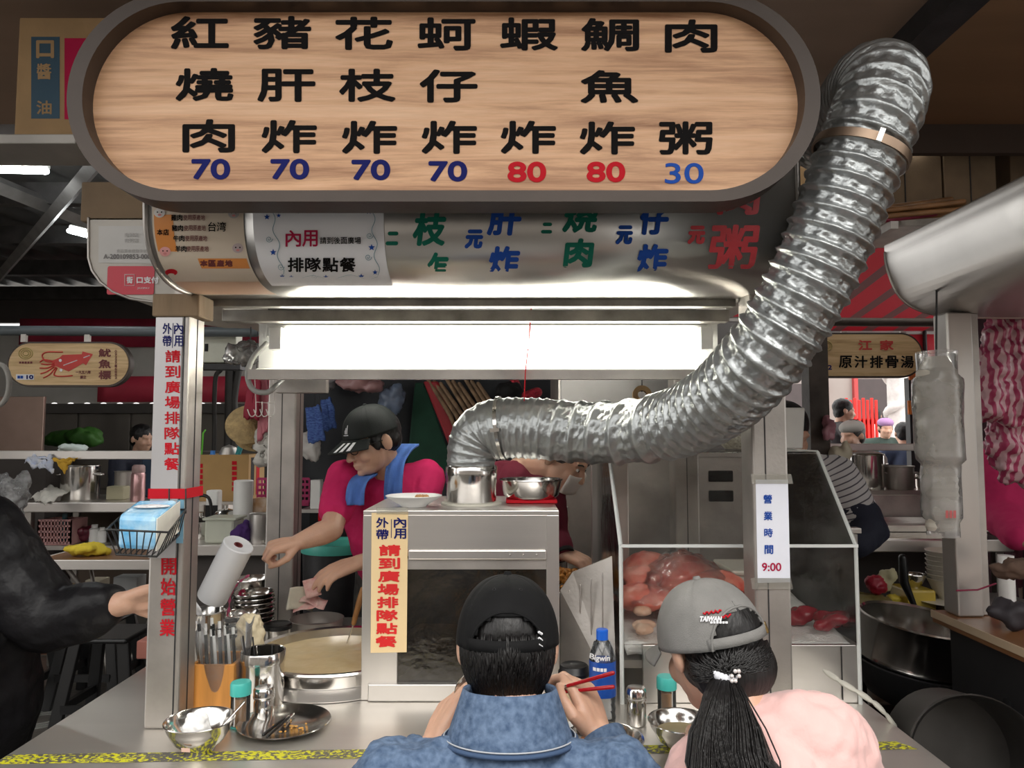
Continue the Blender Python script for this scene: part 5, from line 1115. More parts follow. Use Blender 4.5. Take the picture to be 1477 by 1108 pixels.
tag(stuff(mbf.build('fried_pork', mat('golden_crust', (.48, .20, .035), .6, 0, .4, 50, .5, 120), smooth=True)), 'heap of golden brown fried pork on the wire tray', 'food')

# ---------------------------------------------------------------- customer in a black jacket reaching in from the left edge
c1 = thing('person', 'customer in black quilted jacket reaching in from the left edge', 'person', (-1.50, 1.95, 0))
KM = TT(-1.52, 1.93, 1.56) @ RZ(70); hc, he = headcaps(KM, (-1.53, 1.95, 1.36))
ks = V((-1.40, 1.93, 1.235)); ke = P(70, 893, 1.96); kw = P(190, 868, 1.90); kl = V((-1.68, 2.02, 1.24))
kh = hand(frame(kw, P(240, 858, 1.885) - kw, (-.1, .75, .6)), [(15, 22, 14), (18, 25, 14), (22, 28, 15), (26, 28, 15)], [(.75, .5, -.2), (.92, .15, -.1), (.95, .0, -.1)], 1, 1.12)
kb = blob('body', hc + [([(-1.52, 1.98, .85), (-1.53, 1.97, 1.12), (-1.53, 1.95, 1.32)], [.14, .14, .08]), ([ks, (-1.53, 1.95, 1.30), kl], [.05, .06, .05]), ([ks, ke], [.05, .045]), ([ke, kw], [.042, .030]), ([kl, (-1.76, 1.98, .98), (-1.74, 1.86, .78)], [.05, .04, .03])] + kh +
     [([(-1.52 + q * .09, 1.98, .84), (-1.52 + q * .10, 1.98, .45), (-1.52 + q * .10, 2.0, .07)], [.09, .065, .045]) for q in (-1, 1)] + [([(-1.52 + q * .10, 1.99, .035), (-1.52 + q * .10, 1.86, .033)], [.034, .032]) for q in (-1, 1)], he, skin, c1, .005, 3)
eyes(KM, kb)
blkj = mat('black_nylon', (.005, .0046, .006), .5, 0, .25, 8, .35, 9, bdist=.04, spec=.3)
blob('quilted_jacket', [([(-1.50, 1.97, .74), (-1.51, 1.96, 1.0), (-1.52, 1.95, 1.22)], [.225, .225, .15]), ([ks, (-1.53, 1.95, 1.26), kl], [.095, .10, .09]), ([ks, ks.lerp(ke, .5), ke], [.105, .098, .092]),
                        ([ke, ke.lerp(kw, .35), ke.lerp(kw, .55), ke.lerp(kw, .66)], [.088, .078, .070, .060]), ([kl, (-1.76, 1.98, .98), (-1.74, 1.88, .80)], [.09, .08, .07])], [], blkj, c1, .007, 4, .030, .13)
blob('trousers', [([(-1.52 + q * .09, 1.98, .84), (-1.52 + q * .10, 1.98, .45), (-1.52 + q * .10, 2.0, .10)], [.11, .09, .07]) for q in (-1, 1)], [], black, c1, .01, 3)
blob('hair', [], [(KM @ V((0, .022, .036)), (.084, .103, .09), KM.to_3x3())], hairm, c1, .006, 4)

# ---------------------------------------------------------------- generic standing or sitting figures further off
def figure(label, x, y, h, face, coat, hair, seated=False, arm=None, cap_m=None, vox=.012, coatname='coat', legm=None):
    """h = height of the crown above the floor; face = heading in degrees, 0 looks to the camera"""
    t = thing('person', label, 'person', (x, y, 0)); rot = Matrix.Translation((x, y, 0)) @ RZ(face)
    T = lambda a, b, c: rot @ V((a, b, c)); hz = h - .115; sh = h - .31; hp = .46 if seated else h * .5
    M = rot @ TT(0, -.04, hz) @ RX(8); hc, he = headcaps(M, T(0, .0, sh + .06))
    arms = arm or [((-.19, 0, sh), (-.24, -.05, sh - .27), (-.16, -.26, sh - .32)), ((.19, 0, sh), (.24, -.05, sh - .27), (.16, -.26, sh - .32))]
    A = [[T(*p) for p in a] for a in arms]
    lg = []
    for q in (-1, 1):
        if seated: lg += [([T(q * .09, 0, hp), T(q * .11, -.38, hp + .02)], [.085, .06]), ([T(q * .11, -.38, hp + .02), T(q * .11, -.36, .07)], [.056, .04])]
        else: lg += [([T(q * .09, 0, hp), T(q * .10, 0, hp * .5), T(q * .10, .02, .07)], [.09, .065, .045])]
        lg += [([T(q * .10, .0 if not seated else -.36, .035), T(q * .10, -.12 if not seated else -.48, .033)], [.034, .032])]
    b = blob('body', hc + [([T(0, 0, hp), T(0, 0, (hp + sh) / 2), T(0, .01, sh)], [.12, .12, .08])] + [(a, [.045, .038, .028]) for a in A] + [([a[-1], a[-1] + (a[-1] - a[-2]).normalized() * .09], [.03, .02]) for a in A] + lg, he, skin, t, vox * .7, 2)
    blob(coatname, [([T(0, 0, hp - .05), T(0, 0, (hp + sh) / 2), T(0, .01, sh - .03)], [.155, .155, .12]), ([A[0][0], T(0, .01, sh + .02), A[1][0]], [.07, .075, .07])] + [([a[0], a[1], a[1].lerp(a[2], .85)], [.072, .06, .046]) for a in A], [], coat, t, vox, 3, .012, .07)
    blob('trousers', [(c[0], [r * 1.2 for r in c[1]]) for c in lg if len(c[0]) != 2 or c[1][0] > .05], [], legm or black, t, vox, 2)
    blob('hair', [], [(M @ V((0, .024, .038)), (.086, .104, .092), M.to_3x3()), (M @ V((0, .05, -.02)), (.08, .06, .07), M.to_3x3())], hair, t, vox * .8, 2, .012, .02)
    if cap_m: blob('hat', [], [(M @ V((0, .012, .065)), (.093, .112, .062), M.to_3x3())], cap_m, t, vox * .8, 2)
    return t

# ================================================================ LEFT: THE NEIGHBOURING STALL AND AISLE
def lathe_thing(name, label, cat, c, prof, m, seg=32, part='body', group=None):
    t = thing(name, label, cat, tuple(c), group); MB().lathe(prof, c, seg).build(part, m, t, smooth=40); return t
def cloth(name, label, cat, pts, m, drop=0, n=14, wob=.012, thick=.008, seed=0):
    """pts: four corners (bilinear sheet), rumpled"""
    a, b, c, d = [V(p) for p in pts]
    fn = lambda u, v: a.lerp(b, u).lerp(d.lerp(c, u), v) + V((wob * .5 * noise.noise(V((u * 4 + seed, v * 4, 2))), wob * .5 * noise.noise(V((u * 4, v * 4 + seed, 5))), wob * noise.noise(V((u * 5, v * 5, seed))) + drop * sin(PI * u) * sin(PI * v)))
    return tag(MB().grid(fn, n, n).build(name, m, smooth=True, solid=thick), label, cat)
def heap(name, label, cat, c, r, m, n=8, vox=.012, disp=.03, dsc=.05, parent=None):
    c = V(c); o = blob(name, [], [(c + V((random.uniform(-.6, .6) * r[0], random.uniform(-.6, .6) * r[1], random.uniform(-.3, .4) * r[2])), tuple(q * random.uniform(.45, .7) for q in r)) for k in range(n)], m, parent, vox, 2, disp, dsc)
    return o if parent else tag(o, label, cat)
# steel table with the stock pot
TB, TZ = 5.25, 1.0
tt = thing('steel_table', 'long stainless work table carrying the stock pot at far left', 'table', (-2.9, 5.55, 0))
B(-3.55, -2.05, TB, 5.95, TZ - .07, TZ).build('top', steel_h, tt, bevel=.006)
for x in (-3.50, -2.12):
    for y in (TB + .03, 5.86): B(x, x + .045, y, y + .045, .0, TZ - .07).build('leg', steel_d, tt)
B(-3.5, -2.08, TB + .03, 5.9, .66, .69).build('shelf', steel_d, tt)
B(-3.48, -2.1, 5.88, 5.90, .2, TZ - .07).build('back_panel', mat('dim_brown_panel', (.10, .07, .05), .7), tt)
rz = ZP(656, 5.2)
rail = thing('steel_rail', 'long square steel rail across the far left stall', 'rail', (-2.9, 5.2, rz))
B(-4.3, -2.2, 5.12, 5.17, rz - .03, rz + .03).build('bar', steel_h, rail, bevel=.004)
for x in (-3.9, -2.15): B(x, x + .045, 5.125, 5.165, 0, rz - .03).build('upright', steel_d, rail)
c = V((XP(120, 5.5), 5.5, TZ)); s_ = thing('stock_pot', 'big stainless stock pot on the far left table', 'pot', tuple(c))
MB().lathe([(0, 0), (.125, 0), (.13, .006), (.13, .245), (.136, .25), (.134, .254), (.125, .25), (.122, .01), (0, .01)], c, 40).build('pot', steel_p, s_, smooth=40)
for q in (-1, 1): MB().tube(smoothpath([c + V((q * .128, -.04, .19)), c + V((q * .165, -.03, .185)), c + V((q * .165, .03, .185)), c + V((q * .128, .04, .19))], 4), .007, 8).build('handle', steel_p, s_, smooth=True)
MB().lathe([(.0, .22), (.12, .22), (.12, .224), (0, .226)], c, 32).build('broth', mat('brown_broth', (.30, .16, .05), .3), s_)
c = V((XP(203, 5.4), 5.4, TZ)); s_ = thing('thermos', 'metallic pink thermos flask on the far left table', 'thermos', tuple(c))
MB().lathe([(0, 0), (.048, 0), (.05, .004), (.05, .19), (.043, .205), (0, .205)], c, 32).build('flask', mat('pink_metal', (.55, .33, .33), .3, .8), s_, smooth=40)
MB().lathe([(.043, .205), (.046, .21), (.044, .25), (.034, .262), (0, .264), (0, .205)], c, 32).build('cap', mat('dusty_pink', (.42, .28, .27), .45), s_, smooth=40)
lathe_thing('tall_pot', 'dark steel pot standing just behind the pink thermos', 'pot', (XP(184, 5.6), 5.62, TZ), [(0, 0), (.08, 0), (.083, .20), (.088, .205), (.08, .2), (.076, .01), (0, .01)], steel_d)
tag(B(XP(157, 5.45), XP(182, 5.45), 5.45, 5.55, TZ, TZ + .10).build('plastic_canister', mat('dull_cream_plastic', (.42, .39, .26), .5), bevel=.01), 'dull cream square canister between stock pot and thermos', 'canister')
cloth('dish_towel', 'white towel hanging over the front edge of the far table', 'towel', [P(45, 720, 5.22), P(66, 728, 5.215), P(104, 708, 5.4), P(70, 702, 5.5)], mat('white_towel', (.68, .66, .60), .95, 0, .08, 20, .3, 80), .015, wob=.03)
cloth('printed_cloth', 'white cloth with blue print hung on the rail', 'cloth', [P(36, 668, 5.10), P(78, 682, 5.08), P(76, 660, 5.10), P(46, 657, 5.12)], mat('blue_print_cloth', (.70, .70, .70), .9, 0, .3, 30, 0, 60, col2=(.45, .52, .72)), .01, wob=.04)
cloth('yellow_cloth', 'mustard yellow cloth hanging beside the stock pot', 'cloth', [P(76, 662, 5.1), P(112, 661, 5.1), P(98, 670, 5.1), P(94, 684, 5.1)], mat('mustard_cloth', (.65, .38, .04), .9), 0, wob=.02)
heap('white_bag', 'pale crumpled bag resting on the rail above the stock pot', 'bag', P(105, 647, 5.145), (.09, .05, .035), mat('pale_bag', (.62, .70, .68), .5))
cb_ = clear('grey_poly_bag', (.62, .62, .62), .22, .12, (.6, .6, .6), 1.5, .35)
cbx = blob('plastic_bag', [([P(5, 700, 4.9), P(18, 725, 4.9), P(20, 742, 4.9)], [.07, .10, .05]), ([P(36, 685, 4.95), P(24, 715, 4.9)], [.03, .08])], [], cb_, None, .012, 1, .06, .05); tag(cbx, 'shiny grey plastic bag hanging at the left edge', 'bag')
tag(B(XP(79, 5.4), XP(92, 5.4), 5.4, 5.5, TZ, TZ + .03).build('small_box', white, bevel=.003), 'small white box left of the stock pot', 'box'); tag(B(XP(80, 5.4), XP(93, 5.4), 5.4, 5.5, TZ + .031, TZ + .065).build('small_box', crimson, bevel=.003), 'small crimson box stacked left of the stock pot', 'box')
bsk = thing('plastic_basket', 'dusty pink plastic basket on the shelf of the far table', 'basket', (XP(85, 5.35), 5.4, .69))
pk_ = mat('dusty_pink_plastic', (.48, .25, .24), .5); x0, x1 = XP(62, 5.3), XP(109, 5.3); zt = .87
for k in range(11): B(x0 + (x1 - x0) * k / 10 - .004, x0 + (x1 - x0) * k / 10 + .004, 5.30, 5.308, .70, zt).build('slat', pk_, bsk)
for z in (.70, .74, .78, .82, .86): B(x0, x1, 5.300, 5.306, z, z + .014).build('band', pk_, bsk)
for x in (x0, x1): B(x - .004, x + .004, 5.30, 5.5, .70, zt).build('end', pk_, bsk)
B(x0, x1, 5.305, 5.5, .692, .70).build('base', pk_, bsk); B(x0, x1, 5.496, 5.504, .70, zt).build('back', pk_, bsk)
heap('maroon_bag', 'dark maroon plastic bag beside the pink basket', 'bag', (XP(123, 5.35), 5.45, .76), (.08, .08, .07), mat('maroon_film', (.12, .015, .03), .3), vox=.01)
for k, (px_, r_, h_, m_, lb) in enumerate(((143, .035, .13, white, 'white plastic jar on the shelf under the far table'), (154, .03, .11, white, 'smaller white jar beside the taller one on the shelf'), (100, .03, .2, mat('teal_bottle', (.03, .10, .12), .3), 'dark teal bottle sticking out of the pink basket'))):
    lathe_thing('jar' if k < 2 else 'bottle', lb, 'jar' if k < 2 else 'bottle', (XP(px_, 5.45), 5.45, .69 if k < 2 else .70), [(0, 0), (r_, 0), (r_, h_ * .75), (r_ * .6, h_ * .82), (r_ * .6, h_), (0, h_)], m_, 20)
# things behind it
hw = tag(B(XP(-40, 6.0), XP(63, 6.0), 6.0, 6.03, ZP(652, 6.0), ZP(572, 6.0)).build('copper_panel', mat('rosy_steel', (.42, .30, .25), .35, .8, .15, 3), bevel=.003), 'rosy metal splash panel behind the far left stall', 'panel')
cl_ = thing('counter_block', 'dark base cabinet below the rosy metal panel', 'cabinet', (-4.0, 6.1, 0)); B(XP(-60, 6.0), XP(66, 6.0), 6.04, 6.4, 0, ZP(652, 6.0)).build('body', mat('dark_cabinet', (.06, .05, .045), .6), cl_); B(XP(-60, 6.0), XP(66, 6.0), 5.98, 6.4, ZP(652, 6.0) - .01, ZP(652, 6.0)).build('top', steel_d, cl_)
heap('green_tarpaulin', 'bundled green tarpaulin lying against the stained wall', 'tarpaulin', P(103, 632, 6.6), (.24, .12, .11), mat('green_tarp', (.05, .16, .025), .6), 10, .018, .06, .1)
tag(B(-4.4, -2.6, 6.5, 6.9, 1.0, 1.33).build('planter_wall', mat('dim_block', (.10, .085, .07), .8), bevel=.01), 'dim low block wall under the green tarpaulin', 'wall block')
tag(B(-4.4, -2.6, 6.5, 6.9, 0, .999).build('planter_base', mat('dim_block', (0, 0, 0)), bevel=.01), 'dark base course below the dim block wall', 'wall block')
tag(MB().tube([P(-3, 588, 3.2) + V((.045 * cos(a), 0, .09 * sin(a) + .10)) for a in [k * PI / 14 for k in range(29)]], .011, 8).build('hose_ring', mat('grey_hose', (.36, .35, .32), .6), smooth=True), 'grey hose coil cut off by the left edge', 'hose')
figure('far person with dark curly hair and navy top behind the left post', XP(203, 6.4), 6.4, 1.56, 60, mat('navy_cloth', (.015, .018, .035), .8), hairm)
tag(B(XP(207, 5.7), XP(240, 5.7), 5.7, 5.9, TZ, 1.30).build('cool_box', mat('navy_box', (.02, .045, .09), .5), bevel=.01), 'navy cool box behind the thermos', 'box')
# hanging squid sign
def small_sign(label, x0, x1, y0, y1, d, hangx):
    t = thing('hanging_sign', label, 'sign', tuple(P((x0 + x1) / 2, y1, d))); a, b = P(x0, y0, d), P(x1, y1, d)
    o = stadium(a.x, b.x, b.z, a.z, d); i = stadium(a.x + .012, b.x - .012, b.z + .012, a.z - .012, d)
    MB().prism(o, (0, .05, 0)).build('frame', fr, t, smooth=35); MB().prism([p + V((0, -.004, 0)) for p in i], (0, .006, 0)).build('wood_panel', woodmat('small_sign_wood', (.48, .28, .12), (.78, .54, .27), (.90, .66, .38), 1.0), t)
    for hx in hangx: B(P(hx, 0, d).x - .018, P(hx, 0, d).x + .018, d + .01, d + .03, a.z, ZP(478, d)).build('bracket', steel_d, t)
    return t
SD2 = 4.9
sq = small_sign('wooden hanging sign with a red squid at far left', 12, 187, 493, 558, SD2, (54, 143)); hq = plane(SD2 - .0065)
redp = mat('squid_red', (.60, .05, .04), .55)
def poly(pts, hit, m, par, name, lift=.0005): 
    q = [hit(*p) for p in pts]; return MB().prism([p + V((0, -lift, 0)) for p in q], (0, .0004, 0)).build(name, m, par)
sb_ = poly([(86, 516), (90, 512), (118, 511), (119, 507), (134, 511), (124, 527), (120, 524), (99, 536), (82, 529), (74, 527), (76, 520)], hq, redp, sq, 'squid_body')
for k, pth in enumerate(([(78, 523), (66, 521), (61, 513), (68, 508), (90, 508)], [(78, 525), (68, 526), (60, 525)], [(78, 527), (68, 531), (58, 531)], [(78, 529), (68, 536), (59, 539)], [(80, 530), (72, 540), (63, 545)], [(82, 531), (78, 541), (90, 543), (104, 542)], [(76, 521), (64, 519), (58, 522)])):
    MB().tube(smoothpath([hq(*p) + V((0, -.001, 0)) for p in pth], 4), .0045, 5).build('squid_arm', redp, sq, smooth=True)
for x, y in ((87, 520), (88, 534)): disc(x, y, 2.2, 2.2, hq, paper, sq, 'squid_eye', .002, 10)
MB().tube([hq(92, 527) + V((0, -.0015, 0)), hq(111, 520) + V((0, -.0015, 0))], .003, 4).build('squid_highlight', paper, sq); MB().tube([hq(121, 516) + V((0, -.0015, 0)), hq(129, 513) + V((0, -.0015, 0))], .003, 4).build('squid_highlight', paper, sq)
brn = mat('brown_print', (0, 0, 0))
letters([('魷', 151, 509, 18, 12), ('魚', 151, 525, 18, 13), ('標', 151, 541, 18, 13)], hq, brn, sq, .5); letters([('一九五八年', 120, 537, 22, 5), ('創立', 120, 544, 9, 5)], hq, brn, sq, .2)
for k, s in enumerate('0922716882'): letters([(s, 167, 507 + k * 4.2, 3.2, 3.6)], hq, brn, sq, .1, 'digit')
MB().prism([hq(23, 540), hq(49, 540), hq(49, 548), hq(23, 548)], (0, .0008, 0)).build('number_plate', paper, sq); letters([('10', 43, 544, 10, 6)], plane(SD2 - .009), navy, sq, .5, 'number'); dashes(27, 544, 2, 4.4, 3.6, 4, plane(SD2 - .009), blue, sq)
gold = mat('gold_print', (.42, .34, .10), .5)
for r_ in (10, 7, 4): MB().tube([hq(37 + r_ * cos(a), 510 + r_ * .8 * sin(a)) for a in [k * PI / 10 for k in range(21)]], .0025, 4).build('crest_ring', gold, sq)
dashes(29, 523, 5, 4, 3, 3, hq, brn, sq)
tag(MB().tube([(-5.0, 4.93, ZP(475, 4.93)), (-1.75, 4.93, ZP(479, 4.93))], .034, 14).build('drain_pipe', mat('blue_grey_pipe', (.12, .14, .15), .4), smooth=True), 'blue-grey pipe from which the squid sign hangs', 'pipe')
# near dining table with a yellow cloth, stools and clutter under it
nt_ = thing('folding_table', 'brown-topped steel table with a yellow cloth on it', 'table', (-2.4, 4.6, 0)); tz = .75
B(XP(60, 4.35), -1.98, 4.35, 4.75, tz - .012, tz).build('top', mat('brown_laminate', (.26, .13, .06), .4, 0, .15, 6), nt_); 
B(XP(60, 4.35) - .008, -1.975, 4.335, 4.35, tz - .055, tz + .003).build('edge', steel_h, nt_, bevel=.003); B(XP(60, 4.35) - .012, XP(60, 4.35), 4.335, 4.75, tz - .055, tz + .003).build('edge', steel_h, nt_, bevel=.003)
for x in (-2.70, -2.05):
    MB().tube([(x, 4.42, tz - .012), (x + .35 * (1 if x < -2.3 else -1), 4.72, .01)], .013, 8).build('leg', steel_d, nt_, smooth=True); MB().tube([(x, 4.70, tz - .012), (x + .3 * (1 if x < -2.3 else -1), 4.45, .01)], .013, 8).build('leg', steel_d, nt_, smooth=True)
heap('yellow_rag', 'bright yellow rag heaped on the brown table', 'rag', (XP(132, 4.5), 4.5, tz + .035), (.13, .09, .045), mat('yellow_rag', (.75, .58, .05), .9), 9, .01, .03, .04)
def pstool(x, y, h, label):
    t = thing('plastic_stool', label, 'stool', (x, y, 0)); s = .15
    MB().cbox((x, y, h - .012), (2 * s, 2 * s, .024)).build('seat', blackplastic, t, bevel=.01)
    for i in (-1, 1):
        for j in (-1, 1): MB().prism([(x + i * (s - .035) - .028, y + j * (s - .03), h - .02), (x + i * (s - .035) + .028, y + j * (s - .03), h - .02), (x + i * (s + .035) + .03, y + j * (s + .03), .002), (x + i * (s + .035) - .03, y + j * (s + .03), .002)], (0, -j * .03, 0)).build('leg', blackplastic, t, bevel=.004)
    for i in (-1, 1): B(x + i * s * 1.04 - .012, x + i * s * 1.04 + .012, y - s, y + s, .15, .19).build('stretcher', blackplastic, t)
    B(x - s, x + s, y - s * 1.08, y - s * 1.0, .15, .19).build('stretcher', blackplastic, t)
    return t
pstool(-2.72, 4.05, .47, 'black plastic stool at far left beneath the black sleeve'); pstool(-2.33, 4.2, .47, 'black plastic stool partly under the brown table'); pstool(-2.02, 3.75, .50, 'black plastic stool nearest the left post')
# brick plinth: each brick its own part
bp = thing('brick_plinth', 'low red brick plinth along the floor at far left', 'plinth', (-3.0, 5.0, 0))
B(-4.2, -1.6, 5.02, 5.10, 0, .33).build('core', mat('mortar', (.30, .26, .21), .9), bp)
bm_ = [mat('brick_%s' % n_, c_, .85, 0, .2, 20, .2, 60) for n_, c_ in (('dark', (.22, .065, .035)), ('mid', (.30, .10, .05)), ('light', (.36, .14, .075)))]
meshes = [MB().cbox((0, 0, 0), (.205, .03, .062)).build('brick', m_, bp, bevel=.004) for m_ in bm_]
cnt = 0
for r_ in range(4):
    for k in range(12):
        x = -4.1 + k * .218 + (.109 if r_ % 2 else 0); loc = (x, 5.008 - .003 * ((k + r_) % 2), .045 + r_ * .077); src = meshes[(k * 7 + r_ * 5) % 3]
        if cnt < 3 and src.location.length == 0: src.location = loc; cnt += 1; continue
        o = src.copy(); COL.objects.link(o); o.location = loc
for k, (x, w_, h_, m_, lb) in enumerate(((XP(118, 4.9), .13, .16, cardboard_d, 'small brown carton under the brown table'), (XP(150, 4.9), .10, .20, mat('cream_drum', (.45, .40, .30), .6), 'cream tin under the brown table'), (XP(196, 4.9), .16, .22, mat('pale_tin', (.45, .46, .46), .5, .3), 'pale grey tin box under the right end of the brown table'))):
    tag(B(x - w_ / 2, x + w_ / 2, 4.84, 4.96, .335, .335 + h_).build('storage_box', m_, bevel=.006), lb, 'box')
tag(B(-3.0, -1.98, 4.80, 4.97, .0, .334).build('kerb', mat('dark_kerb', (.08, .07, .06), .8)), 'dark kerb the storage boxes under the table stand on', 'kerb')
mh = thing('drain_cover', 'pale round drain cover in the floor at lower left', 'drain cover', (*G(62, 1038, 0).xy, .001))
for r_ in (.06, .09, .12): MB().lathe([(r_, 0), (r_ + .014, 0), (r_ + .014, .004), (r_, .004), (r_, 0)], tuple(mh.location), 32).build('ring', mat('worn_iron', (.42, .42, .40), .5, .6), mh)
# lit tubes under the aisle roof
for k, (a, b, lb) in enumerate(((P(-60, 243, 3.55), P(66, 247, 3.6), 'bright fluorescent tube under the aisle roof at upper left'), (P(100, 333, 4.9), P(140, 343, 4.85), 'smaller lit tube further back under the aisle roof'))):
    t = thing('fluorescent_tube', lb, 'light', tuple(a)); MB().tube([a, b], .016, 12).build('tube', mat('lit_aisle_tube', (1, 1, 1), .4, emit=(.95, 1, 1), estr=30.0), t, smooth=True)
    MB().tube([a + V((0, .02, .035)), b + V((0, .02, .035))], .02, 6, 'flat').build('batten', whitepaint, t)

# ================================================================ LEFT CENTRE: shelf beyond the stall
LZ, LY = .88, 4.07
sh = thing('side_table', 'stainless side table of tubs and pots behind the left back post', 'table', (-1.55, 4.3, 0))
B(XP(240, LY), XP(398, LY), LY, 4.56, LZ - .06, LZ).build('top', steel_h, sh, bevel=.005); B(XP(240, LY) + .03, XP(398, LY) - .03, 4.2, 4.5, .0, LZ - .06).build('base', mat('dark_cabinet', (0, 0, 0)), sh)
tub = thing('plastic_tub', 'milky square plastic tub on the side table', 'tub', (XP(321, 4.15), 4.2, LZ)); MB().prism([(XP(299, 4.12), 4.12, LZ), (XP(342, 4.12), 4.12, LZ), (XP(342, 4.12), 4.28, LZ), (XP(299, 4.12), 4.28, LZ)], (0, 0, .135)).build('tub', mat('cloudy_plastic', (.58, .60, .50), .35), tub, bevel=.015); B(XP(297, 4.12), XP(345, 4.12), 4.11, 4.29, LZ + .128, LZ + .142).build('rim', mat('cloudy_plastic', (0, 0, 0)), tub, bevel=.005)
rl2 = thing('bag_roll', 'upright roll of white plastic bags on the side table', 'roll', (XP(354, 4.4), 4.4, LZ)); MB().lathe([(0, 0), (.055, 0), (.056, .33), (.05, .335), (.018, .33), (.018, .2), (0, .2)], (XP(354, 4.4), 4.4, LZ), 28).build('roll', white, rl2, smooth=40)
heap('purple_cloth', 'dark purple cloth bunched between the tub and the pot', 'cloth', (XP(351, 4.12), 4.14, LZ + .055), (.05, .04, .07), mat('purple_cloth', (.06, .02, .13), .9), 7, .008, .02, .03)
lathe_thing('steel_pot', 'plain steel pot on the right end of the side table', 'pot', (XP(380, 4.15), 4.17, LZ), [(0, 0), (.066, 0), (.068, .004), (.068, .16), (.071, .163), (.066, .16), (.064, .008), (0, .008)], steel)
tag(B(XP(300, 4.45), XP(318, 4.45), 4.45, 4.52, LZ, LZ + .27).build('white_jug', white, bevel=.01), 'white jug with dark label at the back of the side table', 'jug')
tag(B(XP(300, 4.44), XP(317, 4.44), 4.442, 4.449, LZ + .09, LZ + .18).build('jug_label', black), 'dark label on the white jug', 'label')
kt = V((XP(292, 4.3), 4.32, LZ)); k_ = thing('kettle', 'steel kettle with black handle at the left end of the side table', 'kettle', tuple(kt)); MB().lathe([(0, 0), (.07, 0), (.075, .02), (.065, .1), (.03, .125), (.012, .13), (.012, .15), (0, .152)], kt, 28).build('body', steel_p, k_, smooth=40)
MB().tube(smoothpath([kt + V((-.06, -.02, .10)), kt + V((-.03, -.02, .235)), kt + V((.05, -.02, .24)), kt + V((.075, -.02, .13))], 5), .010, 8).build('handle', blackplastic, k_, smooth=True)
for px_, lb in ((330, 'round steel pot with lid behind the milky tub'), ): lathe_thing('lidded_pot', lb, 'pot', (XP(px_, 4.42), 4.42, LZ), [(0, 0), (.075, 0), (.08, .11), (.085, .115), (.06, .15), (.012, .165), (.012, .185), (0, .185)], steel_p)
tag(B(XP(368, 4.45), XP(392, 4.45), 4.45, 4.53, LZ, LZ + .22).build('food_carton', mat('orange_carton', (.45, .20, .04), .6, 0, .5, 18, col2=(.7, .6, .5))), 'printed orange and white carton behind the plain steel pot', 'carton')
# upper shelf with carton, hats and bags
uz = ZP(722, 4.75)
us = thing('storage_shelf', 'shelf carrying the red-printed carton left of the back post', 'shelf', (-1.8, 4.9, 0)); B(-2.3, -1.4, 4.66, 5.1, uz - .02, uz).build('board', steel_d, us)
for x in (-2.27, -1.45): B(x, x + .03, 4.7, 5.08, 0, uz - .02).build('upright', steel_d, us)
pcx = thing('printed_carton', 'open brown carton with red printed characters, full of odds and ends', 'carton', (-1.8, 4.85, uz)); x0, x1 = XP(285, 4.70), XP(358, 4.70); zt = ZP(656, 4.70)
B(x0, x1, 4.70, 4.712, uz, zt).build('front', mat('carton_tan', (.42, .26, .10), .8, 0, .1), pcx); B(x1, x1 + .012, 4.70, 5.0, uz, zt).build('side', mat('carton_tan', (0, 0, 0)), pcx); B(x0, x1, 4.99, 5.0, uz, zt).build('back', cardboard, pcx); B(x0, x1, 4.712, 4.99, uz, uz + .01).build('base', cardboard, pcx)
dashes(338, 668, 6, 7.5, 7, 5.5, plane(4.699), red, pcx, 'red_print', vert=True); dashes(290, 672, 4, 8, 5, 6, plane(4.699), red, pcx, 'red_print', vert=True); B(x1 + .0125, x1 + .0135, 4.74, 4.80, uz + .03, zt - .02).build('dark_print', black, pcx); B(x1 + .0125, x1 + .0135, 4.84, 4.90, uz + .03, zt - .02).build('red_print', red, pcx)
lathe_thing('steel_dome', 'dark steel dome lid standing in the printed carton', 'lid', (XP(331, 4.85), 4.86, uz + .20), [(.075, 0), (.07, .08), (.045, .14), (0, .16), (0, .155), (.04, .135), (.065, .08), (.07, 0), (.075, 0)], steel_d)
lathe_thing('blue_bottle', 'bright blue bottle in the printed carton', 'bottle', (XP(313, 4.85), 4.80, uz + .20), [(0, 0), (.03, 0), (.032, .08), (.015, .10), (.015, .12), (0, .12)], mat('bright_blue_plastic', (.04, .22, .65), .3), 18)
tag(MB().cbox(P(350, 636, 4.82), (.03, .03, .20), Matrix.Rotation(R(18), 3, 'Y')).build('teal_brush', mat('teal_bristle', (.03, .30, .32), .7, 0, .2, 40, .5, 200), bevel=.005), 'teal scrubbing brush sticking out of the printed carton', 'brush')
tag(MB().tube([P(291, 655, 4.78), P(293, 625, 4.78), P(296, 621, 4.78)], .006, 6).build('green_stick', mat('lime_plastic', (.15, .60, .05), .4), smooth=True), 'lime green plastic stick standing in the printed carton', 'stick')
straw = mat('straw', (.42, .30, .14), .8, 0, .25, 30, .5, 90)
for k, (px_, py_, r_, rot, lb) in enumerate(((358, 612, .13, 60, 'pale conical straw hat hanging beside the hook rack'), (368, 632, .12, 35, 'darker straw hat hanging lowest beside the back post'))):
    M_ = Euler((R(rot), R(20), 0)).to_matrix(); t = thing('straw_hat', lb, 'hat', tuple(P(px_, py_, 4.3 + k * .12))); MB().lathe([(r_, 0), (r_ * .6, .03), (r_ * .35, .055), (.01, .085), (0, .086), (r_ * .34, .050), (r_ * .6, .024), (r_, -.004), (r_, 0)], P(px_, py_, 4.3 + k * .12), 32, M_).build('hat', straw, t, smooth=40)
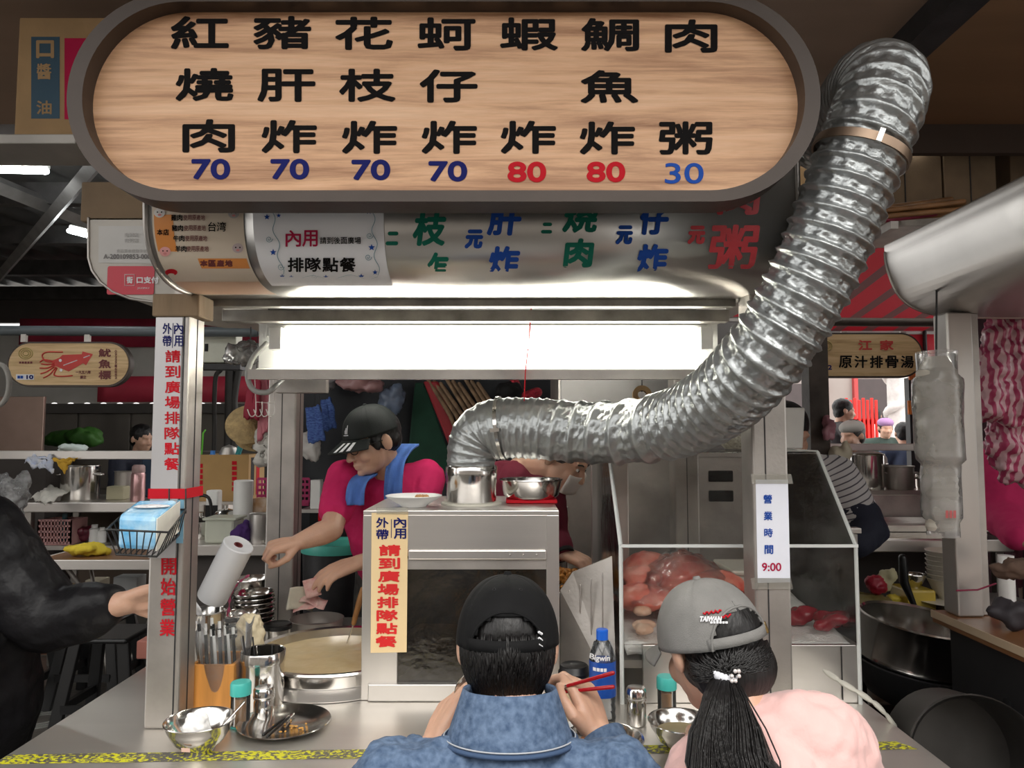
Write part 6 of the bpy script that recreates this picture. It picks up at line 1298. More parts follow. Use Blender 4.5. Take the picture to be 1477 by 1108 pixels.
cloth('red_cloth_bag', 'dark red cloth bag hanging behind the hook rack', 'bag', [P(352, 603, 4.15), P(374, 606, 4.15), P(376, 535, 4.15), P(360, 535, 4.15)], mat('dark_red_cloth', (0, 0, 0)), 0, wob=.015, thick=.02)
cloth('pink_bag', 'pink translucent bag hanging right of the dark red bag', 'bag', [P(372, 640, 4.2), P(388, 620, 4.2), P(388, 545, 4.2), P(374, 545, 4.2)], mat('pink_film', (.55, .16, .20), .4), 0, wob=.015, thick=.02)
cloth('white_sack', 'ribbed white sack hanging beside the left back post', 'sack', [P(370, 665, 4.25), P(390, 668, 4.25), P(390, 618, 4.25), P(380, 622, 4.25)], mat('ribbed_white', (.62, .60, .55), .6, 0, .15, 60, .3, 90, (.05, 1, 1)), 0, wob=.03, thick=.05)
crt = thing('pink_crate', 'magenta plastic crate on the shelf behind the left back post', 'crate', (XP(405, 4.6), 4.65, uz)); mg = mat('magenta_plastic', (.42, .02, .12), .4); x0, x1 = XP(374, 4.6), XP(448, 4.6)
for k in range(13): B(x0 + (x1 - x0) * k / 12 - .005, x0 + (x1 - x0) * k / 12 + .005, 4.60, 4.608, uz, uz + .15).build('slat', mg, crt)
for z in (0, .035, .07, .105, .14): B(x0, x1, 4.598, 4.605, uz + z, uz + z + .016).build('band', mg, crt)
B(x0, x1, 4.6, 4.615, uz - .02, uz).build('base', mg, crt)
eb = thing('meter_box', 'cream electrical meter box on the far side of the left post', 'box', tuple(P(315, 525, 5.0))); B(XP(284, 5.0), XP(338, 5.0), 5.0, 5.12, ZP(523, 5.0), ZP(478, 5.0)).build('case', mat('cream_enamel', (.60, .60, .50), .5), eb, bevel=.006); B(XP(293, 5), XP(298, 5), 4.996, 5.0, ZP(507, 5), ZP(496, 5)).build('window', black, eb)
B(XP(280, 5.0), XP(345, 5.0), 5.0, 5.10, ZP(533, 5.0), ZP(525, 5.0)).build('bracket', iron, eb)
pp = mat('sooty_pipe', (.03, .027, .024), .6)
for k, pth in enumerate(([(318, 534), (311, 545), (309, 590), (309, 640)], [(332, 528), (331, 570), (330, 625)], [(345, 530), (338, 575), (338, 620)])):
    tag(MB().tube(smoothpath([P(x, y, 6.1) for x, y in pth] + [V((P(pth[-1][0], pth[-1][1], 6.1).x, 6.1, 0))], 5), (.02, .04, .03)[k], 8).build('pipe', pp, smooth=True), ('thin dark bent pipe left of the hanging bags', 'thick black pipe rising behind the hanging bags', 'dark pipe nearest the straw hats')[k], 'pipe')
heap('clear_bag', 'crumpled clear plastic bag stuffed beside the tube light end', 'bag', P(352, 508, 2.35), (.05, .06, .06), cb_, 7, .008, .05, .03)
# hanging things behind the vendors
TW = 4.50
plaid = mat('blue_plaid', (.02, .04, .20), .8, 0, .6, 60, 0, 60, (1, 1, 3), col2=(.10, .20, .50))
for k, (a, lb) in enumerate((((440, 470, 585, 640), 'larger blue plaid pouch hanging behind the vendor'), ((462, 486, 574, 622), 'smaller blue plaid pouch behind the vendor\'s cap'))):
    x0, x1, y0, y1 = a; cloth('plaid_pouch', lb, 'pouch', [P(x0 + 6, y1, 4.2 + .1 * k), P(x1, y1 - 5, 4.2 + .1 * k), P(x1 - 8, y0, 4.2 + .1 * k), P(x0, y0 + 4, 4.2 + .1 * k)], plaid, 0, wob=.012, thick=.02)
heap('white_poly_bag', 'white plastic bag hanging right of the left back post', 'bag', P(446, 640, 4.3), (.06, .05, .13), mat('white_poly', (.60, .58, .55), .4), 8, .012, .04, .04)
for k, (px_, py_, r_, m_, lb) in enumerate(((520, 555, (.13, .08, .06), mat('rosy_poly', (.40, .22, .22), .3), 'rosy plastic bag hanging above the vendor\'s cap'), (565, 575, (.07, .06, .12), mat('blue_poly', (.14, .18, .26), .3), 'bluish plastic bag hanging behind the vendor\'s head'), (470, 552, (.06, .05, .05), mat('grey_poly', (.25, .24, .25), .3), 'grey plastic bag hanging near the back post top'))):
    heap('hanging_bag', lb, 'bag', P(px_, py_, 4.3), r_, m_, 8, .014, .05, .05)
tag(MB().prism([P(598, 552, 4.45), P(612, 552, 4.45), P(646, 650, 4.4), P(646, 690, 4.4), P(585, 690, 4.4)], (0, .03, 0)).build('green_cloth', mat('dark_green_cloth', (.008, .055, .03), .8, 0, .3, 6), bevel=.01), 'dark green cloth draped behind the duct elbow', 'cloth')
tag(MB().prism([P(610, 550, 4.40), P(632, 550, 4.40), P(664, 640, 4.40), P(650, 650, 4.40)], (0, .03, 0)).build('red_umbrella', mat('umbrella_red', (.36, .02, .03), .6, 0, .2), bevel=.012), 'folded red umbrella leaning behind the duct elbow', 'umbrella')
for k in range(9):
    x = 640 + k * 9; tag(MB().tube([P(x - 22, 548 + (k % 3) * 3, 4.42), P(x + 10, 600, 4.36), P(x + 24, 640, 4.36)], [.015, .017, .010], 8, 'round', .8).build('paper_bundle', mat('kraft_bundle', (.26, .17, .10), .8, 0, .4, 20, .2, 40), smooth=True), 'brown paper bundle behind the duct, %s from the left' % ('first', 'second', 'third', 'fourth', 'fifth', 'sixth', 'seventh', 'eighth', 'ninth')[k], 'bundle', 'brown paper bundles behind the duct')
tag(MB().tube(smoothpath([P(x, y, 4.3) for x, y in ((742, 552), (752, 572), (775, 566))], 5), .03, 8).build('red_net_bag', mat('red_net', (.42, .02, .04), .7, 0, .5, 80)), 'bright red net bag peeking above the duct', 'bag')
tag(blob('black_bundle', [], [(P(735, 565, 4.3), (.09, .08, .06))], black, None, .012, 2, .03, .04), 'round black bundle just above the duct elbow', 'bundle')
bkt = thing('teal_rimmed_bucket', 'dark bucket with a teal rim behind the vendor\'s forearm', 'bucket', (XP(487, 3.25), 3.25, 0)); bc = V((XP(487, 3.25), 3.25, 0)); MB().lathe([(0, 0), (.11, 0), (.14, .98), (.13, .98), (0, .9)], bc, 32).build('drum', iron, bkt, smooth=40); MB().lathe([(.13, .98), (.146, .98), (.15, 1.0), (.146, 1.02), (.13, 1.01), (.13, .98)], bc, 32).build('rim', mat('teal_rim', (.08, .42, .34), .4), bkt, smooth=40)
cs = thing('condiment_shelf', 'small shelf of boxes and cups right of the left back post', 'shelf', (XP(455, 4.35), 4.4, 0)); cz = ZP(735, 4.3); B(XP(436, 4.3), XP(500, 4.3), 4.3, 4.55, cz - .02, cz).build('board', steel_d, cs); B(XP(436, 4.3), XP(500, 4.3), 4.5, 4.55, 0, cz - .02).build('support', black, cs)
tag(B(XP(449, 4.32), XP(463, 4.32), 4.33, 4.4, cz, cz + .17).build('white_box', white, bevel=.004), 'white box with pale label on the small shelf', 'box'); lathe_thing('paper_cup_lid', 'pale blue cup lying on the small shelf', 'cup', (XP(476, 4.32), 4.36, cz), [(0, 0), (.04, 0), (.048, .07), (.05, .075), (0, .075)], mat('pale_blue_paper', (.55, .66, .72), .6)); tag(B(XP(462, 4.32), XP(486, 4.32), 4.31, 4.34, cz - .07, cz - .022).build('red_box', red, bevel=.004), 'red box under the small shelf edge', 'box')
for k in range(3): tag(B(XP(464, 4.4), XP(486, 4.4), 4.42, 4.5, cz + .09 + .02 * k, cz + .108 + .02 * k).build('food_tray', (white, red, steel_d)[k]), ('bottom white', 'middle red', 'top grey')[k] + ' tray stacked beside the vendor\'s sleeve', 'tray')
tag(B(XP(464, 4.4), XP(486, 4.4), 4.42, 4.5, cz, cz + .089).build('tray_box', mat('teal_box', (.2, .35, .38), .5)), 'blue-green box below the stacked trays', 'box')

# ================================================================ RIGHT: NEIGHBOURING STALL
struct(B(1.30, 6, 3.0, 4.6, 2.86, 2.9).build('ceiling', mat('dark_brown_fascia', (0, 0, 0))))
struct(B(1.375, 1.465, 3.36, 3.45, 0, 2.84).build('trim_4', mat('mottled_column', (.075, .06, .05), .7, .2, .4, 10, .2, 40)))
struct(B(2.74, 6, 4.45, 4.6, 0, 2.86).build('wall_right', mat('dim_maroon_wall', (.07, .03, .04), .8)))
# neighbour's hood, running away from the viewer
nh = thing('hood', 'curved steel hood of the neighbouring stall at upper right', 'hood', (1.4, 1.5, 1.85))
NP = smoothpath([(1.145, 0, 2.072), (1.145, 0, 2.05), (1.150, 0, 2.0), (1.185, 0, 1.915), (1.26, 0, 1.868), (1.40, 0, 1.852), (1.75, 0, 1.852)], 6)
MB().grid(lambda u, v: (NP[round(v * (len(NP) - 1))].x, .6 + 1.6 * u, NP[round(v * (len(NP) - 1))].z), 2, len(NP)).build('curved_panel', mat('hood_stainless', (0, 0, 0)), nh, smooth=True, solid=.003)
MB().prism([(p.x, 2.2, p.z) for p in NP] + [(1.75, 2.2, 2.072)], (0, .004, 0)).build('end_plate', steel_d, nh)
B(1.145, 1.75, .6, 2.2, 2.068, 2.074).build('top_plate', steel_h, nh)
MB().tube([(p.x - .001, 2.2, p.z - .001) for p in NP[6:]], .005, 6).build('edge_trim', steel, nh, smooth=True)
ns = thing('neighbour_counter', 'dark-sided counter with a brown wooden top at lower right', 'counter', (1.5, 1.6, 0))
B(1.245, 2.4, .75, 2.20, .94, .975).build('top', mat('brown_counter_wood', (.17, .075, .03), .35, 0, .3, 4, .05, 40, (1, .3, 1)), ns, bevel=.004); B(1.242, 1.246, .75, 2.2, .955, .976).build('edge', mat('worn_edge', (.40, .30, .20), .6), ns)
B(1.28, 2.35, .8, 2.17, .03, .94).build('side_panel', mat('charcoal_panel', (.020, .019, .020), .55, .2, .3, 5), ns)
for y, z in ((1.93, .80), (1.77, .80)): MB().tube([(1.281, y, z), (1.277, y, z)], .016, 16, 'flat').build('hole', black, ns)
np_ = thing('stall_post', 'square steel post standing on the brown wooden counter', 'post', (1.40, 2.15, .976)); B(1.27, 1.345, 2.11, 2.18, .976, 1.852).build('post', steel, np_, bevel=.005); B(1.350, 1.375, 2.13, 2.18, .976, 1.852).build('channel', steel_d, np_, bevel=.003)
tag(MB().lathe([(0, 0), (.021, 0), (.021, .17), (0, .17)], (1.425, 2.13, .976), 24).build('bag_roll', white, smooth=40), 'upright white roll beside the right-hand steel post', 'roll')
MB().tube([P(1380, 852, 2.09), P(1410, 851, 2.085), P(1436, 842, 2.07)], .0025, 6).build('cord', mat('maroon_cord', (.25, .02, .06), .6), np_, smooth=True)
heap('work_gloves', 'worn brown work gloves draped at the right edge', 'gloves', P(1462, 822, 1.95), (.06, .05, .035), mat('brown_glove', (.11, .065, .045), .9), 8, .008, .03, .02)
heap('dark_bag', 'dark bag slumped on the wooden counter at the right edge', 'bag', (P(1472, 858, 1.95).x, 1.98, 1.01), (.06, .05, .05), mat('dark_bag', (.03, .025, .03), .6), 6, .01)
# big steamer on its wok burner
wc = V((1.395, 2.58, 0)); WR = Matrix.Rotation(R(6), 3, 'Y') @ Matrix.Rotation(R(5), 3, 'X')
wk_ = thing('steamer_pot', 'wide open steel steamer ring set on a black wok', 'steamer', (wc.x, wc.y, 0)); rz_ = .72
MB().lathe([(.180, -.02), (.186, -.02), (.192, .0), (.188, .012), (.186, .12), (.190, .135), (.186, .14), (.180, .132), (.178, .01), (.170, .0), (0, -.005), (0, -.015), (.18, -.02)], (wc.x, wc.y, rz_), 56, WR).build('ring', steel_p, wk_, smooth=35)
MB().lathe([(.195, -.01), (.205, -.012), (.19, -.06), (.14, -.13), (.06, -.17), (0, -.175), (0, -.16), (.13, -.12), (.185, -.05), (.195, -.01)], (wc.x, wc.y, rz_), 48, WR).build('wok', iron, wk_, smooth=40)
MB().lathe([(.13, 0), (.15, 0), (.145, .25), (.16, .34), (.19, .50), (.17, .50), (.14, .34), (.12, .25), (.13, 0)], (wc.x, wc.y, .0), 32).build('burner', mat('rusty_iron', (.06, .03, .022), .7, .3, .4, 9), wk_, smooth=40)
lc = V((1.68, 3.06, 0)); lp = thing('lidded_pot', 'large black-lidded pot behind the open steamer', 'pot', (lc.x, lc.y, 0))
MB().lathe([(0, 0), (.19, 0), (.2, .01), (.205, .70), (.215, .71), (0, .71)], lc, 40).build('pot', steel_d, lp, smooth=40); MB().lathe([(.225, .71), (.225, .72), (.2, .728), (.1, .745), (0, .75), (0, .71)], lc, 40).build('lid', mat('dark_lid', (.05, .05, .05), .25, .8), lp, smooth=40)
MB().lathe([(.216, .705), (.228, .705), (.228, .722), (.216, .722), (.216, .705)], lc, 40).build('rim', steel_p, lp, smooth=40)
# white bowls on a plate, each its own
br = V((XP(1361, 3.38), 3.38, .742)); wbm = mat('cream_porcelain', (.68, .64, .55), .3)
tag(B(1.93, 2.35, 3.2, 3.53, .70, .738).build('side_ledge', steel_d, bevel=.004), 'steel ledge holding the stack of white bowls', 'ledge')
tag(B(1.95, 2.33, 3.22, 3.51, 0, .698).build('ledge_base', mat('charcoal_panel', (0, 0, 0))), 'dark base under the ledge of white bowls', 'base')
def wbowl(c, label):
    t = thing('porcelain_bowl', label, 'bowl', tuple(c), 'white bowls stacked at right'); MB().lathe([(0, 0), (.049, 0), (.05, .008), (.077, .042), (.095, .084), (.1, .092), (.097, .093), (.073, .046), (.042, .014), (0, .014)], c, 36).build('bowl', wbm, t, smooth=45); return t
w0 = wbowl(br, 'white porcelain bowl at the bottom of the right-hand stack')
for k in range(1, 7): dup(w0, br + V((0, 0, .021 * k)), 'white porcelain bowl, ' + ('topmost' if k == 6 else ords[k] + ' from the bottom') + ' of the right-hand stack')
tag(MB().lathe([(0, 0), (.05, 0), (.14, .002), (.14, .0035), (.05, .0035), (0, .0035)], br + V((-.02, -.02, -.0038)), 36).build('serving_plate', wbm, smooth=40), 'white plate under the stack of white bowls', 'plate')
# tipped steel drums at the bottom right
def drum(c, d, r, L, label, m):
    t = thing('steel_drum', label, 'drum', tuple(c)); M_ = V(d).to_track_quat('Z', 'Y').to_matrix(); MB().lathe([(0, 0), (r, 0), (r, L), (r * 1.04, L + .004), (r * 1.02, L + .01), (r * .97, L), (r * .96, .01), (0, .01)], c, 44, M_).build('drum', m, t, smooth=40)
drum(V((1.10, 1.90, .70)), (-.18, -.92, .22), .145, .20, 'dark empty steel drum tipped on its side at lower right', mat('dark_drum', (.10, .095, .09), .35, .8, .2))
tag(B(.95, 1.24, 1.66, 1.96, 0, .552).build('low_crate', mat('dark_crate', (.03, .028, .028), .6), bevel=.01), 'dark crate under the tipped drum at lower right', 'crate')
# shelves with trays and bowls, middle right
MZ = .985
ms2 = thing('tray_shelf', 'steel shelf of trays behind the display case on the right', 'shelf', (1.9, 3.75, 0)); B(1.50, 2.42, 3.55, 4.05, MZ - .06, MZ).build('top', steel_h, ms2, bevel=.005)
for x in (1.52, 2.36): 
    for y in (3.6, 3.98): B(x, x + .04, y, y + .04, 0, MZ - .06).build('leg', steel_d, ms2)
B(1.50, 2.42, 3.98, 4.02, MZ, 1.16).build('back_board', steel_d, ms2); B(1.50, 2.42, 4.02, 4.04, .02, MZ - .06).build('back_panel', mat('dark_cabinet', (0, 0, 0)), ms2)  # dark back panel added where street light leaked in under the shelf
for k, (x0, x1, z, lb) in enumerate(((1.62, 2.2, MZ, 'wide lower oven tray on the right-hand steel shelf'), (1.78, 2.38, MZ + .035, 'upper oven tray stacked on the wide tray'))):
    t = thing('oven_tray', lb, 'tray', (x0, 3.6, z)); B(x0, x1, 3.58, 3.92, z, z + .006).build('base', steel_d, t)
    for a in ((x0, x1, 3.57, 3.58), (x0, x1, 3.92, 3.93), (x0 - .008, x0, 3.57, 3.93), (x1, x1 + .008, 3.57, 3.93)): B(*a, z, z + .03).build('rim', steel_p, t)
bowl('steel_bowl', 'shallow steel bowl beyond the trays on the right', 'bowl', V((XP(1288, 3.95), 4.16, 1.071)), .075, .045, None, .7)
US = 1.165
us2 = thing('back_shelf', 'raised steel shelf with cooking pots under the street rail', 'shelf', (2.4, 4.3, 0)); B(1.85, 2.55, 4.08, 4.42, 1.05, 1.07).build('step', steel_d, us2); B(1.85, 2.55, 4.26, 4.42, US - .03, US).build('board', steel_h, us2)
for x in (1.87, 2.5): B(x, x + .04, 4.36, 4.42, 0, ZP(650, 4.4)).build('upright', iron, us2)
B(1.85, 2.60, 4.36, 4.42, ZP(650, 4.4), ZP(640, 4.4)).build('rail', steel_h, us2, bevel=.003)
def pot(px_, d, z, r, h, label, m=steel_p):
    c = V((XP(px_, d), d, z)); t = thing('stock_pot', label, 'pot', tuple(c)); MB().lathe([(0, 0), (r * .93, 0), (r, .02), (r, h), (r * 1.06, h + .004), (r * 1.04, h + .01), (r * .97, h), (r * .95, .02), (0, .01)], c, 36).build('pot', m, t, smooth=40)
    for q in (-1, 1): MB().tube([c + V((q * r, -.03, h * .75)), c + V((q * (r + .03), 0, h * .75)), c + V((q * r, .03, h * .75))], .006, 6).build('handle', m, t, smooth=True)
pot(1247, 4.33, US, .095, .20, 'deep steel pot under the street rail'); pot(1292, 4.33, US, .085, .13, 'round steel pan right of the deep pot', steel_d); pot(1330, 4.33, US, .05, .09, 'small steel cup beside the round pan')
nd = thing('noodle_tray', 'shallow tray of white noodles in front of the pots', 'tray', (XP(1300, 4.15), 4.15, 1.071)); x0, x1 = XP(1272, 4.12), XP(1338, 4.12); B(x0, x1, 4.09, 4.24, 1.0715, 1.09).build('tray', mat('cream_tray', (.62, .56, .42), .6), nd, bevel=.004)
heap('noodles', '', '', ((x0 + x1) / 2, 4.165, 1.105), ((x1 - x0) / 2 * .9, .06, .025), mat('white_noodle', (.75, .72, .64), .5), 12, .008, .04, .02, nd)
for k, (px_, py_, m_, r_, lb) in enumerate(((1262, 845, mat('red_packet', (.35, .01, .03), .4), (.05, .04, .06), 'dark red packet among the bags behind the steamer'), (1280, 838, mat('cream_packet', (.50, .46, .28), .5), (.05, .04, .06), 'cream packet among the bags behind the steamer'), (1288, 865, mat('yellow_packet', (.55, .42, .04), .5), (.045, .04, .03), 'yellow packet lowest among the bags behind the steamer'), (1250, 870, mat('olive_bag', (.20, .16, .05), .6), (.10, .06, .05), 'olive bag slumped behind the steamer'))):
    heap('food_packet', lb, 'packet', P(px_, py_, 3.4), r_, m_, 6, .01, .03, .03)
tag(B(1.47, 1.76, 3.32, 3.52, 0, ZP(884, 3.3)).build('low_cabinet', mat('dark_cabinet', (0, 0, 0)), bevel=.005), 'dark low cabinet holding food packets behind the steamer', 'cabinet')
tag(MB().tube([P(1302, 805, 3.2), P(1304, 840, 3.2), P(1318, 872, 3.2)], [.018, .02, .012], 8).build('black_paddle', blackplastic, smooth=True), 'black paddle handle leaning among the packets', 'paddle')
bowl('steel_bowl', 'little steel bowl beside the black paddle', 'bowl', V((XP(1318, 3.35), 3.40, .79)), .05, .06); tag(B(1.785, 1.915, 3.34, 3.50, .60, .789).build('yellow_tub', mat('yellow_tub', (.50, .36, .05), .4), bevel=.01), 'yellow tub under the little steel bowl', 'tub')
# bag of paper bowls hanging on the post
PBD = 2.03
pb = thing('bagged_paper_bowls', 'tall clear bag of nested paper bowls hanging beside the right post', 'paper bowls', tuple(P(1360, 770, PBD)))
pc0 = P(1360, 765, PBD); pc1 = P(1358, 515, PBD); Lb = pc1.z - pc0.z; prof = []
for k in range(46):
    t = k / 45; r_ = .040 + (.012 if t > .42 else 0) + (.003 if k % 2 else 0); prof.append((r_ if t < .9 else r_ * (1 - (t - .9) * 5), Lb * t))
MB().lathe([(0, 0)] + prof + [(0, Lb)], pc0, 28).build('bowl_stack', mat('paper_bowl', (.62, .58, .50), .6), pb, smooth=20)
MB().grid(lambda u, v: pc0 + V(((.056 + .008 * noise.noise(V((cos(u * 6.28) * 2, sin(u * 6.28) * 2, v * 9)))) * (1.0 if .1 < v < .85 else .75) * (1.12 if v > .4 else .9) * cos(2 * PI * u), .056 * (1.1 if v > .4 else .9) * sin(2 * PI * u), -.015 + (Lb + .03) * v)), 40, 40, True).build('bag', clear('frosted_bag', (.88, .88, .88), .28, .15, (.72, .70, .68), 1.5, .2), pb, smooth=True)
MB().tube([pc0 + V((0, 0, Lb)), V((pc0.x + .01, pc0.y, 1.93))], .003, 6).build('hanging_cord', iron, pb)
dashes(1366, 742, 3, 5.5, 4, 11, plane(PBD - .06), mat('pale_red_print', (.55, .12, .12), .6), pb)
# striped pink bags hanging at the right edge
stripe = bpy.data.materials.new('pink_stripe_film'); stripe.use_nodes = True; nt = stripe.node_tree; bs = nt.nodes['Principled BSDF']; bs.inputs['Roughness'].default_value = .3
tc = nt.nodes.new('ShaderNodeTexCoord'); wv = nt.nodes.new('ShaderNodeTexWave'); wv.inputs['Scale'].default_value = 14; wv.inputs['Distortion'].default_value = 3; wv.inputs['Detail'].default_value = 2; cr = nt.nodes.new('ShaderNodeValToRGB')
cr.color_ramp.elements[0].color = (.42, .05, .13, 1); cr.color_ramp.elements[0].position = .35; cr.color_ramp.elements[1].color = (.66, .42, .46, 1); cr.color_ramp.elements[1].position = .55
for a, b in ((tc.outputs['Object'], wv.inputs['Vector']), (wv.outputs['Fac'], cr.inputs[0]), (cr.outputs[0], bs.inputs['Base Color'])): nt.links.new(a, b)
hb_ = blob('striped_bag', [([P(1440, 468, 2.25), P(1432, 520, 2.25), P(1428, 585, 2.25)], [.03, .05, .05]), ([P(1462, 468, 2.25), P(1462, 530, 2.25), P(1462, 588, 2.25)], [.03, .06, .06]), ([P(1485, 470, 2.25), P(1490, 580, 2.25)], [.03, .06])], [], stripe, None, .008, 2, .05, .03); tag(hb_, 'bunch of pink striped carrier bags hanging at the right edge', 'bags')
hb2 = blob('striped_bag', [([P(1452, 600, 2.35), P(1450, 650, 2.35), P(1458, 690, 2.35)], [.05, .06, .03]), ([P(1480, 600, 2.35), P(1478, 680, 2.35)], [.05, .05])], [], stripe, None, .009, 2, .06, .04); tag(hb2, 'loose pink striped bag below the bunch at the right edge', 'bag')
tag(MB().tube([P(1405, 460, 2.25), P(1490, 440, 2.25)], .004, 6).build('hanging_wire', iron, smooth=True), 'dark wire the pink bags hang from', 'wire')
# foam box and melon on the display case
tag(MB().prism([(XP(1130, 2.42), 2.42, 1.4455), (XP(1157, 2.42), 2.42, 1.4455), (XP(1162, 2.42), 2.42, ZP(588, 2.42)), (XP(1126, 2.42), 2.42, ZP(588, 2.42))], (0, .12, 0)).build('foam_box', mat('white_foam', (.78, .76, .72), .9), bevel=.006), 'white foam box on top of the display case', 'box')
ml = thing('melon_jar', 'speckled round jar on the display case below the duct', 'jar', (XP(1063, 2.4), 2.42, 1.4455)); MB().lathe([(0, 0), (.035, 0), (.055, .02), (.06, .045), (.05, .075), (.03, .088), (0, .09)], (XP(1063, 2.4), 2.42, 1.4455), 32).build('body', mat('speckled_glaze', (.42, .40, .32), .5, 0, .4, 120), ml, smooth=40)
tag(MB().lathe([(.016, -.008), (.034, -.008), (.034, .008), (.016, .008), (.016, -.008)], P(926, 570, 2.6), 28, Matrix.Rotation(R(80), 3, 'X')).build('tape_roll', cardboard), 'brown tape roll hanging above the duct', 'tape'); tag(MB().tube([P(926, 565, 2.6), P(926, 530, 2.6)], .002, 6).build('hook_wire', iron), 'thin wire the tape roll hangs from', 'wire')
# people
sp2 = thing('person', 'worker in striped shirt bending behind the display case at right', 'person', (1.22, 3.2, 0)); 
SM = TT(1.13, 3.0, 1.50) @ RZ(20) @ RX(25); hc, he = headcaps(SM, (1.2, 3.08, 1.36)); a0, a1, a2 = P(1205, 690, 3.08), P(1252, 768, 2.92), P(1165, 842, 2.78)
blob('body', hc + [([(1.26, 3.2, .85), (1.24, 3.15, 1.1), (1.22, 3.1, 1.3)], [.12, .12, .09]), ([a0, a1], [.05, .042]), ([a1, a2], [.042, .028]), ([a2, a2 + V((-.07, -.05, -.02))], [.03, .022]), ([(1.10, 3.08, 1.28), (1.03, 2.95, 1.08), (1.05, 2.84, .98)], [.05, .04, .028])] + [([(1.26 + q * .09, 3.2, .85), (1.26 + q * .1, 3.22, .06)], [.09, .045]) for q in (-1, 1)], he, skin, sp2, .007, 3)
strp = bpy.data.materials.new('striped_shirt'); strp.use_nodes = True; nt = strp.node_tree; bs = nt.nodes['Principled BSDF']; bs.inputs['Roughness'].default_value = .9
tc = nt.nodes.new('ShaderNodeTexCoord'); mp = nt.nodes.new('ShaderNodeMapping'); mp.inputs['Rotation'].default_value = (0, R(25), 0); wv = nt.nodes.new('ShaderNodeTexWave'); wv.bands_direction = 'Z'; wv.inputs['Scale'].default_value = 15; cr = nt.nodes.new('ShaderNodeValToRGB')
cr.color_ramp.elements[0].color = (.10, .09, .11, 1); cr.color_ramp.elements[0].position = .06; cr.color_ramp.elements[1].color = (.62, .60, .60, 1); cr.color_ramp.elements[1].position = .18
for a, b in ((tc.outputs['Object'], mp.inputs[0]), (mp.outputs[0], wv.inputs['Vector']), (wv.outputs['Fac'], cr.inputs[0]), (cr.outputs[0], bs.inputs['Base Color'])): nt.links.new(a, b)
blob('striped_shirt', [([(1.27, 3.2, .85), (1.25, 3.16, 1.1), (1.22, 3.12, 1.28)], [.15, .15, .12]), ([a0 + V((-.12, 0, .02)), a0], [.09, .095]), ([a0, a0.lerp(a1, .72)], [.10, .085])], [], strp, sp2, .008, 4, .012, .06)
blob('navy_sleeve', [([a0.lerp(a1, .70), a1, a1.lerp(a2, .18)], [.088, .082, .066])], [], mat('navy_cloth', (0, 0, 0)), sp2, .007, 4, .012, .05)
blob('apron', [([(1.24, 3.12, .5), (1.22, 3.08, 1.1)], [.15, .14])], [], mat('taupe_apron', (.16, .13, .11), .8), sp2, .012, 3); blob('hair', [], [(SM @ V((0, .022, .036)), (.084, .103, .09), SM.to_3x3())], hairm, sp2, .008, 3)
pw = thing('person', 'woman in bright pink sleeves and mauve vest at the right edge', 'person', (2.62, 3.55, 0)); PM = TT(2.50, 3.42, 1.58) @ RZ(-30) @ RX(20); hc, he = headcaps(PM, (2.56, 3.5, 1.42)); b0, b1, b2 = P(1442, 672, 3.45), P(1440, 740, 3.32), P(1470, 778, 3.1)
blob('body', hc + [([(2.64, 3.56, .85), (2.62, 3.54, 1.12), (2.6, 3.52, 1.36)], [.13, .13, .09]), ([b0, b1], [.055, .045]), ([b1, b2], [.045, .03]), ([b2, b2 + V((.05, -.06, -.02))], [.03, .022])] + [([(2.64 + q * .09, 3.56, .85), (2.64 + q * .1, 3.58, .06)], [.1, .05]) for q in (-1, 1)], he, skin, pw, .008, 3)
mauve = mat('mauve_quilt', (.24, .06, .10), .85, 0, .15, 8); blob('mauve_vest', [([(2.64, 3.56, .78), (2.62, 3.54, 1.12), (2.6, 3.52, 1.34)], [.19, .19, .14]), ([b0 + V((.03, .02, .03)), (2.6, 3.52, 1.40)], [.10, .11])], [], mauve, pw, .009, 4, .02, .06)
blob('pink_sleeve', [([b0, b0.lerp(b1, .6), b1], [.115, .11, .095]), ([b1, b1.lerp(b2, .9)], [.092, .06])], [], mat('hot_pink_cotton', (.68, .03, .15), .9), pw, .008, 4, .014, .07)
blob('apron', [([(2.60, 3.48, .3), (2.60, 3.46, 1.0)], [.18, .17])], [], mat('dark_maroon', (.05, .01, .02), .8), pw, .012, 3); blob('hair', [], [(PM @ V((0, .025, .036)), (.088, .108, .094), PM.to_3x3()), (PM @ V((0, .1, -.02)), (.05, .05, .06), PM.to_3x3())], hairm, pw, .008, 3)
# hanging sign over the street, pipe, awning
sg2 = small_sign('wooden hanging sign lettered in red and black beyond the duct at right', 1085, 1333, 480, 545, SD2, (1204, 1287))
letters([('江', 1248, 498, 20, 15), ('家', 1279, 498, 20, 15)], hq, redp, sg2, .6); letters([(s, 1219.5 + 22.3 * k, 522, 19, 18) for k, s in enumerate('原汁排骨湯')], hq, blackprint, sg2, .5); letters([('12', 1195, 530, 10, 7)], hq, navy, sg2, .4, 'number')
for r_ in (8, 5): MB().tube([hq(1192 + r_ * cos(a), 499 + r_ * .9 * sin(a)) for a in [k * PI / 10 for k in range(21)]], .0025, 4).build('crest_ring', gold, sg2)
tag(MB().tube([(1.3, 4.95, ZP(463, 4.95)), (3.3, 4.95, ZP(466, 4.95))], .03, 12).build('drain_pipe', mat('rusty_pipe', (.10, .08, .065), .6, .3, .3), smooth=True), 'rusty pipe from which the right-hand sign hangs', 'pipe')
awm = bpy.data.materials.new('red_striped_awning'); awm.use_nodes = True; nt = awm.node_tree; N = nt.nodes; bs = N['Principled BSDF']; bs.inputs['Roughness'].default_value = .7; tr_ = N.new('ShaderNodeBsdfTranslucent'); mxs = N.new('ShaderNodeMixShader'); mxs.inputs[0].default_value = .3
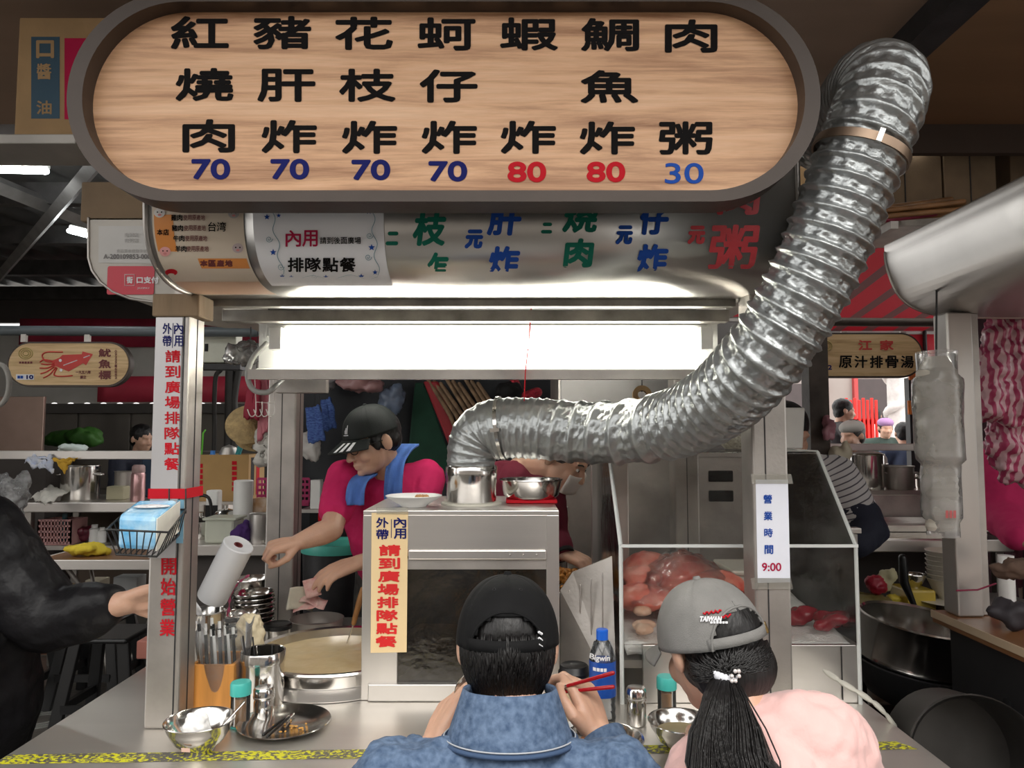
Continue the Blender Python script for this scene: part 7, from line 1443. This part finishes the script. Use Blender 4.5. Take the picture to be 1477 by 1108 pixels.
tc = N.new('ShaderNodeTexCoord'); wv = N.new('ShaderNodeTexWave'); wv.bands_direction = 'X'; wv.inputs['Scale'].default_value = 1.0; cr = N.new('ShaderNodeValToRGB'); cr.color_ramp.interpolation = 'CONSTANT'; cr.color_ramp.elements[0].color = (.50, .02, .05, 1); cr.color_ramp.elements[1].color = (.22, .10, .10, 1); cr.color_ramp.elements[1].position = .75
for a, b in ((tc.outputs['Object'], wv.inputs['Vector']), (wv.outputs['Fac'], cr.inputs[0]), (cr.outputs[0], bs.inputs['Base Color']), (cr.outputs[0], tr_.inputs[0]), (bs.outputs[0], mxs.inputs[1]), (tr_.outputs[0], mxs.inputs[2]), (mxs.outputs[0], N['Material Output'].inputs[0])): nt.links.new(a, b)
aw = thing('awning', 'red striped awning over the street at right', 'awning', (3, 6, 2.2)); MB().grid(lambda u, v: (1.0 + 6.5 * u, 4.9 + 2.5 * v, 2.95 - .42 * v), 20, 6).build('canvas', awm, aw, solid=.003); MB().grid(lambda u, v: (1.0 + 6.5 * u, 7.4 + .02 * sin(u * 60), 2.53 - .28 * v), 60, 3).build('valance', mat('awning_red', (.60, .03, .05), .7), aw, smooth=True, solid=.003)
MB().tube([(1.0, 7.38, 2.52), (7.5, 7.38, 2.52)], .02, 8).build('pole', mat('white_pole', (.6, .6, .58), .4), aw); MB().tube([(4.2, 7.36, 0), (4.2, 7.36, 2.52)], .02, 8).build('support', iron, aw); MB().tube([(1.7, 7.36, 0), (1.7, 7.36, 2.52)], .02, 8).build('support', iron, aw)
# street beyond
struct(B(2, 14, 15, 15.3, 0, 5).build('wall_street_far', mat('pale_facade', (.30, .26, .24), .8, 0, .1, 1)))
for k, (x, w_, z0, z1) in enumerate(((5.4, 1.0, 0, 2.5), (7.1, .9, 0, 2.6), (8.6, 1.1, .9, 2.4))): 
    t = struct(B(x, x + w_, 14.93, 15.0, z0, z1).build('door_%d' % (k + 1) if z0 == 0 else 'window_1', mat('dark_doorway', (.06, .045, .045), .6))); B(x - .08, x, 14.9, 15.0, z0, z1 + .08).build('frame', mat('red_frame', (.42, .05, .05), .6), t); B(x + w_, x + w_ + .08, 14.9, 15.0, z0, z1 + .08).build('frame', mat('red_frame', (0, 0, 0)), t)
fn = thing('red_fence', 'bright red picket barrier out in the street', 'fence', (XP(1240, 10), 10, 0)); rf = mat('bright_red_paint', (.70, .02, .015), .5)
for k in range(8): x = XP(1220, 10) + k * .058; B(x, x + .034, 10, 10.03, .0, ZP(574 + (k % 2) * 3, 10)).build('picket', rf, fn, bevel=.004)
for z in (.4, ZP(612, 10)): B(XP(1218, 10), XP(1268, 10), 10.03, 10.06, z, z + .06).build('rail', rf, fn)
B(XP(1222, 10), XP(1262, 10), 10.03, 10.05, .5, ZP(604, 10)).build('panel', rf, fn)
stn = mat('white_stone', (.72, .70, .68), .8, 0, .15, 12)
dcol = thing('carved_column', 'white carved stone column with a coiled relief in the street', 'column', (XP(1295, 11), 11, 0)); cx_ = XP(1295, 11); MB().lathe([(0, 0), (.22, 0), (.22, .2), (.15, .25), (.14, 2.6), (.2, 2.7), (0, 2.7)], (cx_, 11, 0), 20).build('shaft', stn, dcol, smooth=40); MB().tube([(cx_ + .17 * cos(k * .5), 11 + .17 * sin(k * .5), .4 + k * .045) for k in range(46)], [.05 + .02 * sin(k) for k in range(46)], 8).build('coil', stn, dcol, smooth=True)
for k, (px_, py_, w_, h_, c_, lb) in enumerate(((1316, 588, 13, 20, (.80, .22, .03), 'orange poster on the post beyond the bagged bowls'), (1322, 543, 22, 10, (.75, .20, .05), 'orange strip notice just under the right-hand hanging sign'))):
    p = P(px_, py_, 5.1); tag(MB().cbox(p, (w_ * 5.1 / F, .01, h_ * 5.1 / F)).build('poster', mat('orange_poster_%d' % k, c_, .6, 0, .2, 30)), lb, 'poster')
tag(B(XP(1312, 5.12), XP(1326, 5.12), 5.12, 5.18, 0, ZP(545, 5.12)).build('street_post', iron), 'dark post at the street side carrying the orange posters', 'post')
W_ = mat('white_coat', (.70, .70, .70), .8); 
figure('person with black bun of hair crossing the street beyond the mottled column', XP(1212, 7.6), 7.6, 1.84, 80, mat('black_coat', (.03, .025, .028), .8), hairm, vox=.016)
figure('man in a pale grey knit cap behind the street rail', XP(1232, 5.9), 5.9, 1.59, -60, mat('grey_brown_coat', (.14, .11, .10), .8), mat('greying_hair', (0, 0, 0)), False, None, mat('grey_knit', (.42, .41, .38), .95), .014)
figure('person in purple hat and dark green coat out in the street', XP(1275, 9.0), 9.0, 1.67, -10, mat('dark_green_coat', (.03, .055, .045), .8), hairm, False, None, mat('purple_knit', (.38, .22, .42), .9), .016)
figure('person in navy coat with back turned in the street', XP(1303, 7.9), 7.9, 1.60, 170, mat('navy_coat', (.05, .07, .13), .8), hairm, False, None, None, .016)
figure('person in white coat standing beside the red barrier', XP(1262, 10.8), 10.8, 1.86, 160, W_, hairm, False, None, None, .018)
stt = thing('street_table', 'white folding table between the people in the street', 'table', (XP(1292, 8.35), 8.35, 0)); B(XP(1262, 8.35), XP(1330, 8.35), 8.25, 8.5, .70, .73).build('top', white, stt); 
for x in (XP(1265, 8.35), XP(1325, 8.35)): B(x, x + .03, 8.3, 8.45, 0, .70).build('leg', steel_d, stt)
# upper right: cartons, bamboo, angle irons
z_ = ZP(300, 3.2)
usf = thing('storage_rack', 'steel rack of cartons under the canopy at upper right', 'rack', (1.9, 3.3, z_)); B(1.15, 3.2, 3.15, 3.75, z_ - .04, z_).build('board', steel_d, usf); B(.95, 3.2, 3.13, 3.15, z_ - .10, z_ - .03).build('angle', mat('grimy_rail', (0, 0, 0)), usf)
for k, (a, b, y0, lb, m_) in enumerate(((1262, 1372, 172, 'brown carton on the rack right of the duct', cardboard_d), (1375, 1452, 170, 'brown carton at the right end of the rack', cardboard_d))):
    t = thing('carton', lb, 'carton', (XP((a + b) / 2, 3.2), 3.4, z_)); B(XP(a, 3.2), XP(b, 3.2), 3.2, 3.6, z_, ZP(y0, 3.2)).build('box', m_, t, bevel=.004); B(XP((a + b) / 2, 3.2) - .002, XP((a + b) / 2, 3.2) + .002, 3.196, 3.2, z_, ZP(y0, 3.2)).build('seam', iron, t)
tag(B(XP(1462, 3.3), XP(1560, 3.3), 3.25, 3.6, z_, ZP(180, 3.3)).build('carton', cardboard_d, bevel=.004), 'carton cut off by the right edge of the rack', 'carton')
tag(B(XP(1145, 3.1), XP(1190, 3.1), 3.2, 3.5, z_, ZP(205, 3.2)).build('carton', cardboard, bevel=.004), 'tan carton squeezed between sign and duct', 'carton')
tag(B(XP(1310, 3.17), XP(1352, 3.17), 3.17, 3.19, ZP(212, 3.17), ZP(193, 3.17)).build('lamp_panel', mat('lit_panel', (1, 1, 1), .5, emit=(1, .95, .85), estr=3.0)), 'small bright light panel showing right of the duct', 'light')
for k in range(7):
    y = 2.92 - .026 * (k % 3); z = ZP(318, 2.9) + .026 * (k // 3); tag(MB().tube([(XP(1240 + 5 * k, 2.9), y, z), (XP(1420 - 6 * k, 2.9), y - .02, z + .035)], .011, 8).build('bamboo_pole', mat('bamboo_pole', (.30, .15, .06), .5, 0, .3, 14), smooth=True), 'thin bamboo pole above the neighbouring hood, %s layer, %s from the front' % (('bottom', 'middle', 'top')[k // 3], ('first', 'second', 'third')[k % 3]), 'pole', 'bamboo poles above the neighbouring hood')
tag(MB().tube([(XP(1245, 2.88), 2.88, ZP(322, 2.88)), (XP(1360, 2.88), 2.88, ZP(308, 2.88))], .012, 8).build('red_pole', mat('dark_red_pole', (.25, .02, .05), .5), smooth=True), 'dark red pole under the bamboo bundle', 'pole')

for x in (XP(1275, 2.9), XP(1345, 2.9)): B(x, x + .03, 2.80, 3.15, ZP(318, 2.9) - .062, ZP(318, 2.9) - .032).build('arm', steel_d, usf)
heap('cream_bag', 'cream plastic bag hanging beside the mottled column', 'bag', P(1211, 672, 3.315), (.045, .04, .12), mat('cream_film', (.55, .50, .38), .35), 9, .01, .03, .04)
heap('rosy_bag', 'rosy plastic bag hanging just above the cream bag by the column', 'bag', P(1196, 618, 3.325), (.03, .03, .07), mat('rosy_film', (.40, .18, .22), .35), 7, .008, .03, .03)
# cords that hold what hangs
for nm, zt in (('green_cloth', 2.80), ('hanging_bag', 2.80), ('hanging_bag.001', 2.80), ('hanging_bag.002', 2.80), ('plaid_pouch', 2.80), ('plaid_pouch.001', 2.80), ('red_cloth_bag', 3.02), ('pink_bag', 3.02), ('white_poly_bag', 2.80), ('white_sack', 3.02), ('red_umbrella', 2.80), ('red_net_bag', 2.80), ('black_bundle', 2.80), ('clear_bag', 1.906)):
    o = bpy.data.objects[nm]; top = max((v.co for v in o.data.vertices), key=lambda c: c.z)
    MB().tube([top + V((0, 0, -.03)), V((top.x, top.y, zt))], .002, 5).build('hanging_cord', iron, o)
for nm in ['paper_bundle'] + ['paper_bundle.%03d' % k for k in range(1, 9)]:
    o = bpy.data.objects[nm]; top = max((v.co for v in o.data.vertices), key=lambda c: c.z); MB().tube([top, V((top.x, top.y, 2.80))], .002, 5).build('hanging_cord', iron, o)
for o in [q for q in bpy.data.objects if q.name.startswith('straw_hat')]:
    MB().tube([o.location, V((o.location.x, o.location.y, 3.02))], .002, 5).build('hanging_cord', iron, o)
